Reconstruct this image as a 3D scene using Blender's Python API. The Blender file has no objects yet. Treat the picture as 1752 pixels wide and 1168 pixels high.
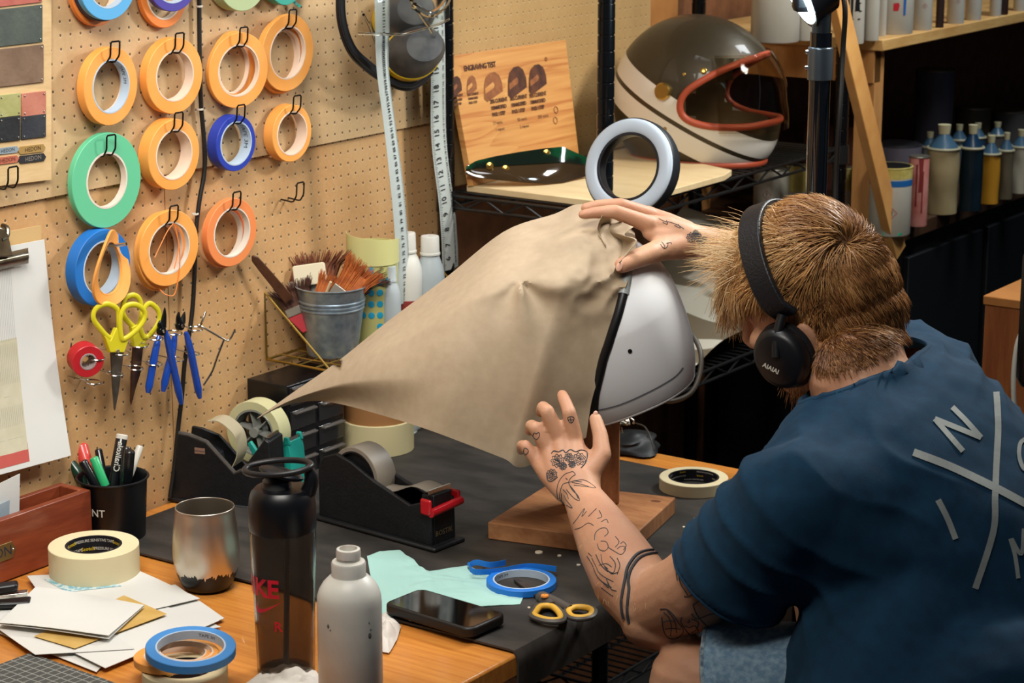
import bpy, bmesh, math, random
from mathutils import Vector, Matrix, noise
from mathutils.bvhtree import BVHTree
V = Vector
random.seed(7)
scn = bpy.context.scene
col = scn.collection

# ---------------------------------------------------------------- camera
FPX = 3800.0
PITCH, AZ = math.radians(13.81), math.radians(34.93)
CAM = V((2.278, 0.0, 1.794))
FWD = V((-math.sin(AZ)*math.cos(PITCH), math.cos(AZ)*math.cos(PITCH), -math.sin(PITCH)))
RIGHT = V((math.cos(AZ), math.sin(AZ), 0))
UP = RIGHT.cross(FWD)
cam_data = bpy.data.cameras.new('camera')
cam_data.sensor_width = 36.0
cam_data.lens = FPX/1752*36
cam_data.clip_start = 0.05
cam = bpy.data.objects.new('camera', cam_data)
col.objects.link(cam)
cam.matrix_world = Matrix((
    (RIGHT.x, UP.x, -FWD.x, CAM.x), (RIGHT.y, UP.y, -FWD.y, CAM.y), (RIGHT.z, UP.z, -FWD.z, CAM.z), (0, 0, 0, 1)))
scn.camera = cam
cam_data.dof.use_dof = True
cam_data.dof.focus_distance = 3.0
cam_data.dof.aperture_fstop = 11.0

# ---------------------------------------------------------------- world, lights, exposure
world = bpy.data.worlds.new('world'); scn.world = world
world.use_nodes = True
world.node_tree.nodes['Background'].inputs[0].default_value = (0.30, 0.42, 0.60, 1)
world.node_tree.nodes['Background'].inputs[1].default_value = 0.10
def area_light(name, loc, target, sx, sy, power, colour):
    d = bpy.data.lights.new(name, 'AREA'); d.shape = 'RECTANGLE'; d.size = sx; d.size_y = sy
    d.energy = power; d.color = colour
    o = bpy.data.objects.new(name, d); col.objects.link(o)
    o.location = loc
    o.rotation_euler = (V(target)-V(loc)).to_track_quat('-Z', 'Y').to_euler()
    return o
k_ = area_light('lamp_key', (1.05, 3.42, 1.95), (0.25, 2.45, 1.10), 0.22, 0.18, 14.5, (1.0, 0.96, 0.88))
f_ = area_light('wall_fill_light', (0.95, 1.35, 2.40), (0.05, 2.30, 1.00), 0.9, 0.5, 9.6, (1.0, 0.95, 0.87))  # unseen soft fill, added to brighten the pegboard
f_.data.spread = math.radians(85)
g_ = area_light('bench_ceiling_light', (0.55, 2.35, 2.5), (0.55, 2.5, 0.9), 0.5, 0.5, 3.2, (0.97, 0.97, 1.0))
g_.data.spread = math.radians(75)
area_light('shelf_ceiling_light', (1.0, 4.2, 2.46), (0.45, 4.2, 1.0), 0.6, 0.3, 17, (0.88, 0.95, 1.0))
scn.view_settings.view_transform = 'Standard'
scn.view_settings.look = 'None'
scn.view_settings.gamma = 1
scn.view_settings.use_curve_mapping = False
scn.view_settings.exposure = 0.0

# ---------------------------------------------------------------- placing helpers (lines of sight into the measured room)
def ray(px, py): return FWD + RIGHT*((px-876)/FPX) - UP*((py-584)/FPX)
def at(px, py, d): return CAM + ray(px, py)*d
def proj(p):
    d = V(p)-CAM; z = d.dot(FWD); return 876+FPX*d.dot(RIGHT)/z, 584-FPX*d.dot(UP)/z
def on_x(px, py, X=0.0):
    r = ray(px, py); return CAM + r*((X-CAM.x)/r.x)
def on_y(px, py, Y):
    r = ray(px, py); return CAM + r*((Y-CAM.y)/r.y)
DZ = 0.75
def on_z(px, py, Z=DZ):
    r = ray(px, py); return CAM + r*((Z-CAM.z)/r.z)

# ---------------------------------------------------------------- materials
def lin(c):
    if isinstance(c, str):
        c = [int(c[i:i+2], 16)/255 for i in (0, 2, 4)]
    return tuple((x/12.92 if x <= 0.04045 else ((x+0.055)/1.055)**2.4) for x in c) + (1,)
MATS = {}
def mat(name, c, rough=0.6, metal=0.0, c2=None, scale=8.0, detail=4, stretch=(1, 1, 1), bump=0.0, bscale=None,
        spec=0.5, trans=0.0, ior=1.45, coat=0.0, sss=0.0, alpha=1.0, lo=0.35, hi=0.65, sheen=0.0, emit=None, estr=1.0):
    if name in MATS: return MATS[name]
    m = bpy.data.materials.new(name); m.use_nodes = True
    nt = m.node_tree; b = nt.nodes['Principled BSDF']
    b.inputs['Base Color'].default_value = lin(c)
    b.inputs['Roughness'].default_value = rough
    b.inputs['Metallic'].default_value = metal
    b.inputs['Specular IOR Level'].default_value = spec
    b.inputs['IOR'].default_value = ior
    b.inputs['Transmission Weight'].default_value = trans
    b.inputs['Coat Weight'].default_value = coat
    b.inputs['Alpha'].default_value = alpha
    b.inputs['Sheen Weight'].default_value = sheen
    if sss:
        b.inputs['Subsurface Weight'].default_value = sss
        b.inputs['Subsurface Radius'].default_value = (1.0, 0.35, 0.2)
        b.inputs['Subsurface Scale'].default_value = 0.006
    if emit:
        b.inputs['Emission Color'].default_value = lin(emit); b.inputs['Emission Strength'].default_value = estr
    tc = None
    if c2 or bump:
        tc = nt.nodes.new('ShaderNodeTexCoord')
        mp = nt.nodes.new('ShaderNodeMapping'); mp.inputs['Scale'].default_value = stretch
        nt.links.new(tc.outputs['Object'], mp.inputs[0])
    if c2:
        n = nt.nodes.new('ShaderNodeTexNoise'); n.inputs['Scale'].default_value = scale; n.inputs['Detail'].default_value = detail
        r = nt.nodes.new('ShaderNodeValToRGB')
        r.color_ramp.elements[0].color = lin(c); r.color_ramp.elements[1].color = lin(c2)
        r.color_ramp.elements[0].position = lo; r.color_ramp.elements[1].position = hi
        nt.links.new(mp.outputs[0], n.inputs['Vector']); nt.links.new(n.outputs[0], r.inputs[0])
        nt.links.new(r.outputs[0], b.inputs['Base Color'])
    if bump:
        n2 = nt.nodes.new('ShaderNodeTexNoise'); n2.inputs['Scale'].default_value = bscale or scale; n2.inputs['Detail'].default_value = 4
        bp = nt.nodes.new('ShaderNodeBump'); bp.inputs['Strength'].default_value = bump; bp.inputs['Distance'].default_value = 0.002
        nt.links.new(mp.outputs[0], n2.inputs['Vector']); nt.links.new(n2.outputs[0], bp.inputs['Height'])
        nt.links.new(bp.outputs[0], b.inputs['Normal'])
    MATS[name] = m
    return m
class NT:
    """small helper for hand made node graphs"""
    def __init__(s, m): s.m = m; s.nt = m.node_tree; s.b = s.nt.nodes['Principled BSDF']
    def new(s, t, **k):
        n = s.nt.nodes.new(t)
        for a, v in k.items(): setattr(n, a, v)
        return n
    def link(s, a, b): s.nt.links.new(a, b)
    def math(s, op, a, b=None, c=None):
        n = s.nt.nodes.new('ShaderNodeMath'); n.operation = op
        for i, v in enumerate((a, b, c)):
            if v is None: continue
            if isinstance(v, (int, float)): n.inputs[i].default_value = v
            else: s.link(v, n.inputs[i])
        return n.outputs[0]
    def mix(s, f, a, b):
        n = s.nt.nodes.new('ShaderNodeMix'); n.data_type = 'RGBA'
        if isinstance(f, (int, float)): n.inputs[0].default_value = f
        else: s.link(f, n.inputs[0])
        for i, v in ((6, a), (7, b)):
            if isinstance(v, tuple): n.inputs[i].default_value = v
            else: s.link(v, n.inputs[i])
        return n.outputs[2]
    def obj_xyz(s, coord='Object'):
        tc = s.new('ShaderNodeTexCoord'); sp = s.new('ShaderNodeSeparateXYZ'); s.link(tc.outputs[coord], sp.inputs[0])
        return tc.outputs[coord], sp.outputs[0], sp.outputs[1], sp.outputs[2]
    def noise(s, vec, scale, detail=3, stretch=None):
        if stretch:
            mp = s.new('ShaderNodeMapping'); mp.inputs['Scale'].default_value = stretch; s.link(vec, mp.inputs[0]); vec = mp.outputs[0]
        n = s.new('ShaderNodeTexNoise'); n.inputs['Scale'].default_value = scale; n.inputs['Detail'].default_value = detail
        s.link(vec, n.inputs['Vector']); return n.outputs[0]
    def ramp(s, f, stops, interp='LINEAR'):
        r = s.new('ShaderNodeValToRGB'); r.color_ramp.interpolation = interp
        el = r.color_ramp.elements
        while len(el) < len(stops): el.new(0.5)
        for e, (p, c) in zip(el, stops): e.position = p; e.color = c if len(c) == 4 else lin(c)
        if isinstance(f, (int, float)): r.inputs[0].default_value = f
        else: s.link(f, r.inputs[0])
        return r.outputs[0]
def wood(name, a, b, axis=(1, 8, 8), scale=6, rough=0.5, bump=0.15, coat=0.0):
    if name in MATS: return MATS[name]
    m = mat(name, a, rough, coat=coat); g = NT(m)
    vec, x, y, z = g.obj_xyz()
    n = g.noise(vec, scale, 6, axis)
    n2 = g.noise(vec, scale*7, 3, axis)
    f = g.math('ADD', g.math('MULTIPLY', n, 0.7), g.math('MULTIPLY', n2, 0.3))
    g.link(g.ramp(f, [(0.36, lin(a)), (0.62, lin(b))]), g.b.inputs['Base Color'])
    bp = g.new('ShaderNodeBump'); bp.inputs['Strength'].default_value = bump; bp.inputs['Distance'].default_value = 0.001
    g.link(f, bp.inputs['Height']); g.link(bp.outputs[0], g.b.inputs['Normal'])
    return m

# ---------------------------------------------------------------- object helpers
ORG = {}
def name_mesh(n): return bpy.data.meshes.new(n)
def thing(name, label, cat, loc=(0, 0, 0), group=None, kind=None):
    o = bpy.data.objects.new(name, None); col.objects.link(o)
    o.empty_display_size = 0.02
    o.location = loc; ORG[o] = V(loc)
    tag(o, label, cat, group, kind); return o
def tag(o, label=None, cat=None, group=None, kind=None):
    if label: o['label'] = label
    if cat: o['category'] = cat
    if group: o['group'] = group
    if kind: o['kind'] = kind
    return o
class MB:
    def __init__(s): s.v = []; s.f = []; s.mi = []; s.cur = 0
    def add(s, vs, fs):
        n = len(s.v); s.v += [V(p) for p in vs]; s.f += [tuple(i+n for i in f) for f in fs]; s.mi += [s.cur]*len(fs)
        return s
    def box(s, c, size, rot=None):
        c = V(c); hx, hy, hz = [q/2 for q in size]
        R = rot if rot is not None else Matrix.Identity(3)
        vs = [c + R @ V((sx*hx, sy*hy, sz*hz)) for sx in (-1, 1) for sy in (-1, 1) for sz in (-1, 1)]
        return s.add(vs, [(0, 1, 3, 2), (4, 6, 7, 5), (0, 4, 5, 1), (2, 3, 7, 6), (0, 2, 6, 4), (1, 5, 7, 3)])
    def box2(s, a, b):
        a = V(a); b = V(b); return s.box((a+b)/2, [abs(b[i]-a[i]) for i in range(3)])
    def lathe(s, prof, c=(0, 0, 0), R=None, seg=32, cap=True):
        R = R if R is not None else Matrix.Identity(3); c = V(c); vs = []; fs = []
        for r, z in prof:
            for k in range(seg):
                a = 2*math.pi*k/seg; vs.append(c + R @ V((r*math.cos(a), r*math.sin(a), z)))
        m = len(prof)
        for i in range(m-1):
            for k in range(seg):
                k2 = (k+1) % seg; fs.append((i*seg+k, i*seg+k2, (i+1)*seg+k2, (i+1)*seg+k))
        if cap:
            fs.append(tuple(reversed(range(seg)))); fs.append(tuple(range((m-1)*seg, m*seg)))
        return s.add(vs, fs)
    def torus_prof(s, prof, c=(0, 0, 0), R=None, seg=48):   # closed profile revolved
        R = R if R is not None else Matrix.Identity(3); c = V(c); vs = []; fs = []; m = len(prof)
        for r, z in prof:
            for k in range(seg):
                a = 2*math.pi*k/seg; vs.append(c + R @ V((r*math.cos(a), r*math.sin(a), z)))
        for i in range(m):
            j = (i+1) % m
            for k in range(seg):
                k2 = (k+1) % seg; fs.append((i*seg+k, i*seg+k2, j*seg+k2, j*seg+k))
        return s.add(vs, fs)
    def cyl(s, p0, p1, r0, r1=None, seg=20):
        p0 = V(p0); p1 = V(p1); r1 = r0 if r1 is None else r1
        R = (p1-p0).to_track_quat('Z', 'Y').to_matrix()
        return s.lathe([(r0, 0), (r1, (p1-p0).length)], p0, R, seg)
    def tube(s, pts, r, seg=8, closed=False, sub=0, flat=None):
        pts = [V(p) for p in pts]
        if sub: pts = spline(pts, sub, closed)
        n = len(pts); rs = r if isinstance(r, (list, tuple)) else [r]*n
        if len(rs) != n: rs = [rs[0] + 0*i if len(rs) == 1 else lerp_list(rs, i/(n-1)) for i in range(n)]
        vs = []; fs = []; prev = None
        for i, p in enumerate(pts):
            a = pts[(i-1) % n] if closed or i > 0 else p; b = pts[(i+1) % n] if closed or i < n-1 else p
            t = (b-a)
            if t.length < 1e-9: t = V((0, 0, 1))
            t.normalize()
            if prev is None:
                u = t.orthogonal().normalized()
            else:
                u = prev - t*prev.dot(t)
                u = u.normalized() if u.length > 1e-6 else t.orthogonal().normalized()
            prev = u; w = t.cross(u)
            for k in range(seg):
                an = 2*math.pi*k/seg; vs.append(p + (u*math.cos(an) + w*math.sin(an))*rs[i])
        m = n if closed else n-1
        for i in range(m):
            j = (i+1) % n
            for k in range(seg):
                k2 = (k+1) % seg; fs.append((i*seg+k, i*seg+k2, j*seg+k2, j*seg+k))
        if not closed:
            fs.append(tuple(reversed(range(seg)))); fs.append(tuple(range((n-1)*seg, n*seg)))
        return s.add(vs, fs)
    def prism(s, poly, M, t):   # poly in local xy, extruded along local z from 0 to t
        n = len(poly)
        vs = [M @ V((x, y, 0)) for x, y in poly] + [M @ V((x, y, t)) for x, y in poly]
        fs = [tuple(reversed(range(n))), tuple(range(n, 2*n))] + [(i, (i+1) % n, n+(i+1) % n, n+i) for i in range(n)]
        return s.add(vs, fs)
    def ell(s, c, r, R=None, nu=20, nv=12):
        R = R if R is not None else Matrix.Identity(3); c = V(c)
        r = (r, r, r) if isinstance(r, (int, float)) else r
        vs = [c + R @ V((0, 0, -r[2]))]; fs = []
        for j in range(1, nv):
            e = -math.pi/2 + math.pi*j/nv
            for i in range(nu):
                a = 2*math.pi*i/nu
                vs.append(c + R @ V((r[0]*math.cos(e)*math.cos(a), r[1]*math.cos(e)*math.sin(a), r[2]*math.sin(e))))
        vs.append(c + R @ V((0, 0, r[2]))); L = len(vs)-1
        for i in range(nu):
            fs.append((0, 1+(i+1) % nu, 1+i)); fs.append((L, L-nu+i, L-nu+(i+1) % nu))
        for j in range(nv-2):
            for i in range(nu):
                a = 1+j*nu; fs.append((a+i, a+(i+1) % nu, a+nu+(i+1) % nu, a+nu+i))
        return s.add(vs, fs)
    def grid(s, fn, nu, nv, thick=0.0, closed=False):
        P = [[V(fn(i/nu, j/nv)) for i in range(nu+1)] for j in range(nv+1)]
        vs = [p for row in P for p in row]; w = nu+1
        fs = [(j*w+i, j*w+i+1, (j+1)*w+i+1, (j+1)*w+i) for j in range(nv) for i in range(nu)]
        if thick:
            nn = []
            for j in range(nv+1):
                for i in range(nu+1):
                    du = P[j][min(i+1, nu)]-P[j][max(i-1, 0)]; dv = P[min(j+1, nv)][i]-P[max(j-1, 0)][i]
                    c = du.cross(dv); nn.append(c.normalized() if c.length > 1e-12 else V((0, 0, 1)))
            N = len(vs); vs += [p - q*thick for p, q in zip(vs, nn)]
            fs += [tuple(reversed([a+N for a in f])) for f in list(fs)]
            b = [(j*w, (j+1)*w) for j in range(nv)] + [((j+1)*w+nu, j*w+nu) for j in range(nv)] + \
                [(i+1, i) for i in range(nu)] + [(nv*w+i, nv*w+i+1) for i in range(nu)]
            fs += [(a, c, c+N, a+N) for a, c in b]
        return s.add(vs, fs)
    def xf(s, M, start=0):
        for i in range(start, len(s.v)): s.v[i] = M @ s.v[i]
        return s
    def build(s, name, m, parent=None, loc=None, smooth=True, bevel=0.0, label=None, fix=True, angle=40, seg=2):
        me = name_mesh(name)
        if parent is not None: org = ORG[parent]
        elif loc is not None: org = V(loc)
        else: org = V((0, 0, 0))
        me.from_pydata([p-org for p in s.v], [], s.f)
        ms = m if isinstance(m, (list, tuple)) else [m]
        for q in ms: me.materials.append(q)
        if len(ms) > 1: me.polygons.foreach_set('material_index', s.mi)
        if fix:
            bm = bmesh.new(); bm.from_mesh(me); bmesh.ops.recalc_face_normals(bm, faces=bm.faces); bm.to_mesh(me); bm.free()
        if smooth:
            me.polygons.foreach_set('use_smooth', [True]*len(me.polygons))
            me.set_sharp_from_angle(angle=math.radians(angle))
        o = bpy.data.objects.new(name, me); col.objects.link(o)
        if parent is not None: o.parent = parent
        elif loc is not None: o.location = loc
        ORG[o] = org if parent is not None else org
        if bevel:
            md = o.modifiers.new('bevel', 'BEVEL'); md.width = bevel; md.segments = seg; md.limit_method = 'ANGLE'; md.angle_limit = math.radians(35)
            md.harden_normals = False
        if label: o['label'] = label
        return o
def lerp_list(a, t):
    f = t*(len(a)-1); i = min(int(f), len(a)-2); k = f-i
    return a[i]*(1-k) + a[i+1]*k
def spline(pts, sub, closed=False):
    pts = [V(p) for p in pts]; n = len(pts); out = []
    m = n if closed else n-1
    for i in range(m):
        g = (lambda k: pts[k % n]) if closed else (lambda k: pts[max(0, min(n-1, k))])
        p0, p1, p2, p3 = g(i-1), g(i), g(i+1), g(i+2)
        for q in range(sub):
            t = q/sub
            out.append(0.5*((2*p1) + (p2-p0)*t + (2*p0-5*p1+4*p2-p3)*t*t + (3*p1-p0-3*p2+p3)*t**3))
    if not closed: out.append(pts[-1].copy())
    return out
def frame(z, x=None):
    """3x3 rotation whose local z is z and local x is close to x"""
    z = V(z).normalized()
    x = V(x) if x is not None else z.orthogonal()
    x = (x - z*x.dot(z)).normalized(); y = z.cross(x)
    return Matrix((x, y, z)).transposed()
def m4(R, c): M = R.to_4x4(); M.translation = V(c); return M
def copy_tree(o, parent=None):
    c = o.copy(); col.objects.link(c); c.parent = parent
    for ch in list(o.children): copy_tree(ch, c)
    return c
# lettering
_txt = {}
def text_geo(s, size=0.01, align='CENTER', space=1.0, thick=0.0):
    key = (s, align, space, thick)
    if key not in _txt:
        cu = bpy.data.curves.new('lettering', 'FONT'); cu.body = s; cu.size = 1.0; cu.resolution_u = 2
        cu.align_x = align; cu.align_y = 'CENTER'; cu.space_character = space; cu.offset = thick
        o = bpy.data.objects.new('lettering', cu); col.objects.link(o)
        bpy.context.view_layer.update()
        ev = o.evaluated_get(bpy.context.evaluated_depsgraph_get()); me = ev.to_mesh()
        _txt[key] = ([v.co.copy() for v in me.vertices], [tuple(p.vertices) for p in me.polygons])
        ev.to_mesh_clear(); bpy.data.objects.remove(o); bpy.data.curves.remove(cu)
    vs, fs = _txt[key]
    return [v*size for v in vs], fs
def text_flat(mb, s, size, M, **k):
    vs, fs = text_geo(s, size, **k); mb.add([M @ v for v in vs], fs); return mb
def text_wrap(mb, s, size, c, R, radius, ang, z, inward=False, flip=False, **k):
    """lettering bent round a cylinder whose axis is local z of R"""
    vs, fs = text_geo(s, size, **k); out = []
    for v in vs:
        a = ang + (v.x/radius)*(-1 if inward else 1)*(-1 if flip else 1)
        out.append(V(c) + R @ V((radius*math.cos(a), radius*math.sin(a), z + v.y*(-1 if flip else 1))))
    mb.add(out, fs); return mb
def remesh(mb, name, voxel, smooth_it=6, sf=0.5):
    """fuse overlapping closed shapes into one skin"""
    me = name_mesh(name); me.from_pydata(mb.v, [], mb.f)
    bm = bmesh.new(); bm.from_mesh(me); bmesh.ops.recalc_face_normals(bm, faces=bm.faces); bm.to_mesh(me); bm.free()
    o = bpy.data.objects.new(name, me); col.objects.link(o)
    r = o.modifiers.new('r', 'REMESH'); r.mode = 'VOXEL'; r.voxel_size = voxel; r.use_smooth_shade = True
    if smooth_it:
        sm = o.modifiers.new('s', 'SMOOTH'); sm.factor = sf; sm.iterations = smooth_it
    bpy.context.view_layer.update()
    ev = o.evaluated_get(bpy.context.evaluated_depsgraph_get()); m2 = ev.to_mesh()
    out = MB(); out.add([v.co.copy() for v in m2.vertices], [tuple(p.vertices) for p in m2.polygons])
    ev.to_mesh_clear(); bpy.data.objects.remove(o)
    return out
def bvh_of(mb): return BVHTree.FromPolygons(mb.v, mb.f)
def cap_chain(mb, pts, rs, seg=14):
    """tapered limb with round joints"""
    for i in range(len(pts)-1):
        a, b = V(pts[i]), V(pts[i+1])
        if (b-a).length > 1e-5: mb.cyl(a, b, rs[i], rs[i+1], seg)
    for p, r in zip(pts, rs): mb.ell(p, r, None, seg, 8)
    return mb
def smoothstep(a, b, x):
    t = max(0.0, min(1.0, (x-a)/(b-a))); return t*t*(3-2*t)
# ================================================================ THE SETTING
def depth(p): return (V(p)-CAM).dot(FWD)
S = 0.01905
def pegboard_mat(name, y0, z0, a, b, r=0.105, fade=None):
    m = mat(name, a, 0.55); g = NT(m)
    vec, x, y, z = g.obj_xyz()
    def cell(c, o):
        t = g.math('DIVIDE', g.math('SUBTRACT', c, o), S)
        t = g.math('ADD', t, 1000.5)
        return g.math('SUBTRACT', g.math('FRACT', t), 0.5)
    u = cell(y, y0); w = cell(z, z0)
    d = g.math('SQRT', g.math('ADD', g.math('MULTIPLY', u, u), g.math('MULTIPLY', w, w)))
    hole = g.math('LESS_THAN', d, r)
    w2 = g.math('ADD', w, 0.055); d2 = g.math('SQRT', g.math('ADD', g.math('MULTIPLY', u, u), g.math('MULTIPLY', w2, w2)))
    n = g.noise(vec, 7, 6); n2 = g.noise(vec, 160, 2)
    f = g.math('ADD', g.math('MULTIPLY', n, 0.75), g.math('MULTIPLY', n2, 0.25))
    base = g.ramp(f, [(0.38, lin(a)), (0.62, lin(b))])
    rim = g.math('LESS_THAN', d2, r+0.03)  # highlight on each hole's lower lip, painted as a pale crescent
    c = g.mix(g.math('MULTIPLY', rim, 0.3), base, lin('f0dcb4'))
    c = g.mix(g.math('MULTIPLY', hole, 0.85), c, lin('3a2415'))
    g.link(c, g.b.inputs['Base Color'])
    return m
h0 = on_x(103.4, 60.6); h1 = on_x(294.7, 706.7); h2 = on_x(439.0+0, 648.0)
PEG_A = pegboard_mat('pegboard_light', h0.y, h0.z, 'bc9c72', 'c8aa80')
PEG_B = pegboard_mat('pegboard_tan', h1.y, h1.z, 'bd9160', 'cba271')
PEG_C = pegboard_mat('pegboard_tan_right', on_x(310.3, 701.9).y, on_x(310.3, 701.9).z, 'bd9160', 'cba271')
def structure(name, mb, m, **k):
    return tag(mb.build(name, m, **k), kind='structure')
M_dark = mat('dark_paint', '101418', 0.7, c2='171c20', scale=4)
M_wallbrown = mat('brown_board', '6b4226', 0.7, c2='7d5030', scale=30, bump=0.1)
structure('floor', MB().box2((-0.2, -0.6, -0.1), (4.0, 7.0, 0)), mat('floor_concrete', '2a2b2d', 0.7, c2='383a3c', scale=5, bump=0.2))
structure('wall_left', MB().box2((-0.16, -0.6, 0), (-0.03, 7.0, 2.6)), M_wallbrown)
structure('wall_back', MB().box2((-0.16, 7.0, 0), (4.0, 7.1, 2.6)), M_dark)
structure('ceiling', MB().box2((-0.2, -0.6, 2.6), (4.0, 7.1, 2.7)), mat('ceiling_paint', '4a4a48', 0.8))

seam = on_x(290, 297.5).z; yseam = on_x(303, 760).y; yend = on_x(752, 150).y
def board(label, a, b, m, ofs=0.0):
    tag(MB().box2((ofs-0.006, a[0], a[1]), (ofs, b[0], b[1])).build('pegboard', m, loc=(ofs, 0, 0)), label, 'pegboard')
board('upper light tan pegboard carrying the two top rows of orange tape rolls', (1.2, seam), (yend, 1.95), PEG_A, 0.0)
board('lower left tan pegboard behind the clipboard, scissors and pen cup', (1.2, DZ-0.03), (yseam-0.001, seam+0.02), PEG_B, -0.0065)
board('lower right tan pegboard behind the bucket of brushes and dark drawer cabinet', (yseam+0.001, DZ-0.03), (yend, seam+0.02), PEG_C, -0.0065)

# ---------------------------------------------------------------- workbench
DX, DY = 0.787, 3.0
MY = on_z(881, 1117).y
M_oak = wood('bench_wood', 'b9702c', 'd08a3c', axis=(1.2, 30, 10), scale=5, rough=0.35, coat=0.15)
M_rub = mat('bench_rubber', '24221f', 0.62, c2='3d3833', scale=9, detail=10, stretch=(1, 2, 1), bump=0.3, bscale=60, lo=0.4, hi=0.66)
bench = thing('workbench', 'long orange wooden workbench carrying all the tools, tapes and papers', 'workbench', (DX/2, 2.0, 0))
MB().box2((0.0, 0.9, DZ-0.034), (DX, DY, DZ-0.002)).build('worktop', M_oak, bench, bevel=0.004)
M_steel_blk = mat('black_steel', '0c0f12', 0.45, metal=0.3)
for x in (0.06, DX-0.10):
    for y in (0.98, DY-0.06):
        MB().box2((x-0.025, y-0.025, 0), (x+0.025, y+0.025, DZ-0.034)).build('leg', M_steel_blk, bench, bevel=0.003)
MB().box2((0.05, 0.98, DZ-0.10), (0.075, DY-0.06, DZ-0.035)).build('rail', M_steel_blk, bench)
# the black rubber mat folds down over the front edge of the top
mt = MB()
def matf(u, v):
    y = MY + v*(2.915-MY)
    L0 = DX-0.035; r = 0.006; Lt = L0 + 0.05
    s = u*Lt
    if s <= L0-r: return (0.035+s, y, DZ+0.001)
    a = min((s-(L0-r))/r, math.pi/2)
    if (s-(L0-r))/r < math.pi/2: return (0.035+L0-r+r*math.sin(a), y, DZ+0.001-r+r*math.cos(a))
    return (0.035+L0+0.002, y, DZ+0.001-r-(s-(L0-r)-r*math.pi/2))
mt = MB().grid(matf, 120, 12, thick=-0.0028)
tag(mt.build('bench_mat', M_rub, loc=(0.4, 2.5, DZ)), 'black scuffed rubber mat covering the middle of the wooden bench and folded over its edge', 'mat')
# paint chips on the mat
random.seed(3)
for i, (px, py, r) in enumerate([(922, 945, .006), (957, 951, .003), (990, 967, .003), (905, 1040, .002), (1190, 888, .003), (1170, 902, .002)]):
    p = on_z(px, py, DZ+0.004)
    c = MB().lathe([(0.0001, 0), (r, 0.0), (r*0.95, 0.0015), (0.0001, 0.0018)], p, None, 9, cap=False)
    c.build('paint_chip', mat('chip', 'd8cdb8', 0.6), loc=p)
    tag(bpy.context.scene.collection.objects[-1], ['largest round cream paint chip lying on the black mat', 'small paint chip just right of the largest round chip', 'small chip on the mat beside the tattooed forearm', 'tiny chip by the blue tape ring', 'chip on the mat by the blue sleeve, the upper one', 'chip on the mat by the blue sleeve, the lower one'][i], 'paint chip')

# ---------------------------------------------------------------- wire rack
RX0, RX1, RY0, RY1 = 0.03, 0.352, 3.022, 3.87
rack = thing('wire_rack', 'black wire shelving rack with grooved round posts standing behind the bench', 'rack', (0.2, 3.4, 0))
M_blk = mat('black_gloss', '0b0e11', 0.3, metal=0.5, coat=0.3)
M_wire = mat('black_wire', '3a3a3a', 0.35, metal=0.8)
M_wsil = mat('worn_wire', '8d8880', 0.35, metal=0.9)
for x in (RX0, RX1):
    for y in (RY0, RY1):
        p = []; z = 0.0
        while z < 1.9:
            p += [(0.0142, z), (0.0142, z+0.0222), (0.0130, z+0.0226), (0.0130, z+0.0250)]; z += 0.0254
        MB().lathe(p, (x, y, 0), None, 20).build('post', M_blk, rack, angle=30)
def wire_shelf(z, nm='shelf'):
    m = MB(); zb = z-0.021; r = 0.0030
    for (a, b) in (((RX0, RY0), (RX1, RY0)), ((RX1, RY0), (RX1, RY1)), ((RX0, RY1), (RX1, RY1)), ((RX0, RY0), (RX0, RY1))):
        A = V((a[0], a[1], z)); B = V((b[0], b[1], z)); L = (B-A).length
        m.cyl(A, B, r, seg=8); m.cyl(A-V((0, 0, .021)), B-V((0, 0, .021)), r, seg=8)
        n = int(L/0.045); n += n % 2; pts = [A.lerp(B, i/n)-V((0, 0, 0.021 if i % 2 else 0.0)) for i in range(n+1)]
        m.tube(pts, 0.0022, 6)
    y = RY0+0.02
    while y < RY1: m.cyl((RX0, y, z+0.003), (RX1, y, z+0.003), 0.0018, seg=6); y += 0.0225
    for x in (RX0+0.117, RX0+0.233): m.cyl((x, RY0, z-0.003), (x, RY1, z-0.003), 0.003, seg=6)
    for x in (RX0, RX1):
        for y in (RY0, RY1): m.lathe([(0.0143, z-0.028), (0.0180, z-0.028), (0.0170, z+0.008), (0.0143, z+0.008)], (x, y, 0), None, 16, cap=False)
    m.build(nm, M_wire, rack)
SZ = 1.128
wire_shelf(SZ); wire_shelf(0.79); wire_shelf(0.30)

# ---------------------------------------------------------------- paint shelving beyond the rack
PZ1 = 1.34; PX = 0.42; PZ2 = 0.965
M_pine = wood('pine_shelf', 'b98a4e', 'cfa566', axis=(6, 1, 6), scale=6, rough=0.55)
M_pine2 = wood('pine_frame', 'a8723c', 'bc8850', axis=(6, 6, 1), scale=6, rough=0.6)
ps = thing('paint_shelving', 'open pine shelving unit of paint tins behind the wire rack', 'shelving', (0.2, 4.6, 0))
MB().box2((-0.02, 3.90, PZ1-0.022), (PX, 6.2, PZ1)).build('shelf_board', M_pine, ps, bevel=0.002)
MB().box2((0.0, 3.905, PZ1-0.085), (PX-0.02, 3.935, PZ1-0.022)).build('batten', M_pine2, ps)
MB().box2((PX-0.06, 3.91, PZ2), (PX-0.02, 3.95, PZ1-0.022)).build('upright', M_pine2, ps)
MB().box2((-0.02, 3.91, PZ2), (0.02, 3.95, PZ1-0.022)).build('upright', M_pine2, ps)
MB().box2((PX-0.06, 6.10, 0), (PX-0.02, 6.14, PZ1-0.022)).build('upright', M_pine2, ps)
M_dkshelf = wood('dark_shelf', '2e1c12', '46301f', axis=(6, 1, 6), scale=5, rough=0.45)
MB().box2((-0.02, 3.90, PZ2-0.03), (PX+0.02, 6.2, PZ2)).build('shelf_board', M_dkshelf, ps, bevel=0.002, label='dark brown lower shelf board')
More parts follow.
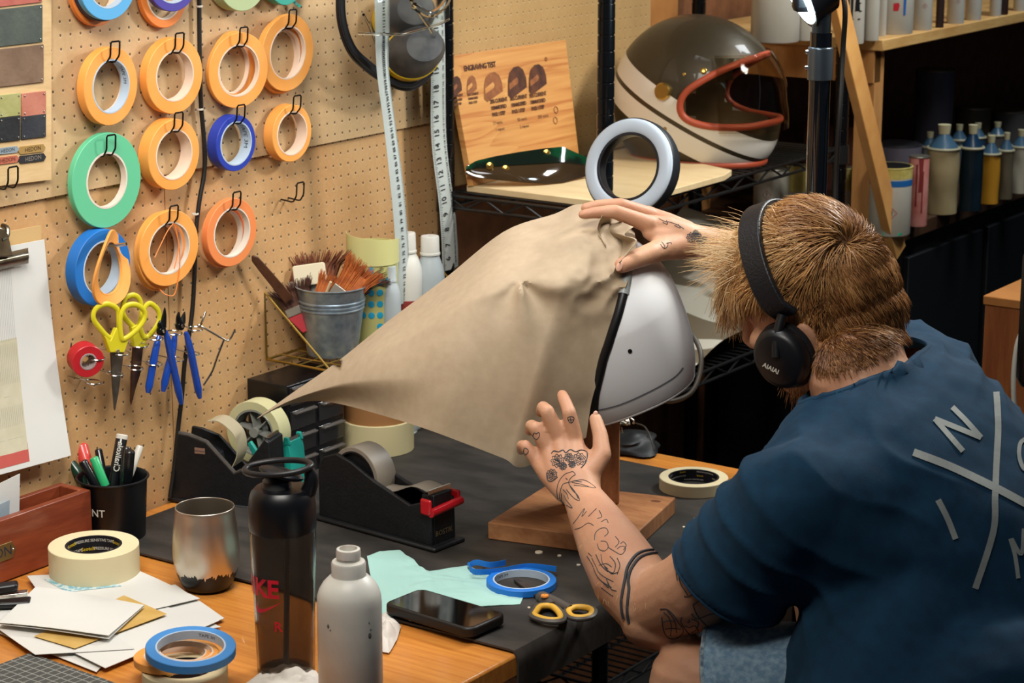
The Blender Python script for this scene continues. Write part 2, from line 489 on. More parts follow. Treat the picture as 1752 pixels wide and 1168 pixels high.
# black cabinet below
cabn = thing('drawer_cabinet', 'low black cabinet under the paint shelves at the right', 'cabinet', (0.2, 4.8, 0))
MB().box2((0.02, 4.0, 0.0), (PX, 6.05, PZ2-0.035)).build('body', mat('cabinet_black', '07090c', 0.6), cabn, bevel=0.003)
for k in range(5):
    MB().box2((PX, 4.03+k*0.4, 0.08), (PX+0.014, 4.40+k*0.4, PZ2-0.07)).build('door', mat('cabinet_door_black', '0a0d11', 0.5), cabn, bevel=0.002)
# leaning plank
a = on_x(1437, 20, PX+0.035); b = on_x(1535, 432, PX+0.035)
a = a+(a-b).normalized()*0.12
d = (b-a).normalized()
R = frame(V((1, 0, 0)), d)
pl = MB().box((a+b)/2, ((b-a).length, 0.045, 0.018), R)
tag(pl.build('wooden_plank', wood('plank_wood', 'c88c4c', 'dba560', axis=(1, 1, 1), scale=5), loc=b, bevel=0.0015), 'long pale pine plank leaning diagonally against the paint shelves', 'plank')
# ================================================================ THINGS ON THE PEGBOARD
M_orange = mat('orange_tape', 'f0a04a', 0.5, c2='f2a856', scale=20)
M_orange2 = mat('deep_orange_tape', 'e8853a', 0.5)
M_coral = mat('coral_tape', 'ea8a50', 0.5)
M_green = mat('green_tape', '62bf92', 0.5)
M_bluet = mat('blue_tape', '1f6fc0', 0.45)
M_royal = mat('royal_blue_tape', '2a3fa8', 0.45)
M_lblue = mat('light_blue_tape', '5aa8dc', 0.45)
M_navy = mat('navy_tape', '14284e', 0.45)
M_sage = mat('sage_tape', 'a9b98a', 0.55)
M_teal = mat('teal_tape', '2f9a8a', 0.45)
M_corew = mat('white_core', 'ddd2c4', 0.5)
M_coreb = mat('blue_white_core', 'b4c6d8', 0.45)
M_corep = mat('pink_white_core', 'e6cdb8', 0.5)
M_hook = mat('hook_wire', '1a1714', 0.35, metal=0.6)
M_print = mat('print_dark', '1d2433', 0.6)
def ring_prof(ro, ri, w, e=0.0008):
    return [(ri, -w/2), (ro-e, -w/2), (ro, -w/2+e), (ro, w/2-e), (ro-e, w/2), (ri, w/2)]
def roll(label, c, R, ri, w, m, mc, axis=(1, 0, 0), group=None, ct=0.0022, text=None, name='tape_roll', tsize=None, warp=0.0, base=None):
    """a roll of tape: wound tape, inner core and what is printed inside the core"""
    t = thing(name, label, 'tape roll', base if base is not None else c, group)
    Rm = frame(axis)
    mb = MB().torus_prof(ring_prof(R, ri, w), c, Rm, 56)
    cb = MB().torus_prof(ring_prof(ri-0.00005, ri-ct, w*1.04, 0.0003), c, Rm, 56)
    if warp:
        for b in (mb, cb):
            for i, p in enumerate(b.v):
                q = Rm.transposed() @ (p-V(c)); q.x *= 1; q.z += warp*(q.y/R)**2; q.y *= 1.0
                b.v[i] = V(c) + Rm @ q
    mb.build('tape', m, t); cb.build('core', mc, t)
    if text:
        tb = MB()
        for k in range(text[1]):
            text_wrap(tb, text[0], tsize or w*0.55, c, Rm, ri-ct-0.0002, text[2]+k*2*math.pi/text[1], 0, inward=True)
        tb.build('core_print', M_print, t, smooth=False, fix=False)
    return t
def hook(label, y, z, m=M_hook, out=0.03, w=0.0088, x0=0.0, up=0.029):
    t = thing('peg_hook', label, 'hook', (x0, y, z), 'black wire hooks on the pegboard' if m is M_hook else None)
    P = [(x0-0.004, -w, .0), (x0+out*.7, -w*.95, -.002), (x0+out*.95, -w, .009), (x0+out, -w, up), (x0+out, w, up), (x0+out*.95, w, .009), (x0+out*.7, w*.95, -.002), (x0-0.004, w, 0)]
    pts = [V((a, y+b, z+c)) for a, b, c in P]
    q = [pts[0]]
    for i in range(1, len(pts)-1):
        q += [pts[i].lerp(pts[i-1], .12), pts[i].lerp(pts[i+1], .12)]
    q.append(pts[-1])
    MB().tube(q, 0.0013, 8).build('wire', m, t)
    return t
def wall_roll(label, px, py, h, inner, w, m, mc, off=None, ax=(1, 0, 0), hk=True, hl=None, rolls=None, text=None, dz=0, **k):
    """px,py: where the roll's middle sits; h: its height in the same units; inner: inner/outer ratio"""
    X = off if off is not None else 0.004+w/2
    c = on_x(px, py, X); R = h/2*depth(c)/FPX; ri = R*inner
    r = roll(label, c, R, ri, w, m, mc, ax, text=text, group=None, **k)
    if hk: hook(hl or ' '.join(('black hook through the '+label).split()[:14]), c.y, c.z+ri-0.004+dz, out=max(0.03, X+w/2+0.012))
    return c, R, ri
# rows, from the left
wall_roll('orange tape roll with blue printed core hanging second row, leftmost', 184, 147, 134, .70, .014, M_orange, M_coreb, off=.020, ax=(1, .05, -.04), text=('TAPE 3M', 1, -0.4))
wall_roll('thin orange roll pressed to the board behind the blue cored orange roll', 178, 146, 130, .72, .006, M_orange, M_corew, off=.006, ax=(1, .05, -.04), hk=False)
wall_roll('orange tape roll with pale core hanging second row, second from left', 293, 129, 130, .68, .016, M_orange, M_corep, off=.018, ax=(1, -.06, -.04))
wall_roll('back thin roll of the orange pair hanging just right of the black cable', 398, 116, 126, .70, .007, M_orange, M_corep, off=.007, ax=(1, .10, -.03), hk=False)
wall_roll('front roll of the orange pair hanging just right of the black cable', 406, 120, 130, .70, .008, M_orange, M_corep, off=.021, ax=(1, -.16, -.06))
wall_roll('rear roll of the three orange rolls hanging together at upper right', 480, 96, 128, .70, .006, M_orange, M_corep, off=.005, ax=(1, .05, 0), hk=False)
wall_roll('middle roll of the three orange rolls hanging together at upper right', 484, 95, 128, .70, .006, M_orange, M_corep, off=.013, ax=(1, .02, -.03), hk=False)
wall_roll('front roll of the three orange rolls hanging together at upper right', 490, 90, 132, .70, .007, M_orange, M_corep, off=.023, ax=(1, -.02, -.05))
wall_roll('large mint green tape roll with white core hanging on the pegboard', 179, 308, 164, .60, .010, M_green, M_corew, off=.014, ax=(1, .0, -.02), ct=.003)
wall_roll('wide orange tape roll hanging in third row beside the green roll', 289, 263, 122, .72, .022, M_orange, M_corep, off=.016, ax=(1, -.03, -.04))
wall_roll('royal blue tape roll with pale blue core hanging alone', 396, 244, 96, .80, .020, M_royal, M_coreb, off=.016, ax=(1, -.04, -.03), text=('TAPE 3M', 2, -0.5))
wall_roll('smallest wide orange roll hanging at the right end of third row', 492, 227, 98, .78, .020, M_orange, M_corep, off=.016, ax=(1, -.04, -.03))
wall_roll('blue masking tape roll hanging above the yellow scissors', 168, 457, 134, .72, .020, M_bluet, M_coreb, off=.014, ax=(1, .02, -.04), hk=False)
wall_roll('warped flat orange ring hanging in front of the blue roll', 183, 458, 132, .72, .004, M_orange, M_orange, off=.034, ax=(1, .36, -.03), hk=False, warp=.014)
pg = on_x(170, 418, 0.0)
t = thing('peg_hook', 'silver straight peg through the blue and orange rolls above the scissors', 'hook', pg)
MB().tube([pg+V((-.004, 0, 0)), pg+V((.03, .0, .002)), pg+V((.05, .004, .006))], .0026, 10, sub=4).build('wire', mat('chrome_wire', 'c9c6c0', 0.2, metal=1.0), t)
M_chrome = MATS['chrome_wire']
wall_roll('rear flat orange roll hanging in fourth row under the wide orange roll', 273, 430, 136, .72, .006, M_orange, M_corep, off=.006, ax=(1, .12, 0), hk=False)
wall_roll('middle orange roll of the bunch in fourth row beside the cable', 278, 428, 134, .72, .008, M_orange, M_corep, off=.015, ax=(1, .05, -.03), hk=False)
cc, RR, ri = wall_roll('front orange roll of the bunch in fourth row beside the cable', 287, 424, 132, .70, .008, M_orange, M_corew, off=.028, ax=(1, -.1, -.05))
t = MB().tube([on_x(297, 382, .035), on_x(285, 398, .036), on_x(265, 440, .036)], .0008, 5, sub=5)
t.tube([on_x(297, 382, .036), on_x(306, 420, .037), on_x(298, 460, .036)], .0008, 5, sub=5)
t.tube([on_x(300, 384, .034), on_x(308, 440, .034), on_x(300, 500, .03), on_x(284, 504, .028), on_x(272, 493, .02)], .0008, 5, sub=5)
tag(t.build('tape_strand', M_orange2, loc=on_x(297, 382, .034)), 'thin loose orange strands dangling from the bunch of rolls in fourth row', 'tape strand')
wall_roll('rear coral orange roll hanging right of the cable in fourth row', 385, 401, 114, .74, .009, M_coral, M_corew, off=.007, ax=(1, .04, 0), hk=False)
wall_roll('front coral orange roll hanging right of the cable in fourth row', 393, 397, 118, .74, .011, M_coral, M_corew, off=.021, ax=(1, -.06, -.04))
# top row, cut by the top of the frame
wall_roll('orange roll behind the blue rolls at top left', 163, -22, 132, .74, .008, M_orange2, M_corew, off=.008, ax=(1, .06, 0), hk=False)
wall_roll('dark navy roll between orange and light blue rolls at top left', 173, -28, 128, .72, .010, M_navy, M_corew, off=.020, ax=(1, .0, 0), hk=False)
wall_roll('light blue roll in front of its bunch at top left', 181, -32, 132, .70, .010, M_lblue, M_coreb, off=.032, ax=(1, -.04, -.03))
wall_roll('orange ring hanging behind the purple roll at the top', 278, -14, 122, .78, .009, M_orange2, M_corew, off=.008, ax=(1, .05, 0), hk=False)
wall_roll('purple tape roll with white core cut by the top edge', 292, -38, 114, .76, .012, mat('purple_tape', '4a3f9a', .45), M_coreb, off=.026, ax=(1, -.1, -.03))
wall_roll('large sage green roll cut by the top edge', 406, -50, 136, .55, .022, M_sage, M_corew, off=.016)
wall_roll('small teal roll with a loose tail at the top edge', 482, -40, 96, .72, .018, M_teal, M_corew, off=.016)
tl = MB().grid(lambda u, v: on_x(492+u*20+v*4, -2+u*15-v*3, .018-.006*math.sin(u*3)), 8, 1, thick=.0004)
tag(tl.build('tape_tail', M_teal, loc=on_x(500, 5, .018)), 'short teal tape tail sticking out under the small teal roll', 'tape')
hook('empty black hook on the bare board right of the coral rolls', on_x(490, 340).y, on_x(490, 340).z)
hook('black hook at the left edge below the leather tags', on_x(-2, 318).y, on_x(-2, 318).z)

# ---- cable down the board
cp = [(341, -30), (341, 40), (342, 110), (344, 180), (349, 240), (350, 290), (341, 345), (335, 400), (333, 460), (330, 520), (324, 570), (316, 620), (311, 680), (305, 730), (298, 800), (291, 850)]
cb = MB().tube([on_x(a, b, .009) for a, b in cp], .0034, 10, sub=5)
t = thing('power_cable', 'black cable running down the pegboard between the tape rolls', 'cable', on_x(341, 300, .009))
cb.build('cable', mat('cable_black', '14120f', 0.5), t)
for (a, b) in ((341, 11), (342, 187), (334, 366), (0, 0)):
    if a: 
        p = on_x(a, b, .009); MB().torus_prof(ring_prof(.0052, .0036, .0028, .0004), p, None, 16).build('cable_tie', mat('tie_white', 'cfc9bb', .5), t)

# ---- swatch panel
sp = thing('swatch_panel', 'pale wooden panel of leather colour swatches at upper left', 'swatch panel', on_x(40, 150, .0))
def wquad(x0, y0, x1, y1, X, th, m, nm, par, skew=0.0, bevel=0.0, lab=None):
    c = [on_x(x0, y0, X), on_x(x1, y0-skew*(x1-x0), X), on_x(x1, y1-skew*(x1-x0), X), on_x(x0, y1, X)]
    mb = MB(); vs = c + [p-V((th, 0, 0)) for p in c]
    mb.add(vs, [(0, 1, 2, 3), (7, 6, 5, 4), (0, 4, 5, 1), (1, 5, 6, 2), (2, 6, 7, 3), (3, 7, 4, 0)])
    return mb.build(nm, m, par, bevel=bevel, label=lab)
M_panel = wood('panel_birch', 'c9a878', 'd9bc8c', axis=(1, 1, 6), scale=6, rough=0.5)
wquad(-60, -60, 88, 325, .007, .007, M_panel, 'panel', sp, skew=.12)
def leather(n, c, c2): return mat('leather_'+n, c, 0.6, c2=c2, scale=25, bump=.35, bscale=120)
for (x0, y0, x1, y1, n, c, c2, lb) in [(-50, -55, 72, 18, 'red', 'a8544a', 'b86a5c', 'dusty red leather'), (-50, 22, 73, 86, 'green', '414a45', '525a52', 'grey green leather'),
        (-50, 90, 75, 155, 'brown', '6c5442', '7e6550', 'brown leather'), (-2, 163, 36, 202, 'lime', '9a9a5e', 'a8a670', 'olive leather'), (38, 160, 79, 200, 'rose', 'b06a58', 'bd7a66', 'rose leather'),
        (-2, 202, 35, 244, 'black', '16181c', '202226', 'black leather'), (37, 199, 79, 239, 'slate', '22262e', '2f3238', 'slate leather')]:
    s_ = wquad(x0, y0, x1, y1, .0095, .0025, leather(n, c, c2), 'swatch', sp, skew=.115, bevel=.0008, lab=lb+' swatch')
    sk = .115
    for (a, b) in ((x0+4, y0+5), (x1-4, y0+5), (x0+4, y1-5), (x1-4, y1-5)):
        if a < 0: continue
        p = on_x(a, b-sk*(a-x0), .0095); MB().lathe([(.0014, 0), (.0012, .0008), (.0002, .0011)], p, frame((1, 0, 0)), 10).build('rivet', M_chrome, s_)
for (x0, y0, x1, y1, c, ct, lb) in [(-6, 254, 33, 265, '8796a0', '3a3f46', 'grey blue'), (35, 251, 78, 264, 'a08048', '3c2a14', 'tan'), (-6, 270, 33, 282, 'b4644e', '5a2c22', 'red'), (35, 267, 79, 280, '26262a', '8a8378', 'black')]:
    ym = (y0+y1)/2; h = (y1-y0)/2; sk = .12
    P = [(x0, y0), (x1-4, y0), (x1, ym), (x1-4, y1), (x0, y1), (x0-4 if x0 > 0 else x0, ym)]
    pts = [on_x(a, b-sk*(a-x0), .0088) for a, b in P]; q = [p-V((.002, 0, 0)) for p in pts]
    mb = MB().add(pts+q, [tuple(range(6)), tuple(range(11, 5, -1))]+[(i, i+6, (i+1) % 6+6, (i+1) % 6) for i in range(6)])
    tg = mb.build('name_tag', mat('tag_'+lb.replace(' ', '_'), c, .5), sp, label=lb+' arrow ended name tag')
    cx = (x0+x1)/2; p = on_x(cx, ym-sk*(cx-x0), .0091)
    ry = (on_x(x1, y0, .009)-on_x(x0, y0+sk*0, .009)); wpx = abs(ry.y)
    text_flat(tb := MB(), 'HEDON', (y1-y0)*.78/1215, m4(frame((1, 0, 0), (0, 1, 0)), p))
    tb.build('lettering', mat('tagtxt_'+lb.replace(' ', '_'), ct, .6), tg, smooth=False)

# ---- clipboard with papers
cl = thing('clipboard', 'clipboard with silver clip and white chart sheets hanging at the left edge', 'clipboard', on_x(30, 600, 0))
def cpaper(x, amp=0.006):
    def f(u, v):
        L = -160; top = 452-.52*0; xr = 74+44*v + (4*math.sin(v*math.pi)*-1)
        px = L + (xr-L)*u
        ytop = 410 + (74-px)*.19; ybot = 780 + (118-px)*.27
        return on_x(px, ytop+(ybot-ytop)*v, x + amp*(v**2)*1.2 + .004*math.sin(v*5+u*2))
    return f
MB().grid(lambda u, v: on_x(-160+u*228, (385+(68-(-160+u*228))*.19)+v*(370), .006), 6, 6, thick=.003).build('board', mat('clipboard_board', 'c8a672', .6), cl)
pp = MB().grid(cpaper(.013), 20, 24, thick=-.0015).build('paper_sheet', mat('paper_white', 'd4d6d4', .7, c2='dcdcd8', scale=3), cl, label='front white chart sheet')
MB().grid(lambda u, v: V(cpaper(.0115)(u, v))+V((0, .002+.002*v, 0)), 20, 24, thick=-.001).build('paper_sheet', MATS['paper_white'], cl)
def chart(u0, u1, v0, v1, m, nm):
    f = cpaper(.0134); mb = MB().grid(lambda u, v: f(u0+(u1-u0)*u, v0+(v1-v0)*v), 4, 8); mb.build(nm, m, pp, fix=False)
M_cg = mat('chart_grey', 'b0afaa', .7); M_cy = mat('chart_cream', 'cfcab2', .7, c2='c6c1a6', scale=40); M_cr = mat('chart_red', 'c25a52', .7); M_cl = mat('chart_line', '8a8c92', .7); M_cn = mat('chart_olive', 'a9ab94', .7, c2='b8b9a4', scale=60)
def uv_of(px, v):
    xr = 74+44*v-4*math.sin(v*math.pi); return (px+160)/(xr+160)
chart(0.3, .76, .41, .92, M_cy, 'chart_block'); chart(.3, .745, .50, .52, M_cg, 'chart_block')
chart(.3, .752, .62, .71, M_cn, 'chart_block'); chart(.3, .757, .80, .86, M_cn, 'chart_block')
chart(.3, .762, .89, .975, M_cr, 'chart_block')
f = cpaper(.0137); g_ = MB()
for i in range(26):
    u = .45+i*.012
    for (a, b) in ((.09, .42), (.43, .61), (.71, .80)):
        g_.grid(lambda s, t: f(u+.0012*s, a+(b-a)*t), 1, 5)
g_.build('ruled_lines', M_cl, pp, fix=False)
M_clip = mat('clip_steel', '8f8a7c', 0.3, metal=0.95, c2='6a6458', scale=30)
ck = MB()
ck.grid(lambda u, v: on_x(-40+u*88, 425+v*24+(1-u)*20, .022+.010*math.sin(v*math.pi)), 10, 8, thick=.0012)
ck.ell(on_x(40, 440, .026), (.006, .009, .006))
ck.build('clip_jaw', M_clip, cl)
ck = MB().prism([(-.05, -.01), (.016, -.018), (.010, .012), (.004, .022), (-.004, .026), (-.05, .02)], m4(frame((1, 0, 0), (0, 1, 0)), on_x(-4, 418, .026)), .012)
ck.build('clip_body', M_clip, cl, bevel=.002)
MB().tube([on_x(4, 386, .02), on_x(12, 390, .03), on_x(12, 404, .034), on_x(2, 410, .036)], .0035, 8, sub=4).build('clip_lever', M_clip, cl)

# ---- yellow scissors, red tape, pliers, in wire rings
M_yel = mat('scissor_yellow', 'c9bd1e', 0.4)
M_blade = mat('scissor_blade', '7e7a74', 0.35, metal=0.9, c2='5f5a55', scale=40)
M_bladeb = mat('scissor_blade_brown', '6b4c3c', 0.4, metal=0.8, c2='4e3a30', scale=40)
def flat_tube(pts, r, X, closed=True, squash=.6, sub=6):
    P = spline([on_x(a, b, X) for a, b in pts], sub, closed)
    mb = MB().tube(P, r, 10, closed)
    for i, p in enumerate(mb.v): mb.v[i] = V((X+(p.x-X)*squash, p.y, p.z))
    return mb
def px_prism(pts, X, th, bevel=0):
    c = [on_x(a, b, X) for a, b in pts]; n = len(c)
    return MB().add(c+[p-V((th, 0, 0)) for p in c], [tuple(range(n)), tuple(range(2*n-1, n-1, -1))]+[(i, i+n, (i+1) % n+n, (i+1) % n) for i in range(n)])
sc = thing('scissors', 'yellow handled scissors with steel blades hanging point down in a wire ring', 'scissors', on_x(201, 610, .04))
X = .042
flat_tube([(160, 545), (164, 528), (182, 520), (200, 528), (203, 545), (202, 570), (188, 578), (172, 563)], .0042, X).build('handle', M_yel, sc)
flat_tube([(206, 545), (214, 525), (232, 521), (247, 532), (246, 548), (232, 566), (212, 580), (207, 572)], .0042, X+.004).build('handle', M_yel, sc)
px_prism([(180, 575), (190, 583), (200, 560), (208, 575), (214, 583), (222, 578), (213, 603), (189, 603)], X+.004, .007).build('handle_neck', M_yel, sc, bevel=.001)
px_prism([(191, 602), (212, 602), (207, 640), (203, 672), (197, 702), (194, 668)], X+.001, .0022).build('blade', M_blade, sc)
px_prism([(190, 602), (205, 602), (200, 640), (196, 700), (193, 660)], X-.002, .0022).build('blade', M_blade, sc)
MB().lathe([(.003, 0), (.0025, .002), (.0003, .003)], on_x(201, 600, X+.005), frame((1, 0, 0)), 14).build('screw', M_chrome, sc)
sc = thing('scissors', 'second yellow scissors with brown stained blades hanging behind the first', 'scissors', on_x(238, 595, .03))
X = .026
flat_tube([(210, 525), (216, 509), (230, 505), (240, 515), (242, 540), (234, 560), (222, 553), (212, 540)], .0042, X).build('handle', M_yel, sc)
flat_tube([(246, 530), (256, 519), (270, 530), (272, 548), (262, 566), (250, 577), (243, 570), (240, 555)], .0042, X+.004).build('handle', M_yel, sc)
px_prism([(226, 560), (236, 555), (243, 572), (252, 578), (248, 594), (230, 594)], X+.004, .007).build('handle_neck', M_yel, sc, bevel=.001)
px_prism([(229, 594), (245, 594), (240, 640), (232, 665), (225, 692), (226, 650)], X+.001, .0022).build('blade', M_bladeb, sc)
px_prism([(228, 594), (240, 594), (234, 640), (224, 688), (225, 640)], X-.002, .0022).build('blade', M_bladeb, sc)
M_pblue = mat('plier_blue', '123f9a', 0.25, coat=0.5)
def pliers(label, X, piv, jaws, ha, hb):
    t = thing('pliers', label, 'pliers', on_x(piv[0], piv[1], X))
    for j in jaws: MB().tube([on_x(a, b, X) for a, b in j], [.0008, .0035, .005, .0055], 8, sub=3).build('jaw', M_blk, t)
    MB().lathe([(.007, -.004), (.007, .004)], on_x(*piv, X), frame((1, 0, 0)), 16).build('joint', M_blk, t, bevel=.001)
    MB().lathe([(.003, .004), (.0028, .006), (.0004, .0065)], on_x(*piv, X), frame((1, 0, 0)), 14).build('screw', M_chrome, t)
    for h in (ha, hb):
        MB().tube([on_x(a, b, X) for a, b in h], [.003, .0052, .0058, .0056, .0058, .003], 12, sub=5).build('grip', M_pblue, t)
pliers('blue gripped cutting pliers hanging left with dark jaws', .040, (276, 566), [[(282, 526), (281, 540), (279, 555), (277, 566)], [(274, 548), (273, 555), (275, 562), (277, 568)]],
       [(272, 574), (265, 605), (257, 650), (253, 672)], [(283, 566), (290, 596), (301, 648), (310, 691)])
pliers('blue gripped cutting pliers hanging at right beside the cable', .034, (308, 557), [[(306, 533), (305, 542), (306, 550), (308, 558)], [(316, 533), (314, 542), (312, 550), (309, 558)]],
       [(300, 570), (294, 605), (285, 640), (279, 670)], [(318, 568), (326, 600), (336, 650), (342, 681)])
rh = thing('tool_ring_holder', 'silver wire ring holder on the pegboard carrying scissors and pliers', 'tool holder', on_x(230, 620, .0))
for i, (a, b, rx, X) in enumerate([(165, 612, .0118, .042), (159, 653, .0118, .040), (206, 603, .0135, .042), (197, 639, .0122, .040), (237, 590, .013, .036), (231, 629, .0118, .038), (265, 578, .012, .040), (263, 621, .012, .038), (297, 569, .0125, .036), (300, 614, .012, .032), (334, 562, .0115, .034), (330, 604, .010, .030)]):
    c = on_x(a, b, X); mb = MB().torus_prof([(rx+.0011*math.cos(q*math.pi/3), .0011*math.sin(q*math.pi/3)) for q in range(6)], c, frame((.10, .05, 1)), 28)
    mb.cyl(c-V((rx, 0, 0)), V((-.002, c.y-.008, c.z+.004)), .0011, seg=6)
    mb.build('ring', M_chrome, rh)
MB().tube([on_x(352, 533, .03), on_x(346, 550, .03), on_x(341, 560, .02), on_x(342, 557, .022), on_x(385, 581, .032), on_x(394, 579, .038), on_x(402, 563, .042)], .0017, 8, sub=4).build('hook', M_chrome, rh)
MB().tube([on_x(383, 581, .03), on_x(370, 615, .02), on_x(363, 635, .012), on_x(348, 659, .004)], .0017, 8, sub=4).build('hook', M_chrome, rh)
c = on_x(146, 614, .034)
roll('small red electrical tape roll hanging on a wire ring', c, .0235, .0125, .024, mat('red_tape', 'b8202a', .35), mat('grey_core', '9a8c8c', .5), axis=(1, -.45, -.12), text=('TAPE', 3, 0), tsize=.008)
MB_ = MB().tube([on_x(122, 588, .0), on_x(122, 588, .012), on_x(122, 605, .014), on_x(132, 618, .02)], .0013, 6, sub=3)
tag(MB_.build('peg_hook', M_chrome, loc=on_x(122, 600)), 'small silver peg wire just left of the red tape', 'hook')

# ---- earmuffs and goggles
M_mblk = mat('muff_black', '12151b', 0.4); M_mgry = mat('muff_grey', '3a3c40', 0.6, c2='5a5a58', scale=30)
em = thing('ear_defenders', 'black and yellow ear defenders hanging from the pegboard at top centre', 'ear defenders', on_x(660, 90, .05))
EX = .085
band = [(598, -60), (586, -10), (588, 40), (604, 85), (630, 112), (655, 130), (690, 146), (715, 142), (740, 118)]
for (o, nm) in ((-.006, 'headband'), (.010, 'headband')):
    mb = MB()
    P = spline([on_x(a, b, EX-.02+o) for a, b in band], 6)
    def fb(u, v):
        i = u*(len(P)-1); k = min(int(i), len(P)-2); p = P[k].lerp(P[k+1], i-k); t = (P[k+1]-P[k]).normalized(); n = V((1, 0, 0)).cross(t).normalized()
        return p + n*(v-.5)*(.018 if o < 0 else .008)
    mb.grid(fb, 60, 2, thick=.006 if o < 0 else .003)
    mb.build(nm, M_mblk, em, bevel=.001)
for k, (cx, cy, X, lab) in enumerate([(706, 92, .075, 'near grey muff cup with a yellow band'), (690, 30, .035, 'far grey muff cup')]):
    c = on_x(cx, cy, X); R = frame(V((.75, -.35, .35)), V((.2, 1, .2)))
    cp_ = MB().lathe([(.012, .050), (.032, .046), (.045, .028), (.048, .006), (.050, 0)], c, R, 36)
    for i, p in enumerate(cp_.v): q = R.transposed() @ (p-c); q.x *= 1.05; q.y *= .82; cp_.v[i] = c+R @ q
    cu = cp_.build('cup', M_mgry, em, label=lab)
    yb = MB().lathe([(.0490, -.012), (.0515, -.010), (.0515, 0), (.0490, .002)], c, R, 36)
    for i, p in enumerate(yb.v): q = R.transposed() @ (p-c); q.x *= 1.05; q.y *= .82; yb.v[i] = c+R @ q
    yb.build('yellow_band', mat('muff_yellow', 'd9b41c', .45), cu)
    cs = MB().torus_prof([(.038+.012*math.cos(q*math.pi/6), -.018+.009*math.sin(q*math.pi/6)) for q in range(12)], c, R, 36)
    for i, p in enumerate(cs.v): q = R.transposed() @ (p-c); q.x *= 1.02; q.y *= .82; cs.v[i] = c+R @ q
    cs.build('cushion', M_mblk, em)
M_clear = mat('clear_plastic', 'f2f2ee', 0.06, trans=1.0, ior=1.25, spec=.5)
gg = thing('safety_goggles', 'clear plastic safety goggles hanging in front of the ear defenders', 'goggles', on_x(690, 20, .12))
def lens(u, v):
    a = (u-.5)*2.0; px = 690 + 85*math.sin(a*1.15) ; py = 4 + (v-.5)*110*(1-.25*abs(a)) + 12*a*-1
    return on_x(px, py, .13+.03*math.cos(a*1.15)-.02*(v-.5)**2)
MB().grid(lens, 28, 12, thick=.0018).build('lens', M_clear, gg)
rim = [lens(i/20, 1) for i in range(21)]
MB().tube(rim, .0022, 8).build('rim', M_clear, gg)
MB().tube([on_x(622, 25, .12), on_x(632, 45, .10), on_x(640, 66, .09), on_x(642, 75, .07)], .0022, 8, sub=4).build('side_arm', M_clear, gg)
MB().tube([on_x(708, 10, .15), on_x(735, 25, .15), on_x(760, 8, .14), on_x(768, -10, .13)], .006, 8, sub=4).build('nose_bridge', M_clear, gg)
MB().tube([on_x(703, 0, .14), on_x(722, 30, .13), on_x(742, 60, .12), on_x(752, 100, .10)], .003, 8, sub=4).build('side_arm', M_clear, gg)

# ---- measuring tape looped over the hook
M_meas = mat('measure_tape', 'b9c2bf', 0.45); M_mnum = mat('measure_print', '14161a', .6)
tm = thing('measuring_tape', 'long white measuring tape hanging in two printed strands beside the rack post', 'measuring tape', on_x(700, 200, .09))
def strand(L, Rr, X, sub=6, label=None, wob=.003):
    l = spline([on_x(a, b, X) for a, b in L], sub); r = spline([on_x(a, b, X) for a, b in Rr], sub); n = len(l)
    def f(u, v):
        i = min(u, .9999)*(n-1); k = int(i); a = l[k].lerp(l[k+1], i-k); b = r[k].lerp(r[k+1], i-k)
        if a.z < DZ+.004: a.z = DZ+.004
        if b.z < DZ+.004: b.z = DZ+.004
        return a.lerp(b, v) + V((wob*math.sin(u*9+1), 0, 0)) + V((-.004*(v-.5)**2*4, 0, 0))
    length = sum((l[i+1]-l[i]).length for i in range(n-1))
    o = MB().grid(f, 50, 6, thick=.0006).build('strand', M_meas, tm, label=label)
    return f, length, o
def print_strand(f, length, o, start, step, unit, size, vmid, vt0, vt1, rot=True, every=1, minor=5):
    mb = MB(); n = int(length/unit)
    for i in range(n):
        u = (i+.5)*unit/length; p = V(f(u, vmid)); du = (V(f(u+.002, vmid))-p).normalized(); dv = (V(f(u, vmid+.02))-p).normalized(); nn = dv.cross(du); nn = nn if nn.x > 0 else -nn
        R = frame(nn, -du if rot else dv)
        text_flat(mb, str(start+step*i), size, m4(R, p+nn*.0008), thick=.015)
    for i in range(int(length/unit*minor)):
        u = i*unit/minor/length
        a = V(f(u, vt0)); b = V(f(u, vt1 if i % minor else vt1+(vt1-vt0)*.6)); off = V((.0008, 0, 0)); w = V((0, 0, .0003))
        mb.add([a+off-w, a+off+w, b+off+w, b+off-w], [(0, 1, 2, 3)])
    mb.build('printed_numbers', M_mnum, o, smooth=False, fix=False)
f, L, o = strand([(641, -20), (644, 60), (650, 120), (660, 200), (668, 300), (678, 420), (684, 524)], [(667, -20), (668, 60), (671, 120), (680, 200), (690, 300), (700, 420), (707, 510)], .105, label='left strand of the tape')
print_strand(f, L, o, 118, -1, .0102, .0085, .45, .80, .94, minor=5)
f, L, o = strand([(737, 20), (741, 150), (745, 260), (753, 360), (762, 465)], [(760, 0), (766, 150), (772, 260), (780, 360), (789, 455)], .045, label='right strand of the tape')
print_strand(f, L, o, 22, -1, .0254, .015, .27, .02, .10, minor=8)
print_strand(f, L, o, 96, 1, .0102, .0072, .72, .90, .97, minor=5)
f, L, o = strand([(706, 690), (704, 738), (698, 765), (680, 796)], [(724, 690), (723, 745), (715, 772), (694, 798)], .09, label='blank lower end of the tape')
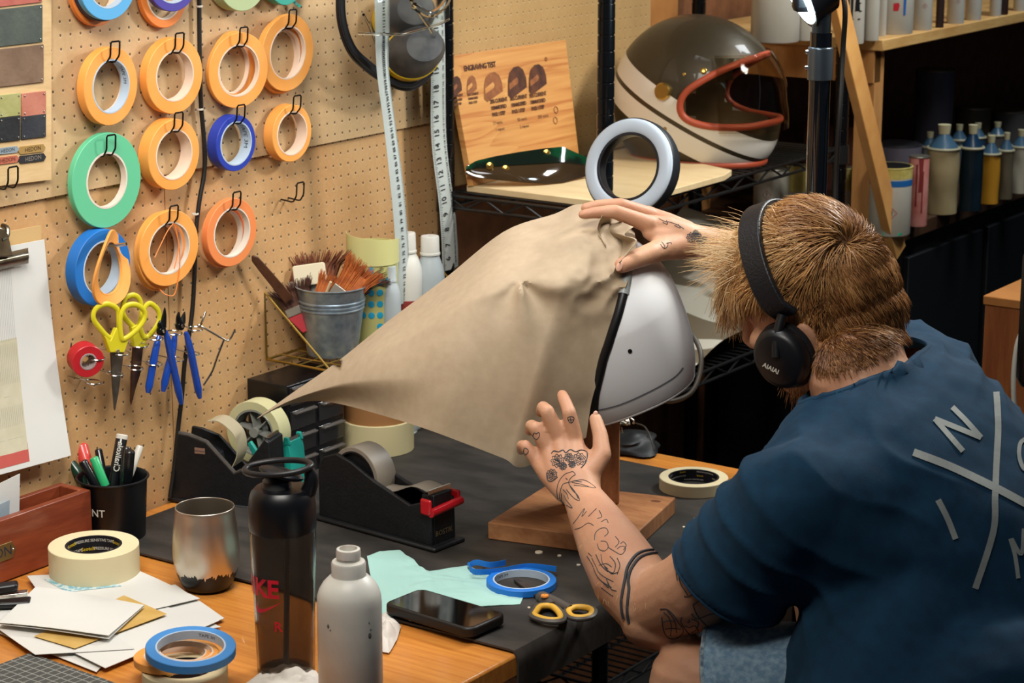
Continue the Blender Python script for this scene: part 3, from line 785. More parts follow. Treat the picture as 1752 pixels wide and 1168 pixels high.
# ================================================================ THINGS ON THE BENCH
MZ = DZ+0.0038      # top of the mat
def pxm(p): return FPX/depth(p)
def heading(a):    # direction on the bench: a degrees from the picture's right, towards the back
    h = V((-math.sin(AZ), math.cos(AZ), 0)); r = math.radians(a)
    return (RIGHT*math.cos(r) + h*math.sin(r))
M_mask = mat('masking_tape', 'd6c8a0', 0.6, c2='dccfa8', scale=12)
M_maskside = mat('masking_tape_side', 'cdbd92', .65)
M_core_blk = mat('core_black', '15151c', .5)
M_pw = mat('print_white', 'c8c4b8', .6); M_py = mat('print_yellow', 'd6b81e', .6)
def masking_roll(label, px, pytop, wpx, w, z0, rows=3, ri=.66):
    c0 = on_z(px, pytop, z0+w); R = wpx/2*depth(c0)/FPX; c = c0-V((0, 0, w/2)); r = R*ri
    t = thing('masking_tape_roll', label, 'tape roll', (c.x, c.y, z0))
    MB().torus_prof(ring_prof(R, r, w), c, None, 72).build('tape', M_mask, t)
    cr = MB().torus_prof(ring_prof(r-.0001, r-.003, w*1.01, .0003), c, None, 72).build('core', M_core_blk, t)
    ty = MB(); tw = MB(); rr = r-.0032; n = max(3, int(2*math.pi*rr/.075))
    hs = w/rows*.55
    for k in range(rows):
        z = w*(k+.5)/rows-w/2
        for i in range(n):
            a = 2*math.pi*(i+.37*k)/n
            text_wrap(tw, 'PRESSURE SENSITIVE TAPE', hs*.85, c, Matrix.Identity(3), rr, a, z, inward=True, flip=False, space=.9, thick=.01)
            text_wrap(ty, 'Scotch', hs*1.1, c, Matrix.Identity(3), rr, a-math.pi/n, z, inward=True, thick=.02)
    tw.build('white_print', M_pw, cr, smooth=False, fix=False); ty.build('yellow_print', M_py, cr, smooth=False, fix=False)
    return t
masking_roll('wide cream masking tape roll lying flat beside the wooden box', 160, 931, 154, .048, DZ, rows=4, ri=.63)
masking_roll('narrow cream masking tape roll lying flat on the mat by the blue sleeve', 1187, 815, 118, .019, MZ, rows=3, ri=.74)

# ---- wooden box with papers standing in it
M_mahog = wood('mahogany', '6e2e18', '8a4226', axis=(10, 1, 10), scale=5, rough=0.4, coat=.2)
p = on_z(160, 938, DZ); bx = p.x; y1 = p.y; y0 = y1-.42; H = .088
wb = thing('wooden_box', 'reddish wooden box with a brass name plate at the left edge of the bench', 'box', (bx/2, (y0+y1)/2, DZ))
MB().box2((bx-.012, y0, DZ), (bx, y1, DZ+H)).build('front_panel', M_mahog, wb, bevel=.0015)
MB().box2((.004, y0, DZ), (.014, y1, DZ+H)).build('back_panel', M_mahog, wb, bevel=.0015)
MB().box2((.014, y1-.012, DZ), (bx-.012, y1, DZ+H)).build('side_panel', M_mahog, wb, bevel=.0015)
MB().box2((.014, y0, DZ), (bx-.012, y0+.012, DZ+H)).build('side_panel', M_mahog, wb, bevel=.0015)
MB().box2((.014, y0+.012, DZ), (bx-.012, y1-.012, DZ+.006)).build('bottom_panel', M_mahog, wb)
c = on_x(-2, 948, bx+.0008)
o = MB().prism([(-.05, -.012), (.024, -.012), (.031, 0), (.024, .012), (-.05, .012)], m4(frame((1, 0, 0), (0, 1, 0)), c-V((.0008, 0, 0))), .0012).build('name_plate', mat('brass_plate', '8f7a4c', .35, metal=.8), wb, bevel=.0003)
tb = MB(); text_flat(tb, 'HEDON', .020, m4(frame((1, 0, 0), (0, 1, 0)), c+V((.0006, -.012, 0)))); tb.build('lettering', M_print, o, smooth=False)
MB().lathe([(.0018, 0), (.0012, .0008)], c+V((.0006, .026, 0)), frame((1, 0, 0)), 10).build('screw', M_chrome, o)
M_mag = mat('magazine_blue', '6f8ba0', .4, c2='c4c4b8', scale=14, lo=.45, hi=.55)
for i, (dx, hh, lab, m) in enumerate([(.018, .135, 'white sheet leaning at the back of the wooden box', MATS['paper_white']), (.032, .12, 'pale blue sheet standing in the wooden box', mat('paper_blue', '9fb2bf', .6)), (.048, .100, 'crumpled blue and grey leaflet standing in the wooden box', M_mag)]):
    def lf(u, v, dx=dx, hh=hh, i=i):
        y = y0+.02+u*(.30-.03*i); return (dx+.012*v+.004*math.sin(u*9+i), y, DZ+.008+hh*v*(1-.12*u*(i+1)+.05*math.sin(u*7)))
    tag(MB().grid(lf, 16, 8, thick=.0006).build('paper_sheet', m, loc=(dx, y0+.15, DZ)), lab, 'paper')

# ---- pen cup
c = on_z(181, 900, DZ); c.x = max(c.x, .05)
c = V((.062, on_z(181, 900, DZ).y+.03, DZ))
c = V((.055, on_z(188, 905, DZ).y-.022, DZ)); R0 = 52/pxm(c); R1 = 60/pxm(c); H = .092
pc = thing('pen_cup', 'black cup of marker pens standing against the pegboard', 'pen cup', c)
M_cup = mat('cup_black', '0d0f13', .35)
MB().lathe([(R0*.96, 0), (R0, .003), (R1*.97, H-.004), (R1, H-.001), (R1-.0015, H), (R1*.95, H-.004), (R0*.94, .006), (.001, .006)], c, None, 40, cap=False).build('cup', M_cup, pc)
MB().lathe([(.001, .0), (R0*.96, 0), (R0*.96, .004), (.001, .004)], c, None, 40, cap=False).build('cup_bottom', M_cup, pc)
MB().torus_prof([(R1+.0002+.0017*math.cos(q*math.pi/4), H+.0017*math.sin(q*math.pi/4)) for q in range(8)], c, None, 48).build('rim', M_cup, pc)
tb = MB(); ang = math.atan2(-RIGHT.y*0-FWD.y, -FWD.x)
text_wrap(tb, 'NT', .0155, c, Matrix.Identity(3), R0+(R1-R0)*.55+.0006, ang-.30, H*.55, thick=.01); tb.build('lettering', M_pw, pc, smooth=False, fix=False)
def pen(label, px, py, bx_, by_, r, cols, cat='marker pen', L=.13, depthofs=0.0, print_=None):
    tip = at(px, py, depth(c)+depthofs); 
    base = c + V((bx_, by_, .010)); d = (tip-base).normalized(); base = tip-d*max(L, (tip-base).length)
    if base.z < DZ+.008: base = tip - d*((tip.z-DZ-.008)/d.z)
    t = thing('marker_pen', label, cat, base); L = (tip-base).length; R = frame(d)
    MB().lathe([(r*.6, 0), (r, .004), (r, L*.62)], base, R, 16).build('barrel', cols[0], t, bevel=.0004)
    MB().lathe([(r*1.08, L*.62), (r*1.1, L*.98), (r*.85, L), ], base, R, 16).build('cap', cols[1], t, bevel=.0004)
    if print_:
        tb = MB(); side = (CAM-tip).normalized(); side = (side-d*side.dot(d)).normalized()
        R2 = frame(side, d)
        text_wrap(tb, print_, r*1.25, base+d*L*.80, Matrix((side, side.cross(d)*-1, d)).transposed() @ Matrix(((1, 0, 0), (0, 1, 0), (0, 0, 1))), r*1.12, 0, 0)
        tb2 = MB(); vs, fs = text_geo(print_, r*1.3)
        tb2.add([base + d*(L*.80+v.x) + side*(r*1.14) + d.cross(side)*(-v.y)*-1 for v in vs], fs)
        tb2.build('lettering', M_pw, t, smooth=False, fix=False)
    return t
def pm(n, cc_, r=.3): return mat('pen_'+n, cc_, r, coat=.3)
K = pm('black', '0e1013'); Wp = pm('white', 'd0ccc0'); Rd = pm('red', 'cf4038', .45); Gn = pm('green', '2ca868', .4); Dg = pm('dark_green', '123c2c')
pen('red capped marker at the back of the pen cup', 138, 760, -.005, -.012, .0090, (Wp, Rd), depthofs=.012)
pen('dark green marker leaning left over the cup rim', 116, 785, .0, .01, .0072, (Dg, Dg), depthofs=.0)
pen('bright green capped marker leaning left in the cup', 160, 782, .012, .006, .0062, (K, Gn), depthofs=-.02)
pen('black marker leaning left between the green markers', 141, 788, .01, .004, .0062, (K, K), depthofs=-.025)
pen('thin black marker standing behind the bright green one', 168, 768, .0, .0, .0052, (K, K), depthofs=.01)
pen('tall black paint marker with white lettering leaning right', 209, 744, -.012, -.008, .0078, (K, Wp), depthofs=.01, print_=None)
pen('white capped pen at the right side of the cup', 240, 762, -.01, .004, .0048, (Wp, Wp), depthofs=.015)
pen('fat black marker in front at the right of the cup', 222, 770, .004, .012, .0072, (K, K), depthofs=-.03)
pen('second black marker leaning at the right of the cup', 217, 764, .0, .008, .0065, (K, K), depthofs=.0)
# black sleeve and lettering of the tall paint marker
o = [q for q in col.objects if q.get('label', '').startswith('tall black paint')][0]
cap = [q for q in o.children if q.name.startswith('cap')][0]; cap.data.materials[0] = K
tipp = at(209, 744, depth(c)+.01); dd = (tipp-ORG[o]).normalized(); Rr = frame(dd)
MB().lathe([(.0087, -.006), (.0088, 0), (.007, .0012)], tipp, Rr, 16).build('end_cap', Wp, o, bevel=.0004)
side = (CAM-tipp); side = (side-dd*side.dot(dd)).normalized()
vs, fs = text_geo('Chalkola', .0125, thick=.01); u2 = dd.cross(side)*-1
tb = MB(); tb.add([tipp-dd*.032 + dd*v.x + side*(.0089+.0006 - v.y**2*50) + u2*(v.y)*-1 for v in vs], fs)
tb.build('lettering', M_pw, o, smooth=False, fix=False)

# ---- steel tumbler
c = on_z(355, 1003, DZ); s = 1/pxm(c)
M_brush = mat('brushed_steel', 'c4bbae', 0.36, metal=1.0)
M_dip = mat('black_dip', '101113', .35)
g = NT(M_brush); vec, x, y, z = g.obj_xyz(); nz = g.noise(vec, 260, 3, (1, 1, .06)); n3 = g.noise(vec, 60, 2, (1, 1, .2))
lim = g.math('ADD', .026, g.math('ADD', g.math('MULTIPLY', g.math('SUBTRACT', nz, .5), .022), g.math('MULTIPLY', g.math('SUBTRACT', n3, .5), .016)))
rad = g.math('SQRT', g.math('ADD', g.math('MULTIPLY', x, x), g.math('MULTIPLY', y, y)))
dk = g.math('LESS_THAN', z, lim)
g.link(g.mix(dk, lin('cdc3b4'), lin('101113')), g.b.inputs['Base Color']); g.link(g.math('SUBTRACT', 1.0, dk), g.b.inputs['Metallic'])
tz = thing('steel_tumbler', 'brushed steel stemless tumbler with a ragged black base', 'tumbler', c)
prof = [(.028, 0), (.0335, .004), (.040, .018), (.0445, .036), (.0455, .055), (.0440, .078), (.0415, .098), (.0405, .110), (.0398, .1125), (.0388, .1115), (.0395, .100), (.043, .055), (.038, .015), (.001, .010)]
k = (57*s)/.0455; prof = [(r*k, z*k*1.02) for r, z in prof]
def subp(p, n=4):
    o = []
    for a, b in zip(p[:-1], p[1:]):
        for i in range(n): o.append((a[0]+(b[0]-a[0])*i/n, a[1]+(b[1]-a[1])*i/n))
    return o+[p[-1]]
mbt = MB(); prf = [(q.x, q.y) for q in spline([V((r, z, 0)) for r, z in prof], 5)]
mbt.lathe(prf, c, None, 96, cap=False)
mbt.build('cup', M_brush, tz, angle=60)
MB().lathe([(.001, 0), (.028*k, 0), (.030*k, .002), (.001, .004)], c, None, 48, cap=False).build('base', M_dip, tz)

# ---- dark water bottle
c = on_z(490, 1150, DZ); s = 1/pxm(c); Rb = 56*s
wbt = thing('water_bottle', 'smoky clear sports bottle with black flip lid and red lettering', 'bottle', c)
M_smoke = mat('smoky_plastic', 'a39a92', 0.06, trans=.97, ior=1.15)
M_water = mat('bottle_lid_black', '0c0e12', .35)
Hb = .225
MB().lathe([(Rb*.80, 0), (Rb*.88, .004), (Rb*.9, .03), (Rb*.93, .10), (Rb*.99, .16), (Rb, .185), (Rb*.985, .190), (Rb*.95, .1895), (Rb*.93, .16), (Rb*.87, .10), (Rb*.84, .03), (Rb*.80, .010), (.001, .006)], c, None, 48, cap=False).build('body', M_smoke, wbt)
MB().lathe([(.001, 0), (Rb*.80, 0), (Rb*.82, .003), (.001, .005)], c, None, 48, cap=False).build('base', M_smoke, wbt)
MB().tube([c+V((0, 0, .012)), c+V((.004, .004, .19))], .0035, 10).build('straw', mat('straw_plastic', '8a8076', .4, trans=.3), wbt)
ld = MB().lathe([(Rb*1.0, .186), (Rb*1.02, .190), (Rb*1.02, .212), (Rb*.99, .224), (Rb*.93, .232), (Rb*.80, .2375), (.001, .239)], c, None, 48, cap=False).build('lid', M_water, wbt)
hd = heading(-8); hs = heading(82)
sp_ = MB().lathe([(Rb*.46, .236), (Rb*.42, .246), (Rb*.30, .250), (.001, .251)], c+hd*(-.006), None, 24, cap=False)
sp_.build('spout', mat('spout_grey', '3a3a3a', .35), ld)
lp = []
Rt = frame((hd*-.10 + V((0, 0, 1)) + hs*-.12), hd)
cen = c+V((0, 0, .262))-hd*.004
lp = [cen + Rt @ V((Rb*1.02*math.cos(a), Rb*.55*math.sin(a), 0)) for a in [i*2*math.pi/40 for i in range(40)]]
MB().tube(lp, .0038, 10, closed=True).build('carry_loop', mat('loop_black', '1c1c1e', .4), ld)
MB().tube([cen+hd*Rb*.95, c+hd*Rb*.92+V((0, 0, .248)), c+hd*Rb*.8+V((0, 0, .232))], [.006, .009, .010], 10, sub=3).build('hinge', M_water, ld)
cp_ = MB().ell(c+V((0, 0, .255)), (Rb*.7, Rb*.45, .005), frame((hd*.25+V((0, 0, 1))), hd)); cp_.build('flip_cap', M_water, ld)
M_red = mat('print_red', 'c2122c', .5)
tb = MB(); a0 = math.atan2(CAM.y-c.y, CAM.x-c.x)
text_wrap(tb, 'NIKE', .031, c, Matrix.Identity(3), Rb*.965+.0008, a0-1.02, .120, thick=.03)
text_wrap(tb, 'R', .018, c, Matrix.Identity(3), Rb*.93+.0008, a0-.22, .073, thick=.01)
sw = []
for u, lo_, hi_ in [(-1, -.35, .35), (-.85, -.9, -.1), (-.6, -1.0, -.45), (-.2, -.75, -.35), (.3, -.25, .0), (.9, .45, .55), (1.3, .95, .97)]:
    sw.append((u*.018, lo_*.010, hi_*.010))
vs = []; fs = []
for u, lo_, hi_ in sw:
    a = a0-.62+u/Rb; vs += [c+V(((Rb*.96+.0008)*math.cos(a), (Rb*.96+.0008)*math.sin(a), .098+lo_)), c+V(((Rb*.96+.0008)*math.cos(a), (Rb*.96+.0008)*math.sin(a), .098+hi_))]
fs = [(2*i, 2*i+2, 2*i+3, 2*i+1) for i in range(len(sw)-1)]
tb.add(vs, fs); tb.build('red_print', M_red, wbt, smooth=False, fix=False)

# ---- white squeeze bottle
c = on_z(601, 1215, DZ); s = 1/pxm(c); Rb = 55*s
sb = thing('plastic_bottle', 'milky white plastic bottle without a cap at the front of the bench', 'bottle', c)
M_milk = mat('milky_plastic', 'd6d4ca', 0.4, sss=.25, c2='c8c6be', scale=18)
hz = lambda y: (on_z(601, 1215, DZ) , (1215-y)*s*1.03)[1]
pf = [(.001, .001), (Rb*.93, 0), (Rb, .004), (Rb, hz(1024)), (Rb*.985, hz(1012)), (Rb*.93, hz(1002)), (Rb*.80, hz(990)), (Rb*.62, hz(980)), (Rb*.54, hz(977)), (Rb*.53, hz(974)), (Rb*.53, hz(956)), (Rb*.50, hz(953)), (Rb*.35, hz(951)), (Rb*.35, hz(947)), (Rb*.38, hz(946)), (Rb*.38, hz(937)), (Rb*.36, hz(932)), (Rb*.28, hz(931)), (Rb*.28, hz(946)), (.001, hz(948))]
MB().lathe(pf, c, None, 48, cap=False).build('body', M_milk, sb)
stn = MB(); 
for (a, z, r) in ((.62, hz(1067), .0024), (.60, hz(1045), .0009), (.66, hz(1057), .0010), (-.74, hz(1050), .0016), (-.66, hz(1056), .0008)):
    aa = a0+a; stn.ell(c+V((Rb*math.cos(aa), Rb*math.sin(aa), z)), (.0006, r, r*1.6), frame((0, 0, 1), (math.cos(aa), math.sin(aa), 0)))
stn.build('stains', mat('stain_dark', '5c5a55', .7), sb)

# ---- papers
M_paper = mat('paper_plain', 'cfcfca', .75, c2='d6d5cf', scale=4)
M_ysheet = mat('paper_yellow_print', 'c09a50', .7, c2='cba860', scale=30)
def sheet(label, quad, z, m, bend=0.0, n=12, th=.0006, seed=0, curl=0.0):
    q = [on_z(a, b, z) for a, b in quad]
    def f(u, v):
        p = q[0].lerp(q[1], u).lerp(q[3].lerp(q[2], u), v)
        w = noise.noise(V((u*2.2+seed, v*2.2, seed)))
        p = p.copy(); p.z = z + bend*(w+.5)*.6 + curl*(max(0, u-.7)/.3)**2
        return p
    o = MB().grid(f, n, n, thick=-th).build('paper_sheet', m, loc=(q[0]+q[2])/2)
    return tag(o, label, 'paper'), f
sheet('lowest white sheet of the pile, its corner showing beside the cutting mat', [(-60, 1060), (150, 1040), (200, 1112), (165, 1150)], DZ+.001, M_paper, .002, seed=4)
sheet('white sheet with a ragged right corner sticking out toward the tumbler', [(40, 1040), (300, 1000), (384, 1058), (210, 1128)], DZ+.0035, M_paper, .002, seed=9)
o, f = sheet('large white sheet with pale blue and yellow printed tables', [(46, 985), (232, 974), (342, 1024), (110, 1078)], DZ+.0075, M_paper, .002, seed=2)
M_tc = mat('table_cyan', '7fb2bf', .7, c2='c4d4d4', scale=160, lo=.45, hi=.55)
MB().grid(lambda u, v: V(f(.12+.45*u+.1*v, .10+.30*v+.0*u))+V((0, 0, .0005)), 10, 8).build('printed_table', M_tc, o, fix=False)
o2, f2 = sheet('long white sheet with a yellow printed block under the folded sheet', [(-70, 1020), (200, 1015), (375, 1062), (180, 1143)], DZ+.0055, M_paper, .002, seed=12)
MB().grid(lambda u, v: (on_z(212, 1018, DZ+.0094).lerp(on_z(286, 1050, DZ+.0094), u)).lerp(on_z(58, 1088, DZ+.0094).lerp(on_z(128, 1109, DZ+.0094), u), v), 10, 10).build('printed_block', M_ysheet, o, fix=False)
M_lines = mat('table_line', '8a6f34', .7)
sheet('white bottom sheet spread at the left edge under the folded sheet', [(-60, 1035), (120, 1030), (230, 1110), (60, 1120)], DZ+.0070, M_paper, .0015, seed=15)
fq = [(62, 1004), (247, 1036), (186, 1092), (-2, 1068)]
fold = thing('folded_paper', 'folded white paper lying on top of the paper pile', 'paper', on_z(120, 1050, DZ))
q = [on_z(a, b, DZ+.014) for a, b in fq]
for (k_, z_) in ((0, 0), (1, .0045)):
    def ff(u, v):
        p = q[0].lerp(q[1], u).lerp(q[3].lerp(q[2], u), v).copy(); p.z += z_*(.35+.65*v)*(.5+.5*u)+.001*math.sin(u*4); return p
    MB().grid(ff, 12, 10, thick=.0005).build('leaf', M_paper, fold)
sheet('white sheet corner poking out beyond the pile toward the blue ring', [(220, 1075), (330, 1050), (378, 1072), (250, 1098)], DZ+.002, M_paper, .001, seed=22)

# ---- cutting mat
cm_m = mat('cutting_mat', '4a4c48', .6); g = NT(cm_m); vec, x, y, z = g.obj_xyz()
ca = math.cos(math.radians(24)); sa = math.sin(math.radians(24))
def gl(a, w): return g.math('LESS_THAN', g.math('ABSOLUTE', g.math('SUBTRACT', g.math('FRACT', g.math('DIVIDE', a, .0125)), .5)), w)
g1 = g.math('MAXIMUM', gl(x, .05), gl(y, .05))
g.link(g.mix(g1, lin('484a47'), lin('9a9b95')), g.b.inputs['Base Color'])
tr = on_z(52, 1119, DZ+.001); e1 = (on_z(190, 1168, DZ)-on_z(52, 1119, DZ)).normalized(); e2 = -V((e1.y, -e1.x, 0)); e2 = V((e1.y, -e1.x, 0))
if e2.dot(on_z(0, 1150, DZ)-tr) < 0: e2 = -e2
cm = MB().add([V((0, 0, 0)), V((.35, 0, 0)), V((.35, -.3, 0)), V((0, -.3, 0))], [(0, 1, 2, 3)])
mb = MB().box2((0, -.30, 0), (.36, 0, .0025)); o = mb.build('cutting_mat', cm_m, loc=(0, 0, 0), bevel=.0005)
o.location = tr; o.rotation_euler = (0, 0, math.atan2(e1.y, e1.x))
if (Matrix.Rotation(o.rotation_euler.z, 3, 'Z') @ V((0, -1, 0))).dot(e2) < 0: 
    for v_ in o.data.vertices: v_.co.y *= -1
    o.data.flip_normals()
tag(o, 'grey cutting mat with a pale grid at the bottom left corner', 'cutting mat')

# ---- stapler at the left edge
c = on_z(-20, 1035, DZ+.012)
st = thing('stapler', 'black stapler with a silver top lying on the papers at the left edge', 'stapler', V((c.x, c.y, DZ+.010)))
hd = heading(8); R = frame((0, 0, 1), hd)
MB().box(c+V((0, 0, .002)), (.11, .026, .008), R).build('base', M_cup, st, bevel=.003)
MB().box(c+V((0, 0, .020))-hd*.01, (.10, .020, .012), frame((hd*-.10+V((0, 0, 1))), hd)).build('arm', M_cup, st, bevel=.004)
MB().box(c+V((0, 0, .0115))+hd*.004, (.095, .014, .006), frame((hd*-.06+V((0, 0, 1))), hd)).build('magazine', M_chrome, st, bevel=.001)

# ---- stack of small rolls at the bottom
c = on_z(318, 1168, DZ)
def flat_roll(label, px, py, wpx, z0, w, rif, m, mc, tilt=(0, 0, 1), text=None, name='tape_roll'):
    cc_ = on_z(px, py, z0+w); R = wpx/2*depth(cc_)/FPX; cc_ = cc_-V((0, 0, w/2))
    return roll(label, cc_, R, R*rif, w, m, mc, axis=tilt, name=name, base=V((cc_.x, cc_.y, z0)), text=text)
masking_roll('white masking tape roll at the bottom of the small stack by the papers', 316, 1142, 146, .024, DZ, rows=2, ri=.66)
flat_roll('orange tape roll lying tilted between the white and the blue rings', 300, 1118, 142, DZ+.0245, .010, .76, M_orange, M_corep, tilt=(-.06, .03, 1))
flat_roll('narrow orange ring lying inside the tilted blue ring', 318, 1112, 112, DZ+.0355, .007, .84, M_orange, M_corep, tilt=(.05, .05, 1))
flat_roll('blue tape ring lying on top of the orange and white rolls', 326, 1104, 154, DZ+.046, .011, .78, mat('sky_blue_tape', '3f86c8', .5), M_coreb, tilt=(.08, -.05, 1), text=('TAPE 3M', 2, 1.0))

# ---- scrunched tissues
M_tis = mat('tissue_white', 'cfc9c0', .8); M_cy = mat('tissue_mint', '9fc9c0', .8)
def tissue(label, outline, z, h, m, seed, cat='tissue', n=26, name='tissue'):
    pts = [on_z(a, b, z) for a, b in outline]; cen = sum(pts, V((0, 0, 0)))/len(pts)
    def f(u, v):
        a = u*len(pts); i = int(a) % len(pts); p = pts[i].lerp(pts[(i+1) % len(pts)], a-int(a))
        r = v; q = cen.lerp(p, r)
        w = abs(noise.noise(V((q.x*22+seed, q.y*22, 1))))+.6*abs(noise.noise(V((q.x*55, q.y*55+seed, 2))))
        return V((q.x, q.y, z + h*(w*.9*(1.02-r*.85) + .30*(1-r*r))))
    o = MB().grid(f, len(pts)*8, n, thick=-.0008).build(name, m, loc=V((cen.x, cen.y, z)), angle=25)
    return tag(o, label, cat)
tissue('mint green tissue spread on the mat under the phone', [(628, 952), (650, 944), (684, 942), (692, 966), (735, 978), (800, 968), (838, 985), (835, 1000), (896, 1020), (890, 1034), (800, 1040), (700, 1046), (655, 1060), (640, 1020)], MZ, .008, M_cy, 3)
tissue('white crumpled tissue beside the milky bottle', [(640, 1070), (660, 1050), (685, 1074), (678, 1096), (665, 1118), (635, 1110)], DZ, .03, M_tis, 8)
tissue('white crumpled tissue at the bottom edge in front of the dark bottle', [(400, 1185), (450, 1150), (500, 1138), (540, 1150), (560, 1185), (480, 1215)], DZ, .035, M_tis, 5)
tissue('small twist of mint tissue sticking out in front of the phone', [(668, 1040), (700, 1048), (735, 1062), (735, 1070), (700, 1062)], MZ, .012, M_cy, 11)

# ---- phone
q = [on_z(a, b, MZ+.020) for a, b in [(655, 1030), (718, 1001), (865, 1044), (808, 1075)]]
ctr = sum(q, V((0, 0, 0)))/4; ex = (q[2]-q[1]).normalized(); ph = thing('smartphone', 'black smartphone lying screen up on the mint tissue', 'phone', V((ctr.x, ctr.y, MZ+.002)))
Rp = frame((0, 0, 1), ex); cz = V((ctr.x, ctr.y, MZ+.011)); pw, pd = .150, .076
def rrect(w, h, r, n=8):
    o = []
    for cx, cy, a0_ in ((w/2-r, h/2-r, 0), (-w/2+r, h/2-r, 90), (-w/2+r, -h/2+r, 180), (w/2-r, -h/2+r, 270)):
        for i in range(n+1): a = math.radians(a0_+90*i/n); o.append((cx+r*math.cos(a), cy+r*math.sin(a)))
    return o
MB().prism(rrect(pw, pd, .014), m4(Rp, cz-V((0, 0, .007))), .0135).build('case', mat('phone_case', '14110f', .5), ph, bevel=.003, seg=3)
scx = MB().prism(rrect(pw-.009, pd-.009, .011), m4(Rp, cz+V((0, 0, .0061))), .0006).build('screen', mat('phone_glass', '040507', .05, spec=.6), ph)

# ---- blue tape ring with loose end
cr = on_z(892, 992, MZ+.009); 
t = roll('bright blue tape ring with an unrolled end lying on the mat by the scissors', V((cr.x, cr.y, MZ+.0055)), 60/pxm(cr), 49/pxm(cr), .010, mat('vivid_blue_tape', '1d74cf', .45), M_coreb, axis=(0, 0, 1), text=('TAPE 3M', 2, 2.2), base=V((cr.x, cr.y, MZ)))
def lend(u, v):
    P = spline([on_z(a, b, MZ+h) for a, b, h in [(952, 973, .012), (905, 968, .012), (860, 975, .012), (815, 978, .014), (803, 968, .020), (815, 962, .026), (840, 966, .022), (865, 962, .018)]], 8)
    i = min(u, .9999)*(len(P)-1); k = int(i); p = P[k].lerp(P[k+1], i-k); return p+V((0, 0, (v-.5)*.008))
MB().grid(lend, 50, 1, thick=.0006).build('loose_end', MATS['vivid_blue_tape'], t)
tag(MB().grid(lambda u, v: on_z(800+28*u, 962-2*u+v*6, MZ+.006+.012*math.sin(u*3)), 10, 2, thick=.0005).build('tape_scrap', MATS['vivid_blue_tape'], loc=on_z(812, 962, MZ)), 'torn scrap of blue tape on the mint tissue', 'tape')

# ---- grey and yellow scissors lying on the mat
sg = thing('scissors', 'grey and yellow handled scissors lying on the mat beside the phone', 'scissors', on_z(950, 1045, MZ))
M_sgr = mat('scissor_grey', '4a443e', .5); M_sye = mat('scissor_inner_yellow', 'd9a83c', .5)
def lay(pts, z, r, sq=.7, sub=6):
    P = spline([on_z(a, b, z) for a, b in pts], sub, True); mb = MB().tube(P, r, 10, True)
    for i, p_ in enumerate(mb.v): mb.v[i] = V((p_.x, p_.y, z+(p_.z-z)*sq))
    return mb
for pts in ([(915, 1045), (922, 1036), (938, 1034), (950, 1038), (962, 1052), (960, 1062), (935, 1062), (912, 1054)], [(972, 1042), (985, 1037), (1005, 1038), (1016, 1044), (1012, 1054), (995, 1058), (978, 1056), (970, 1048)]):
    h_ = lay(pts, MZ+.008, .0052).build('handle', M_sgr, sg)
    cx = sum(a for a, b in pts)/len(pts); cy = sum(b for a, b in pts)/len(pts)
    lay([(cx+(a-cx)*.86, cy+(b-cy)*.84) for a, b in pts], MZ+.009, .0042, 1.0).build('grip_lining', M_sye, h_)
MB().tube([on_z(945, 1036, MZ+.009), on_z(930, 1025, MZ+.009), on_z(925, 1021, MZ+.009)], [.006, .008, .008], 10, sub=3).build('neck', M_sgr, sg)
MB().tube([on_z(975, 1042, MZ+.009), on_z(950, 1030, MZ+.010), on_z(928, 1022, MZ+.010)], [.006, .0075, .009], 10, sub=3).build('neck', M_sgr, sg)
MB().lathe([(.0055, 0), (.005, .002), (.0008, .0028)], on_z(932, 1020, MZ+.017), None, 16, cap=False).build('pivot', mat('pivot_orange', 'd98a3c', .4), sg)
MB().prism([(0, -.008), (.07, -.003), (.075, 0), (.07, .004), (0, .008)], m4(frame((0, 0, 1), on_z(890, 998, MZ)-on_z(925, 1021, MZ)), on_z(925, 1021, MZ+.002)), .003).build('blade', M_blade, sg)

# ---- wooden stand
M_stand = wood('stand_wood', '96603c', 'b98256', axis=(2, 12, 4), scale=5, rough=.5)
hst = thing('helmet_stand', 'thick pine block stand with an upright post under the white helmet', 'stand', on_z(995, 910, MZ))
q = [on_z(a, b, MZ+.026) for a, b in [(834, 893), (935, 823), (1155, 850), (1090, 915)]]
qb = [V((p_.x, p_.y, MZ)) for p_ in q]
q4 = [on_z(834, 893, MZ+.026), on_z(940, 826, MZ+.026), on_z(1156, 850, MZ+.026), on_z(1075, 925, MZ+.026)]
mb = MB().add([V((p_.x, p_.y, MZ)) for p_ in q4]+q4, [(3, 2, 1, 0), (4, 5, 6, 7), (0, 1, 5, 4), (1, 2, 6, 5), (2, 3, 7, 6), (3, 0, 4, 7)])
bs = mb.build('base', M_stand, hst, bevel=.002)
MB().ell(on_z(1122, 857, MZ+.026), (.008, .005, .0004), frame((0, 0, 1), heading(-20))).build('knot', mat('knot_brown', '6e3e22', .6), bs)
pc0 = on_z(1010, 862, MZ+.026)
MB().box(pc0+V((0, 0, .075)), (.075, .045, .15), frame((0, 0, 1), heading(30))).build('post', M_stand, hst, bevel=.003)

# ---- tape dispensers
M_dblk = mat('dispenser_black', '0c0e11', .5, bump=.3, bscale=250, c2='121417', scale=60)
M_dedge = mat('dispenser_worn', '3a3530', .6, c2='4c463f', scale=50)
def side_panel(mb, pts, base, ex, th):
    """outline in (along, up), extruded sideways by th around base"""
    ez = V((0, 0, 1)); n = ez.cross(ex)
    M = m4(Matrix((ex, ez, ex.cross(ez))).transposed(), base)
    return mb.prism(pts, M, th)
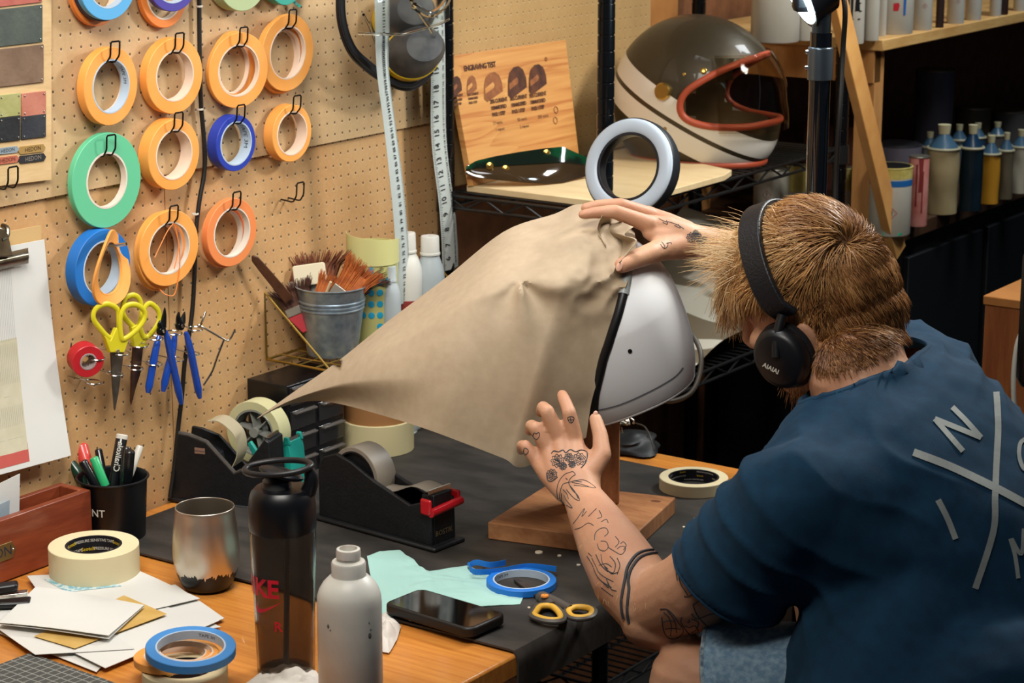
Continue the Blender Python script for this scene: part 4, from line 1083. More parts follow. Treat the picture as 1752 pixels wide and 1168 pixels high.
# left one
c0 = on_z(291, 856, DZ); ex = (on_z(440, 868, DZ)-c0); ex = on_z(437, 862, DZ)-on_z(291, 846, DZ); ex.z = 0; L = ex.length; ex.normalize(); sd = V((0, 0, 1)).cross(ex)
if sd.dot(FWD) < 0: sd = -sd
c0 = on_z(294, 857, DZ)
td = thing('tape_dispenser', 'black weighted tape dispenser standing against the pegboard', 'tape dispenser', c0+ex*L/2)
W = .050
def zt(px, py, along): # height of a point seen at px,py on the near side plane
    r = ray(px, py); n = sd; t_ = (c0-CAM).dot(n)/r.dot(n); p_ = CAM+r*t_; return ((p_-c0).dot(ex), p_.z-DZ)
outer = [zt(*a, 0) for a in [(289, 848), (305, 742), (322, 745), (352, 757), (400, 810), (412, 806), (452, 752), (460, 757), (462, 862)]]
outer[0] = (0, 0.004); outer[-1] = (outer[-2][0]+.004, .004)
M_ = Matrix((ex, V((0, 0, 1)), ex.cross(V((0, 0, 1))))).transposed()
sgn = 1 if ex.cross(V((0, 0, 1))).dot(sd) > 0 else -1
def slab(pts, off, th): return MB().prism(pts, m4(M_, c0+sd*off), th*sgn)
s1 = slab(outer, 0, .006).build('side_panel', M_dblk, td, bevel=.0015)
slab(outer, W-.006, .006).build('side_panel', M_dblk, td, bevel=.0015)
slab([(0, .004), (outer[1][0], .03), (L*.55, .03), (L*.72, .02), (outer[-1][0], .02), (outer[-1][0], .004)], .006, W-.012).build('weighted_body', M_dblk, td, bevel=.001)
slab([(outer[-4][0], outer[-4][1]-.012), (outer[-3][0], outer[-3][1]), (outer[-2][0], outer[-2][1]), (outer[-1][0], .02), (outer[-4][0]+.01, .02)], .006, W-.012).build('cutter_head', M_dblk, td, bevel=.001)
MB().box(c0+ex*(L*.5)+sd*W/2+V((0, 0, .003)), (L+.012, W+.008, .006), Matrix((ex, sd, V((0, 0, 1)))).transposed()).build('foot', M_dblk, td, bevel=.002)
ed = MB(); top = [c0+ex*a+V((0, 0, b+.0005))+sd*.003 for a, b in outer[1:6]]
ed.tube(top, .0035, 8); ed.build('worn_edge', M_dedge, td)
pp_ = zt(342, 771, 0); tb = MB()
lb = MB().box(c0+ex*pp_[0]+V((0, 0, pp_[1]))-sd*.0004, (.017, .001, .009), Matrix((ex, sd, V((0, 0, 1)))).transposed()).build('maker_badge', mat('badge_copper', '8a6a58', .5), td)
text_flat(tb, 'Sellotape', .0045, m4(Matrix((ex, V((0, 0, 1)), ex.cross(V((0, 0, 1))))).transposed(), c0+ex*pp_[0]+V((0, 0, pp_[1]))-sd*.0012)); tb.build('lettering', M_print, lb, smooth=False, fix=False)
whc = c0+ex*.045+sd*W/2+V((0, 0, .052)); hub = MB().lathe([(.014, -.024), (.034, -.022), (.034, .022), (.014, .024)], whc, frame(sd), 8).build('hub', M_dblk, td, bevel=.001)
# strip of masking tape running from hub over to cutter
tp = [zt(*a, 0) for a in [(352, 722), (372, 722), (398, 745), (404, 778), (396, 800)]]
def strip(u, v):
    P = spline([c0+ex*a+V((0, 0, b)) for a, b in tp], 6); i = min(u, .9999)*(len(P)-1); k = int(i); return P[k].lerp(P[k+1], i-k)+sd*(.004+.034*v)
MB().grid(strip, 30, 2, thick=.0012).build('tape_strip', mat('strip_masking', 'a79c80', .6), td)
MB().box(c0+ex*(outer[-3][0]+.003)+sd*W/2+V((0, 0, outer[-3][1]+.002)), (.003, W-.016, .004), Matrix((ex, sd, V((0, 0, 1)))).transposed()).build('cutter', M_chrome, td)
# teal one behind it, holding a big cream roll
M_tealp = mat('teal_plastic', '1f9a8c', .4)
c1 = V((.138, 2.474, DZ))
te = thing('tape_dispenser', 'teal tape dispenser holding a big cream roll behind the black one', 'tape dispenser', c1)
exx = V((1, .14, 0)).normalized(); sdd = V((0, 0, 1)).cross(exx)
if sdd.dot(FWD) < 0: sdd = -sdd
Mx = Matrix((exx, V((0, 0, 1)), exx.cross(V((0, 0, 1))))).transposed(); sg2 = 1 if exx.cross(V((0, 0, 1))).dot(sdd) > 0 else -1
W2 = .040
base1 = c1 - sdd*W2/2
def slab2(pts, off, th): return MB().prism(pts, m4(Mx, base1+sdd*off), th*sg2)
slab2([(-.030, 0), (.018, 0), (.012, .076), (.008, .092), (-.004, .086), (-.020, .070), (-.028, .066)], 0, W2).build('front_block', M_tealp, te, bevel=.0015)
for of in (0, W2-.005): slab2([(-.004, .080), (.001, .099), (.008, .099), (.011, .088)], of, .005).build('ear', M_tealp, te, bevel=.001)
MB().box(base1+exx*.006+sdd*W2/2+V((0, 0, .094)), (.002, W2-.01, .006), Matrix((exx, sdd, V((0, 0, 1)))).transposed()).build('cutter', M_chrome, te)
slab2([(-.095, 0), (-.025, 0), (-.025, .022), (-.050, .050), (-.060, .030), (-.095, .022)], W2-.006, .006).build('side_panel', M_tealp, te, bevel=.0015)
slab2([(-.095, 0), (-.025, 0), (-.025, .030), (-.045, .066), (-.060, .085), (-.066, .080), (-.050, .050), (-.060, .030), (-.095, .022)], 0, .006).build('side_panel', M_tealp, te, bevel=.0015)
slab2([(-.095, 0), (-.025, 0), (-.025, .012), (-.095, .012)], .006, W2-.012).build('body', M_tealp, te)
rc = at(423, 727, depth(base1-exx*.09)+.0)
rc = V((.060, 2.490, .838))
rax = sdd
Rr = .050
MB().torus_prof(ring_prof(Rr, Rr*.74, .030), rc, frame(rax), 64).build('tape', mat('cream_tape', 'b8b486', .55, c2='c4c096', scale=10), te)
MB().torus_prof(ring_prof(Rr*.74-.0001, Rr*.68, .030), rc, frame(rax), 64).build('core', mat('clear_hub', '9a9c94', .2, trans=.3), te)
for k in range(6):
    a = k*math.pi/3; u = frame(rax) @ V((math.cos(a), math.sin(a), 0)); w = frame(rax) @ V((-math.sin(a), math.cos(a), 0))
    MB().box(rc+u*Rr*.36, (Rr*.62, .002, .020), Matrix((u, w, rax)).transposed()).build('spoke', MATS['clear_hub'], te)
MB().cyl(rc-rax*.015, rc+rax*.015, .008).build('axle', MATS['clear_hub'], te)
# big black one with grey tape
c0 = on_z(548, 905, MZ); c0 = on_z(546, 888, MZ); e_ = on_z(741, 942, MZ); ex = e_-c0; L = ex.length; ex.normalize(); sd = V((0, 0, 1)).cross(ex)
if sd.dot(FWD) < 0: sd = -sd
W = .052
M_ = Matrix((ex, V((0, 0, 1)), ex.cross(V((0, 0, 1))))).transposed(); sgn = 1 if ex.cross(V((0, 0, 1))).dot(sd) > 0 else -1
bd = thing('tape_dispenser', 'big black tape dispenser with grey tape and a red clip on the mat', 'tape dispenser', c0+ex*L/2)
prof_ = [(0, .006)]+[zt(*a, 0) for a in [(544, 800), (552, 786), (574, 780), (600, 795), (640, 828), (700, 868), (728, 862), (737, 868)]]+[(L-.002, .006)]
def smooth2(p): return p
slab(prof_, 0, .007).build('side_panel', M_dblk, bd, bevel=.002)
slab(prof_, W-.007, .007).build('side_panel', M_dblk, bd, bevel=.002)
hmax = prof_[8][1]
slab([(0, .006), (.004, .045), (L*.5, .03), (L*.72, .030), (L*.86, hmax*.8), (L*.88, hmax+.010), (L-.004, hmax+.012), (L-.002, .006)], .007, W-.014).build('weighted_body', M_dblk, bd, bevel=.0015)
MB().box(c0+ex*L/2+sd*W/2+V((0, 0, .0035)), (L+.020, W+.016, .007), Matrix((ex, sd, V((0, 0, 1)))).transposed()).build('foot', M_dblk, bd, bevel=.003)
gw = c0+ex*.066+sd*W*.55; gw.z = at(635, 800, depth(gw)).z-.004; Rg = .0455
MB().torus_prof(ring_prof(Rg, Rg*.86, .040), gw, frame(sd), 64).build('tape', mat('grey_tape', '7d7468', .5, c2='877e72', scale=8), bd)
MB().torus_prof(ring_prof(Rg*.86, Rg*.80, .040), gw, frame(sd), 64).build('core', M_dblk, bd)
MB().lathe([(Rg*.79, -.016), (Rg*.79, .016)], gw, frame(sd), 40).build('wheel', M_dblk, bd, bevel=.001)
def lead(u, v):
    P = spline([gw+ex*(Rg*.55)-V((0, 0, 1))*(-Rg*.0+.0)+V((0, 0, -.010)), c0+ex*(L*.62)+V((0, 0, gw.z-DZ-.010)), c0+ex*(L*.80)+V((0, 0, hmax+.018)), c0+ex*(L*.93)+V((0, 0, hmax+.0155))], 6)
    if True:
        for p_ in P: pass
    P = [V((p_.x, p_.y, p_.z)) - sd*((p_-c0).dot(sd)) for p_ in P]
    i = min(u, .9999)*(len(P)-1); k = int(i); return P[k].lerp(P[k+1], i-k)+sd*(W*.13+.036*v)
MB().grid(lead, 30, 2, thick=.0008).build('tape_lead', MATS['grey_tape'], bd)
M_rp = mat('red_plastic', 'b3101c', .35, coat=.3)
Rb3 = Matrix((ex, sd, V((0, 0, 1)))).transposed()
rc_ = MB(); zc = DZ+hmax
MB().cyl(c0+ex*(L+.002)+sd*(-.007)+V((0, 0, hmax-.010)), c0+ex*(L+.002)+sd*(W+.007)+V((0, 0, hmax-.006)), .0062).build('clip_bar', M_rp, bd)
for of in (-.007, W+.003): MB().box(c0+ex*(L*.965)+sd*(of+.002)+V((0, 0, hmax-.003)), (.020, .006, .024), Rb3).build('clip_ear', M_rp, bd, bevel=.003)
MB().box(c0+ex*(L*.955)+sd*(W/2)+V((0, 0, hmax+.016)), (.003, W-.006, .006), Rb3).build('cutter', M_chrome, bd)
tb = MB(); text_flat(tb, 'BOSTIK', .011, m4(Matrix((sd, V((0, 0, 1)), sd.cross(V((0, 0, 1))))).transposed(), c0+ex*(L+.0006-.002)+sd*W*.5+V((0, 0, .022)))); tb.build('lettering', mat('worn_gold', '6a5a3a', .6), bd, smooth=False, fix=False)

# ---- drawer cabinet of small parts with wire shelf and bucket over it
c = on_x(420, 650, .012)
dc = thing('parts_cabinet', 'black small parts cabinet with clear drawers standing against the pegboard', 'cabinet', (.07, on_x(520, 700, .07).y, DZ))
XF = .088; yA = 2.528; yB = on_x(588, 700, XF).y; ZT = on_x(590, 688, XF).z; ZT = DZ+.14
ZT = on_x(592, 690, XF).z
ZT = .905
MB().box2((.004, yA, DZ), (XF, yB, ZT)).build('body', mat('cabinet_gloss', '0b0c10', .3), dc, bevel=.002)
M_drw = mat('drawer_clear', '1b1a1c', .12, coat=.6); ncol, nrow = 2, 4
wy = (yB-yA)/ncol; hz_ = (ZT-DZ)/nrow
for i in range(ncol):
    for j in range(nrow):
        a_ = (XF-.004, yA+i*wy+.004, DZ+j*hz_+.004); b_ = (XF+.002, yA+(i+1)*wy-.004, DZ+(j+1)*hz_-.004)
        d_ = MB().box2(a_, b_).build('drawer', M_drw, dc, bevel=.001)
        MB().box2((XF+.002, a_[1]+.004, b_[2]-.004), (XF+.010, b_[1]-.004, b_[2]-.001)).build('drawer_pull', mat('pull_clear', '5a5550', .15), d_, bevel=.0005)
MB().ell(V((XF+.0025, yB-wy*.5, ZT-hz_*1.0)), (.002, .020, .014)).build('copper_parts', mat('copper_bits', 'a86a48', .3, metal=.8, c2='3a2418', scale=40), dc)
# gold wire shelf
M_gold = mat('gold_wire', 'b99a4e', .3, metal=.9)
ZS = on_x(457, 617, .01).z
gs = thing('gold_wire_shelf', 'gold wire wall shelf carrying the bucket of brushes', 'shelf', on_x(460, 620, .0))
pa = on_x(457, 617, .004); pb = on_z(540, 638, ZS)
YA = pa.y; XB = .135; YB = YA+.415
fr = MB().tube([V((.003, YA, ZS)), V((XB, YA, ZS)), V((XB, YB, ZS)), V((.003, YB, ZS))], .0022, 8, closed=True); fr.build('frame', M_gold, gs)
for i in range(1, 11): MB().tube([V((.003, YA+i*.037, ZS)), V((XB, YA+i*.037, ZS))], .0013, 6).build('grid_wire', M_gold, gs)
for i in range(1, 4): MB().tube([V((.003+i*.033, YA, ZS+.0005)), V((.003+i*.033, YB, ZS+.0005))], .0013, 6).build('grid_wire', M_gold, gs)
topw = on_x(460, 498, .003)
for y in (YA, YB):
    MB().tube([V((.003, y, ZS)), V((.003, y+.0, topw.z)), V((XB, y, ZS))], .0020, 8).build('bracket', M_gold, gs)
# bucket
bc = V((.066, YA+.088, ZS+.002)); s_ = 1/pxm(bc)
bk = thing('metal_bucket', 'small galvanised bucket packed with paint brushes on the gold shelf', 'bucket', bc)
M_galv = mat('galvanised', 'a4b0b8', .36, metal=.75, c2='84929c', scale=60)
Rt_ = 60*s_; Rb_ = 43*s_; Hk = 118*s_*1.0
def rr_(z): return Rb_+(Rt_-Rb_)*z/Hk
pf = [(Rb_, 0)]
for z in (.15, .5): pf.append((rr_(Hk*z), Hk*z))
for k in range(3):
    z = Hk*(.66+.055*k); pf += [(rr_(z), z), (rr_(z)+.0016, z+Hk*.012), (rr_(z)+.0016, z+Hk*.028), (rr_(z), z+Hk*.04)]
pf += [(rr_(Hk*.9), Hk*.9), (Rt_, Hk*.985), (Rt_+.0016, Hk*.99), (Rt_+.0018, Hk), (Rt_, Hk+.001), (Rt_-.0015, Hk*.985), (Rb_-.001, .003), (.001, .003)]
MB().lathe(pf, bc, None, 48, cap=False).build('pail', M_galv, bk)
MB().lathe([(.001, 0), (Rb_, 0), (Rb_, .002), (.001, .002)], bc, None, 32, cap=False).build('bottom', M_galv, bk)
# brushes
def brush(label, tip, dirv, width, blen, fer, bc_, fc, hc, flat=None, bw=1.1, seed=0, n=140, hl=.10):
    """tip: middle of ferrule top ; dirv: points to the bristle end"""
    d = V(dirv).normalized(); fl = V(flat) if flat is not None else FWD.cross(d)
    R = frame(d, fl); sx = R @ V((1, 0, 0)); sy = R @ V((0, 1, 0)); t = thing('paint_brush', label, 'paint brush', V(tip)-d*(fer+hl))
    th = width*.28
    blen *= 1.15
    br = MB(); rnd = random.Random(seed)
    for i in range(n):
        a, b = rnd.uniform(-1, 1), rnd.uniform(-1, 1)
        p0 = V(tip)+sx*a*width*.48+sy*b*th*.45
        ln = blen*rnd.uniform(.82, 1.05)
        p1 = p0+d*ln*.55+sx*a*width*.08*bw+sy*b*th*.1; p2 = p0+d*ln+sx*(a*width*.25*bw+rnd.uniform(-1, 1)*.002)+sy*(b*th*.4*bw+rnd.uniform(-1, 1)*.002)
        br.tube([p0, p1, p2], [.0009, .0008, .0003], 4)
    v0 = len(br.v); br.box(V(tip)+d*blen*.30, (width*.97, th*.8, blen*.62), R)
    br.build('bristles', bc_, t, smooth=False)
    MB().box(V(tip)-d*fer/2, (width, th, fer), R).build('ferrule', fc, t, bevel=.0015)
    MB().prism([(-width*.48, 0), (width*.48, 0), (width*.2, -.03), (width*.14, -hl), (-width*.14, -hl), (-width*.2, -.03)], m4(Matrix((sx, d, sx.cross(d))).transposed(), V(tip)-d*fer-sx.cross(d)*th*.4), th*.8).build('handle', hc, t, bevel=.001)
    return t
top = bc+V((0, 0, Hk))
M_brb = mat('bristle_brown', '5c3020', .7, c2='7a4428', scale=90); M_bro = mat('bristle_orange', '9a4c1e', .7, c2='b86428', scale=90); M_brd = mat('bristle_dark', '3c2018', .7, c2='52301f', scale=90)
M_fer = mat('ferrule_steel', '9a9184', .3, metal=.8); M_hblk = mat('handle_black', '0d1117', .3); M_hnat = mat('handle_cream', 'd8bd92', .5); M_hred = mat('handle_red', 'a3202a', .4)
dpt = depth(bc)
W_ = lambda px, py, dd_=0: at(px, py, dpt+dd_)
dr = lambda a: (RIGHT*math.cos(math.radians(a))+UP*math.sin(math.radians(a)))
brush('widest dark bristled brush at the back behind the cream block', W_(534, 480, .01), dr(93), .076, .040, .02, M_brb, M_fer, M_hblk, flat=dr(8), seed=1, n=200, bw=1.6, hl=.04)
brush('dark bristled brush with a red handle leaning at the left of the bucket', W_(510, 522, -.03), dr(112), .046, .034, .014, M_brd, M_fer, M_hred, flat=dr(-12), seed=2, bw=1.4, hl=.03)
brush('small orange bristled brush in the middle of the bucket', W_(551, 505, -.03), dr(66), .026, .032, .014, M_bro, M_fer, M_hblk, flat=dr(-20), seed=3, n=90, hl=.03)
brush('largest orange bristled brush with a cream handle leaning right', W_(594, 498, -.035), dr(54), .046, .046, .020, M_bro, M_fer, M_hnat, flat=dr(-38), seed=4, n=220, hl=.035)
brush('dark bristled brush leaning out at the right of the bucket', W_(616, 480, .01), dr(36), .042, .036, .016, M_brd, M_fer, M_hblk, flat=dr(-50), seed=5, n=160, bw=1.5, hl=.05)
brush('narrow brush with a dark tuft at the right rim of the bucket', W_(612, 505, -.03), dr(48), .016, .016, .018, M_brd, M_fer, M_hblk, flat=dr(-40), seed=6, n=60, hl=.03)
hd_ = (dr(127)-FWD*.75).normalized()
t = thing('paint_brush', 'long dark wooden handled tool sticking out at the left of the bucket', 'paint brush', W_(505, 520))
MB().prism([(-.0085, 0), (.0085, 0), (.007, .075), (.006, .098), (.0015, .105), (-.0015, .105), (-.006, .098), (-.007, .075)], m4(Matrix((dr(37), hd_, dr(37).cross(hd_))).transposed(), W_(494, 512, -.045)), .005).build('handle', wood('dark_handle', '4a2c1c', '5e3a26'), t, bevel=.001)
MB().torus_prof([(.0026+.0006*math.cos(q*math.pi/3), .0006*math.sin(q*math.pi/3)) for q in range(6)], W_(494, 512, -.045)+hd_*.096, frame(dr(37).cross(hd_)), 16).build('hanging_hole', M_fer, t)
bb = MB().prism(rrect(.052, .034, .004), m4(Matrix((dr(8), dr(98), -FWD)).transposed(), W_(531, 470)), .014)
tag(bb.build('foam_block', mat('foam_cream', 'd6cdb0', .6), loc=W_(531, 470), bevel=.0015), 'cream plastic block standing among the brushes in the bucket', 'block')
tag(MB().cyl(W_(548, 525, -.03), W_(566, 482, -.05), .0022).build('wooden_stick', M_hnat, loc=W_(548, 525, -.03)), 'thin pale wooden stick leaning in front of the black brush handles', 'stick')
tag(MB().prism([(-.016, 0), (.014, 0), (.004, .032), (-.004, .03)], m4(Matrix((dr(10), dr(100), -FWD)).transposed(), W_(575, 524, -.028)), .006).build('brush_handle', M_hblk, loc=W_(575, 524, -.028), bevel=.001), 'black triangular brush handle poking up at the front of the bucket', 'brush handle')

# ---- yellow film cylinder with blue dots, bottles, kraft roll
dd_ = at(635, 480, 3.55)
def upright(px, pybot, wpx, d):
    c_ = on_z(px, pybot, ZS+.003); return c_, wpx/2*depth(c_)/FPX
c, R = upright(640, 583, 88, 3.50)
yf = thing('measuring_beaker', 'pale yellow beaker with blue dots standing behind the bucket', 'beaker', c)
M_yf = mat('film_yellow', 'c2bf7c', .35, sss=.15); M_dot = mat('dot_cyan', '1f96bb', .4)
Hh = 172*3.6/FPX
MB().lathe([(R*.86, 0), (R*.88, .002), (R*1.0, Hh), (R*1.0-.0012, Hh), (R*.86, .003), (.001, .003)], c, None, 40, cap=False).build('beaker', M_yf, yf)
MB().grid(lambda u, v: c+V((R*1.02*math.cos(1.2+u*3.3+2.5), R*1.02*math.sin(1.2+u*3.3+2.5), Hh-.03+v*.05-.012*u*v)), 30, 4, thick=.0008).build('liner', mat('film_pale', 'cbc888', .4), yf)
a0 = math.atan2(CAM.y-c.y, CAM.x-c.x)
for j in range(6):
    for i in range(5):
        if (j == 0 and i < 2) or (j in (5,) and i > 2) : continue
        a = a0-.45+i*.36; zz = Hh*(.20+.115*j); rz = R*(.86+.14*zz/Hh)+.0006
        if j == 5 and i > 1: continue
        MB().ell(c+V((rz*math.cos(a), rz*math.sin(a), zz)), (.0004, .0056, .0056), frame((0, 0, 1), (math.cos(a), math.sin(a), 0)), 14, 6).build('dot', M_dot, yf)
M_ww = mat('bottle_white', 'cfcdc4', .4, sss=.1); M_wf = mat('bottle_frosted', 'a9b2b4', .35, sss=.2)
def jar(label, px, pyb, wpx, hpx, d, m, cap_m, neck=.5, band=None):
    c, R = upright(px, pyb, wpx, d); H = hpx*d/FPX
    t = thing('solvent_bottle', label, 'bottle', c)
    MB().lathe([(.001, 0), (R*.95, 0), (R, .003), (R, H*.55), (R*.93, H*.66), (R*.7, H*.76), (R*neck, H*.80), (R*neck, H*.84)], c, None, 36, cap=False).build('body', m, t)
    MB().lathe([(R*neck*1.12, H*.81), (R*neck*1.12, H*.83), (R*neck*1.05, H*.835), (R*neck*1.0, H*.99), (R*neck*.95, H), (.001, H)], c, None, 28, cap=False).build('cap', cap_m, t)
    if band: MB().lathe([(R+.0003, .004), (R+.0005, H*.36), (R, H*.362)], c, None, 36, cap=False).build('label_band', band, t)
    return t
jar('white bottle with a red label behind the left strand of the measuring tape', 698, 572, 54, 180, 3.62, M_ww, M_ww, .55, mat('label_red', '8c3430', .5))
jar('frosted bottle with white cap standing right of the red labelled bottle', 737, 568, 50, 168, 3.68, M_wf, M_ww, .62)
jar('small clear bottle between the beaker and the white bottle', 672, 590, 30, 142, 3.48, M_wf, M_wf, .5)
# kraft roll lying behind
c = on_z(645, 775, MZ); ax = heading(5)
kr = thing('paper_roll', 'big upright roll of cream masking paper with a brown inside behind the grey tape', 'paper roll', V((c.x, c.y, MZ))+heading(90)*.03)
kc = ORG[kr]; Rk = 62/pxm(c)
MB().torus_prof(ring_prof(Rk, Rk*.93, .052), kc+V((0, 0, .026)), None, 64).build('roll', mat('cream_paper', 'c4b88c', .7), kr)
MB().torus_prof(ring_prof(Rk*.93, Rk*.90, .115), kc+V((0, 0, .0575)), None, 64).build('core', mat('kraft_tube', '96683c', .7), kr)
# ================================================================ THINGS ON THE RACK
TS = SZ+0.0048
# MDF / pegboard sheet standing on the rack
M_mdf = pegboard_mat('faint_pegboard', on_x(782, 45, .009).y, on_x(782, 45, .009).z, 'a98858', 'b59362', r=.08)
tag(MB().box2((.003, 3.04, TS), (.009, 3.72, 1.72)).build('hardboard_panel', M_mdf, loc=(.006, 3.4, TS)), 'plain tan perforated hardboard sheet standing on the rack behind the engraved board', 'panel')
tag(MB().box2((-.012, 3.70, TS), (.002, 3.835, 1.75)).build('plywood_offcut', wood('ply_orange', 'a8703c', 'b87e46', axis=(4, 1, 1), rough=.5), loc=(-.005, 3.8, TS)), 'orange brown plywood sheet standing on the rack right of the front post', 'panel')
# ply sheet lying on the shelf
M_ply = wood('ply_pale', 'cbb184', 'd8c196', axis=(1, 5, 1), scale=5, rough=.6)
M_plye = mat('ply_edge', 'b8935c', .7)
PT = TS+.011
pr = on_z(1250, 292, PT)
shp = [(.055, 3.028), (.330, 3.028), (.330, 3.43), (.322, 3.442), (.055, 3.50)]
shp = [(.056, 3.012), (.333, 3.012), (.368, 3.06), (.366, on_x(1240, 300, .366).y), (.350, on_x(1252, 294, .35).y), (.056, 3.56)]
shp = [(.056, 3.045), (.330, 3.045), (.330, 3.055), (.366, 3.060), (.366, on_x(1240, 300, .366).y), (.350, on_x(1252, 294, .35).y), (.056, 3.56)]
tag(MB().prism(shp, Matrix.Translation((0, 0, TS)), .011).build('plywood_sheet', M_ply, loc=(.2, 3.2, TS), bevel=.0012), 'pale plywood sheet lying on the rack shelf under the visor', 'plywood sheet')
# engraved pine board, leaning back
M_eng = mat('engraved_pine', 'c08a4c', .5); g = NT(M_eng); vec, x, y, z = g.obj_xyz()
n = g.noise(vec, 3.0, 2, (1, .8, 5)); n2 = g.noise(vec, 14, 3, (1, .30, 8))
rings = g.math('FRACT', g.math('MULTIPLY', n, 9.0))
base = g.ramp(g.math('ADD', g.math('MULTIPLY', rings, .14), g.math('MULTIPLY', n2, .75)), [(0.3, 'b2703a'), (0.42, 'c48a4c'), (0.62, 'd09a5a')])
g.link(base, g.b.inputs['Base Color'])
BX = .072; zb = PT+.0005; XT = .024
BL = V((BX, 3.042, zb)); BR = V((BX, on_x(992, 262, BX).y, zb))
t_ = on_x(968, 68, XT); TR = V((XT, t_.y, t_.z)); TL = V((XT, 3.042, t_.z+.004))
eb = thing('engraved_board', 'pine board laser engraved with five helmet shapes and test settings', 'board', (BX, (BL.y+BR.y)/2, zb))
nrm = (BR-BL).cross(TL-BL).normalized(); nrm = nrm if nrm.x > 0 else -nrm
mb = MB().add([BL, BR, TR, TL]+[p-nrm*.012 for p in (BL, BR, TR, TL)], [(0, 1, 2, 3), (7, 6, 5, 4), (0, 4, 5, 1), (1, 5, 6, 2), (2, 6, 7, 3), (3, 7, 4, 0)])
mb.build('board', M_eng, eb, bevel=.001)
def on_plane(px, py, p0, n, off=0.0):
    r = ray(px, py); return CAM + r*((p0-CAM).dot(n)/r.dot(n)) + n*off
M_burn = mat('burnt_wood', '3a1c10', .7, c2='5a3018', scale=60); M_burn2 = mat('burnt_light', '7a4624', .7, c2='935a30', scale=60); M_pencil = mat('pencil_dark', '3a261c', .8)
def helm_mark(cx, cy, w, h, dark, par):
    # domed helmet seen from the side: outline and a lighter visor notch
    pts = [(-.5, .5), (-.5, .0), (-.42, -.28), (-.2, -.46), (.05, -.5), (.3, -.38), (.46, -.1), (.5, .22), (-.32, .62)]
    P = [on_plane(cx+a*w, cy+b*h, BL, nrm, .0006) for a, b in pts]
    o = MB().add(P, [tuple(range(len(P)))]).build('engraved_helmet', dark, par, fix=False, smooth=False)
    V_ = [on_plane(cx+a*w, cy+b*h, BL, nrm, .0010) for a, b in [(-.46, .12), (-.05, -.12), (.05, -.02), (0, .1), (-.44, .32)]]
    MB().add(V_, [tuple(range(len(V_)))]).build('visor_mark', M_burn2 if dark is M_burn else M_eng, o, fix=False, smooth=False)
for (cx, cy, w, h, dk) in [(781, 147, 18, 34, M_burn), (807, 145, 17, 32, M_burn2), (844, 146, 32, 46, M_burn2), (885, 138, 32, 50, M_burn), (920, 133, 30, 47, M_burn)]:
    helm_mark(cx, cy, w, h, dk, eb)
xa = (TR-TL).normalized(); ya = nrm.cross(xa); ya = ya if ya.z > 0 else -ya
Re = Matrix((xa, ya, nrm)).transposed()
lt = MB()
pxs = lambda px, py, hpx: hpx*depth(on_plane(px, py, BL, nrm))/FPX
def et(s, px, py, hpx, mbx, **k): text_flat(mbx, s, pxs(px, py, hpx), m4(Re, on_plane(px, py, BL, nrm, .0008)), **k)
et('ENGRAVING TEST', 821, 114, 13, lt, space=.86, thick=.03)
for px, py, s_, k_ in [(853, 172, 9.5, 1.1), (887, 167, 9.5, 1.1), (920, 162, 9.5, 1.1), (782, 164, 6, .8), (809, 161, 6, .8)]:
    pcs = {853: '20%', 887: '30%', 920: '30%', 782: '20%', 809: '20%'}[px]
    et(pcs+' CURRENT', px, py, s_, lt, space=.8, thick=.03)
    et('100MM/S SPEED', px, py+s_*1.2, s_*.92, lt, space=.75, thick=.03)
    et('PASS: 1 STEP', px, py+s_*2.4, s_*.95, lt, space=.8, thick=.03)
lt.build('burnt_lettering', M_burn, eb, smooth=False, fix=False)
lt = MB()
for s_, px, py in [('17 mm/s', 851, 210), ('1 repeat', 855, 221), ('50 mm/s', 893, 204), ('2 repeat', 897, 216), ('200 mm/s', 929, 199)]: et(s_, px, py, 8, lt)
lt.build('pencil_writing', M_pencil, eb, smooth=False, fix=False)
for (a, b, r) in ((951, 188, .006), (950, 206, .006), (934, 101, .003)):
    MB().torus_prof([(r+.0008*math.cos(q*math.pi/2), .0006*math.sin(q*math.pi/2)) for q in range(4)], on_plane(a, b, BL, nrm, .0006), frame(nrm), 16).build('knot', M_burn2, eb)

# tinted visor with brass press studs
M_vis = mat('visor_tint', '2a2016', 0.08, spec=.8, coat=.5, c2='3a2c1c', scale=6)
M_visg = mat('visor_green_edge', '0c3a22', .1, spec=.8, coat=.6, c2='101a14', scale=14, lo=.45, hi=.55)
M_brass = mat('brass', 'b8944a', .25, metal=.9)
vs_ = thing('helmet_visor', 'dark brown tinted visor with brass studs lying on the plywood sheet', 'visor', on_z(890, 300, PT))
T_ = [(797, 285), (815, 276), (850, 268), (890, 261), (930, 255), (962, 252), (985, 262), (1003, 270)]
B_ = [(797, 298), (815, 304), (850, 308), (890, 312), (930, 315), (962, 313), (985, 306), (1010, 300)]
def visr(u, v):
    a = lerp_px(T_, u); b = lerp_px(B_, u); px = a[0]+(b[0]-a[0])*v; py = a[1]+(b[1]-a[1])*v
    s_ = math.sin(u*math.pi)
    return at(px, py, 3.79+.10*u-.035*math.sin(v*1.57)*s_*1.0 +.0)
def lerp_px(L, u):
    f_ = u*(len(L)-1); i = min(int(f_), len(L)-2); k = f_-i; return (L[i][0]*(1-k)+L[i+1][0]*k, L[i][1]*(1-k)+L[i+1][1]*k)
def visr2(u, v):
    p = visr(u, v); 
    if v > .85: p = V((p.x, p.y, max(p.z, PT+.0008)))
    return V((p.x, p.y, max(p.z, PT+.0008)))
MB().grid(visr2, 40, 12, thick=.002).build('shield', M_vis, vs_)
def topband(u, v): 
    p = visr2(u, 0); q_ = visr2(u, .42); return p.lerp(q_, v)+V((.0022, -.0022, .0006))
MB().grid(topband, 40, 3, thick=.0015).build('green_edge', M_visg, vs_)
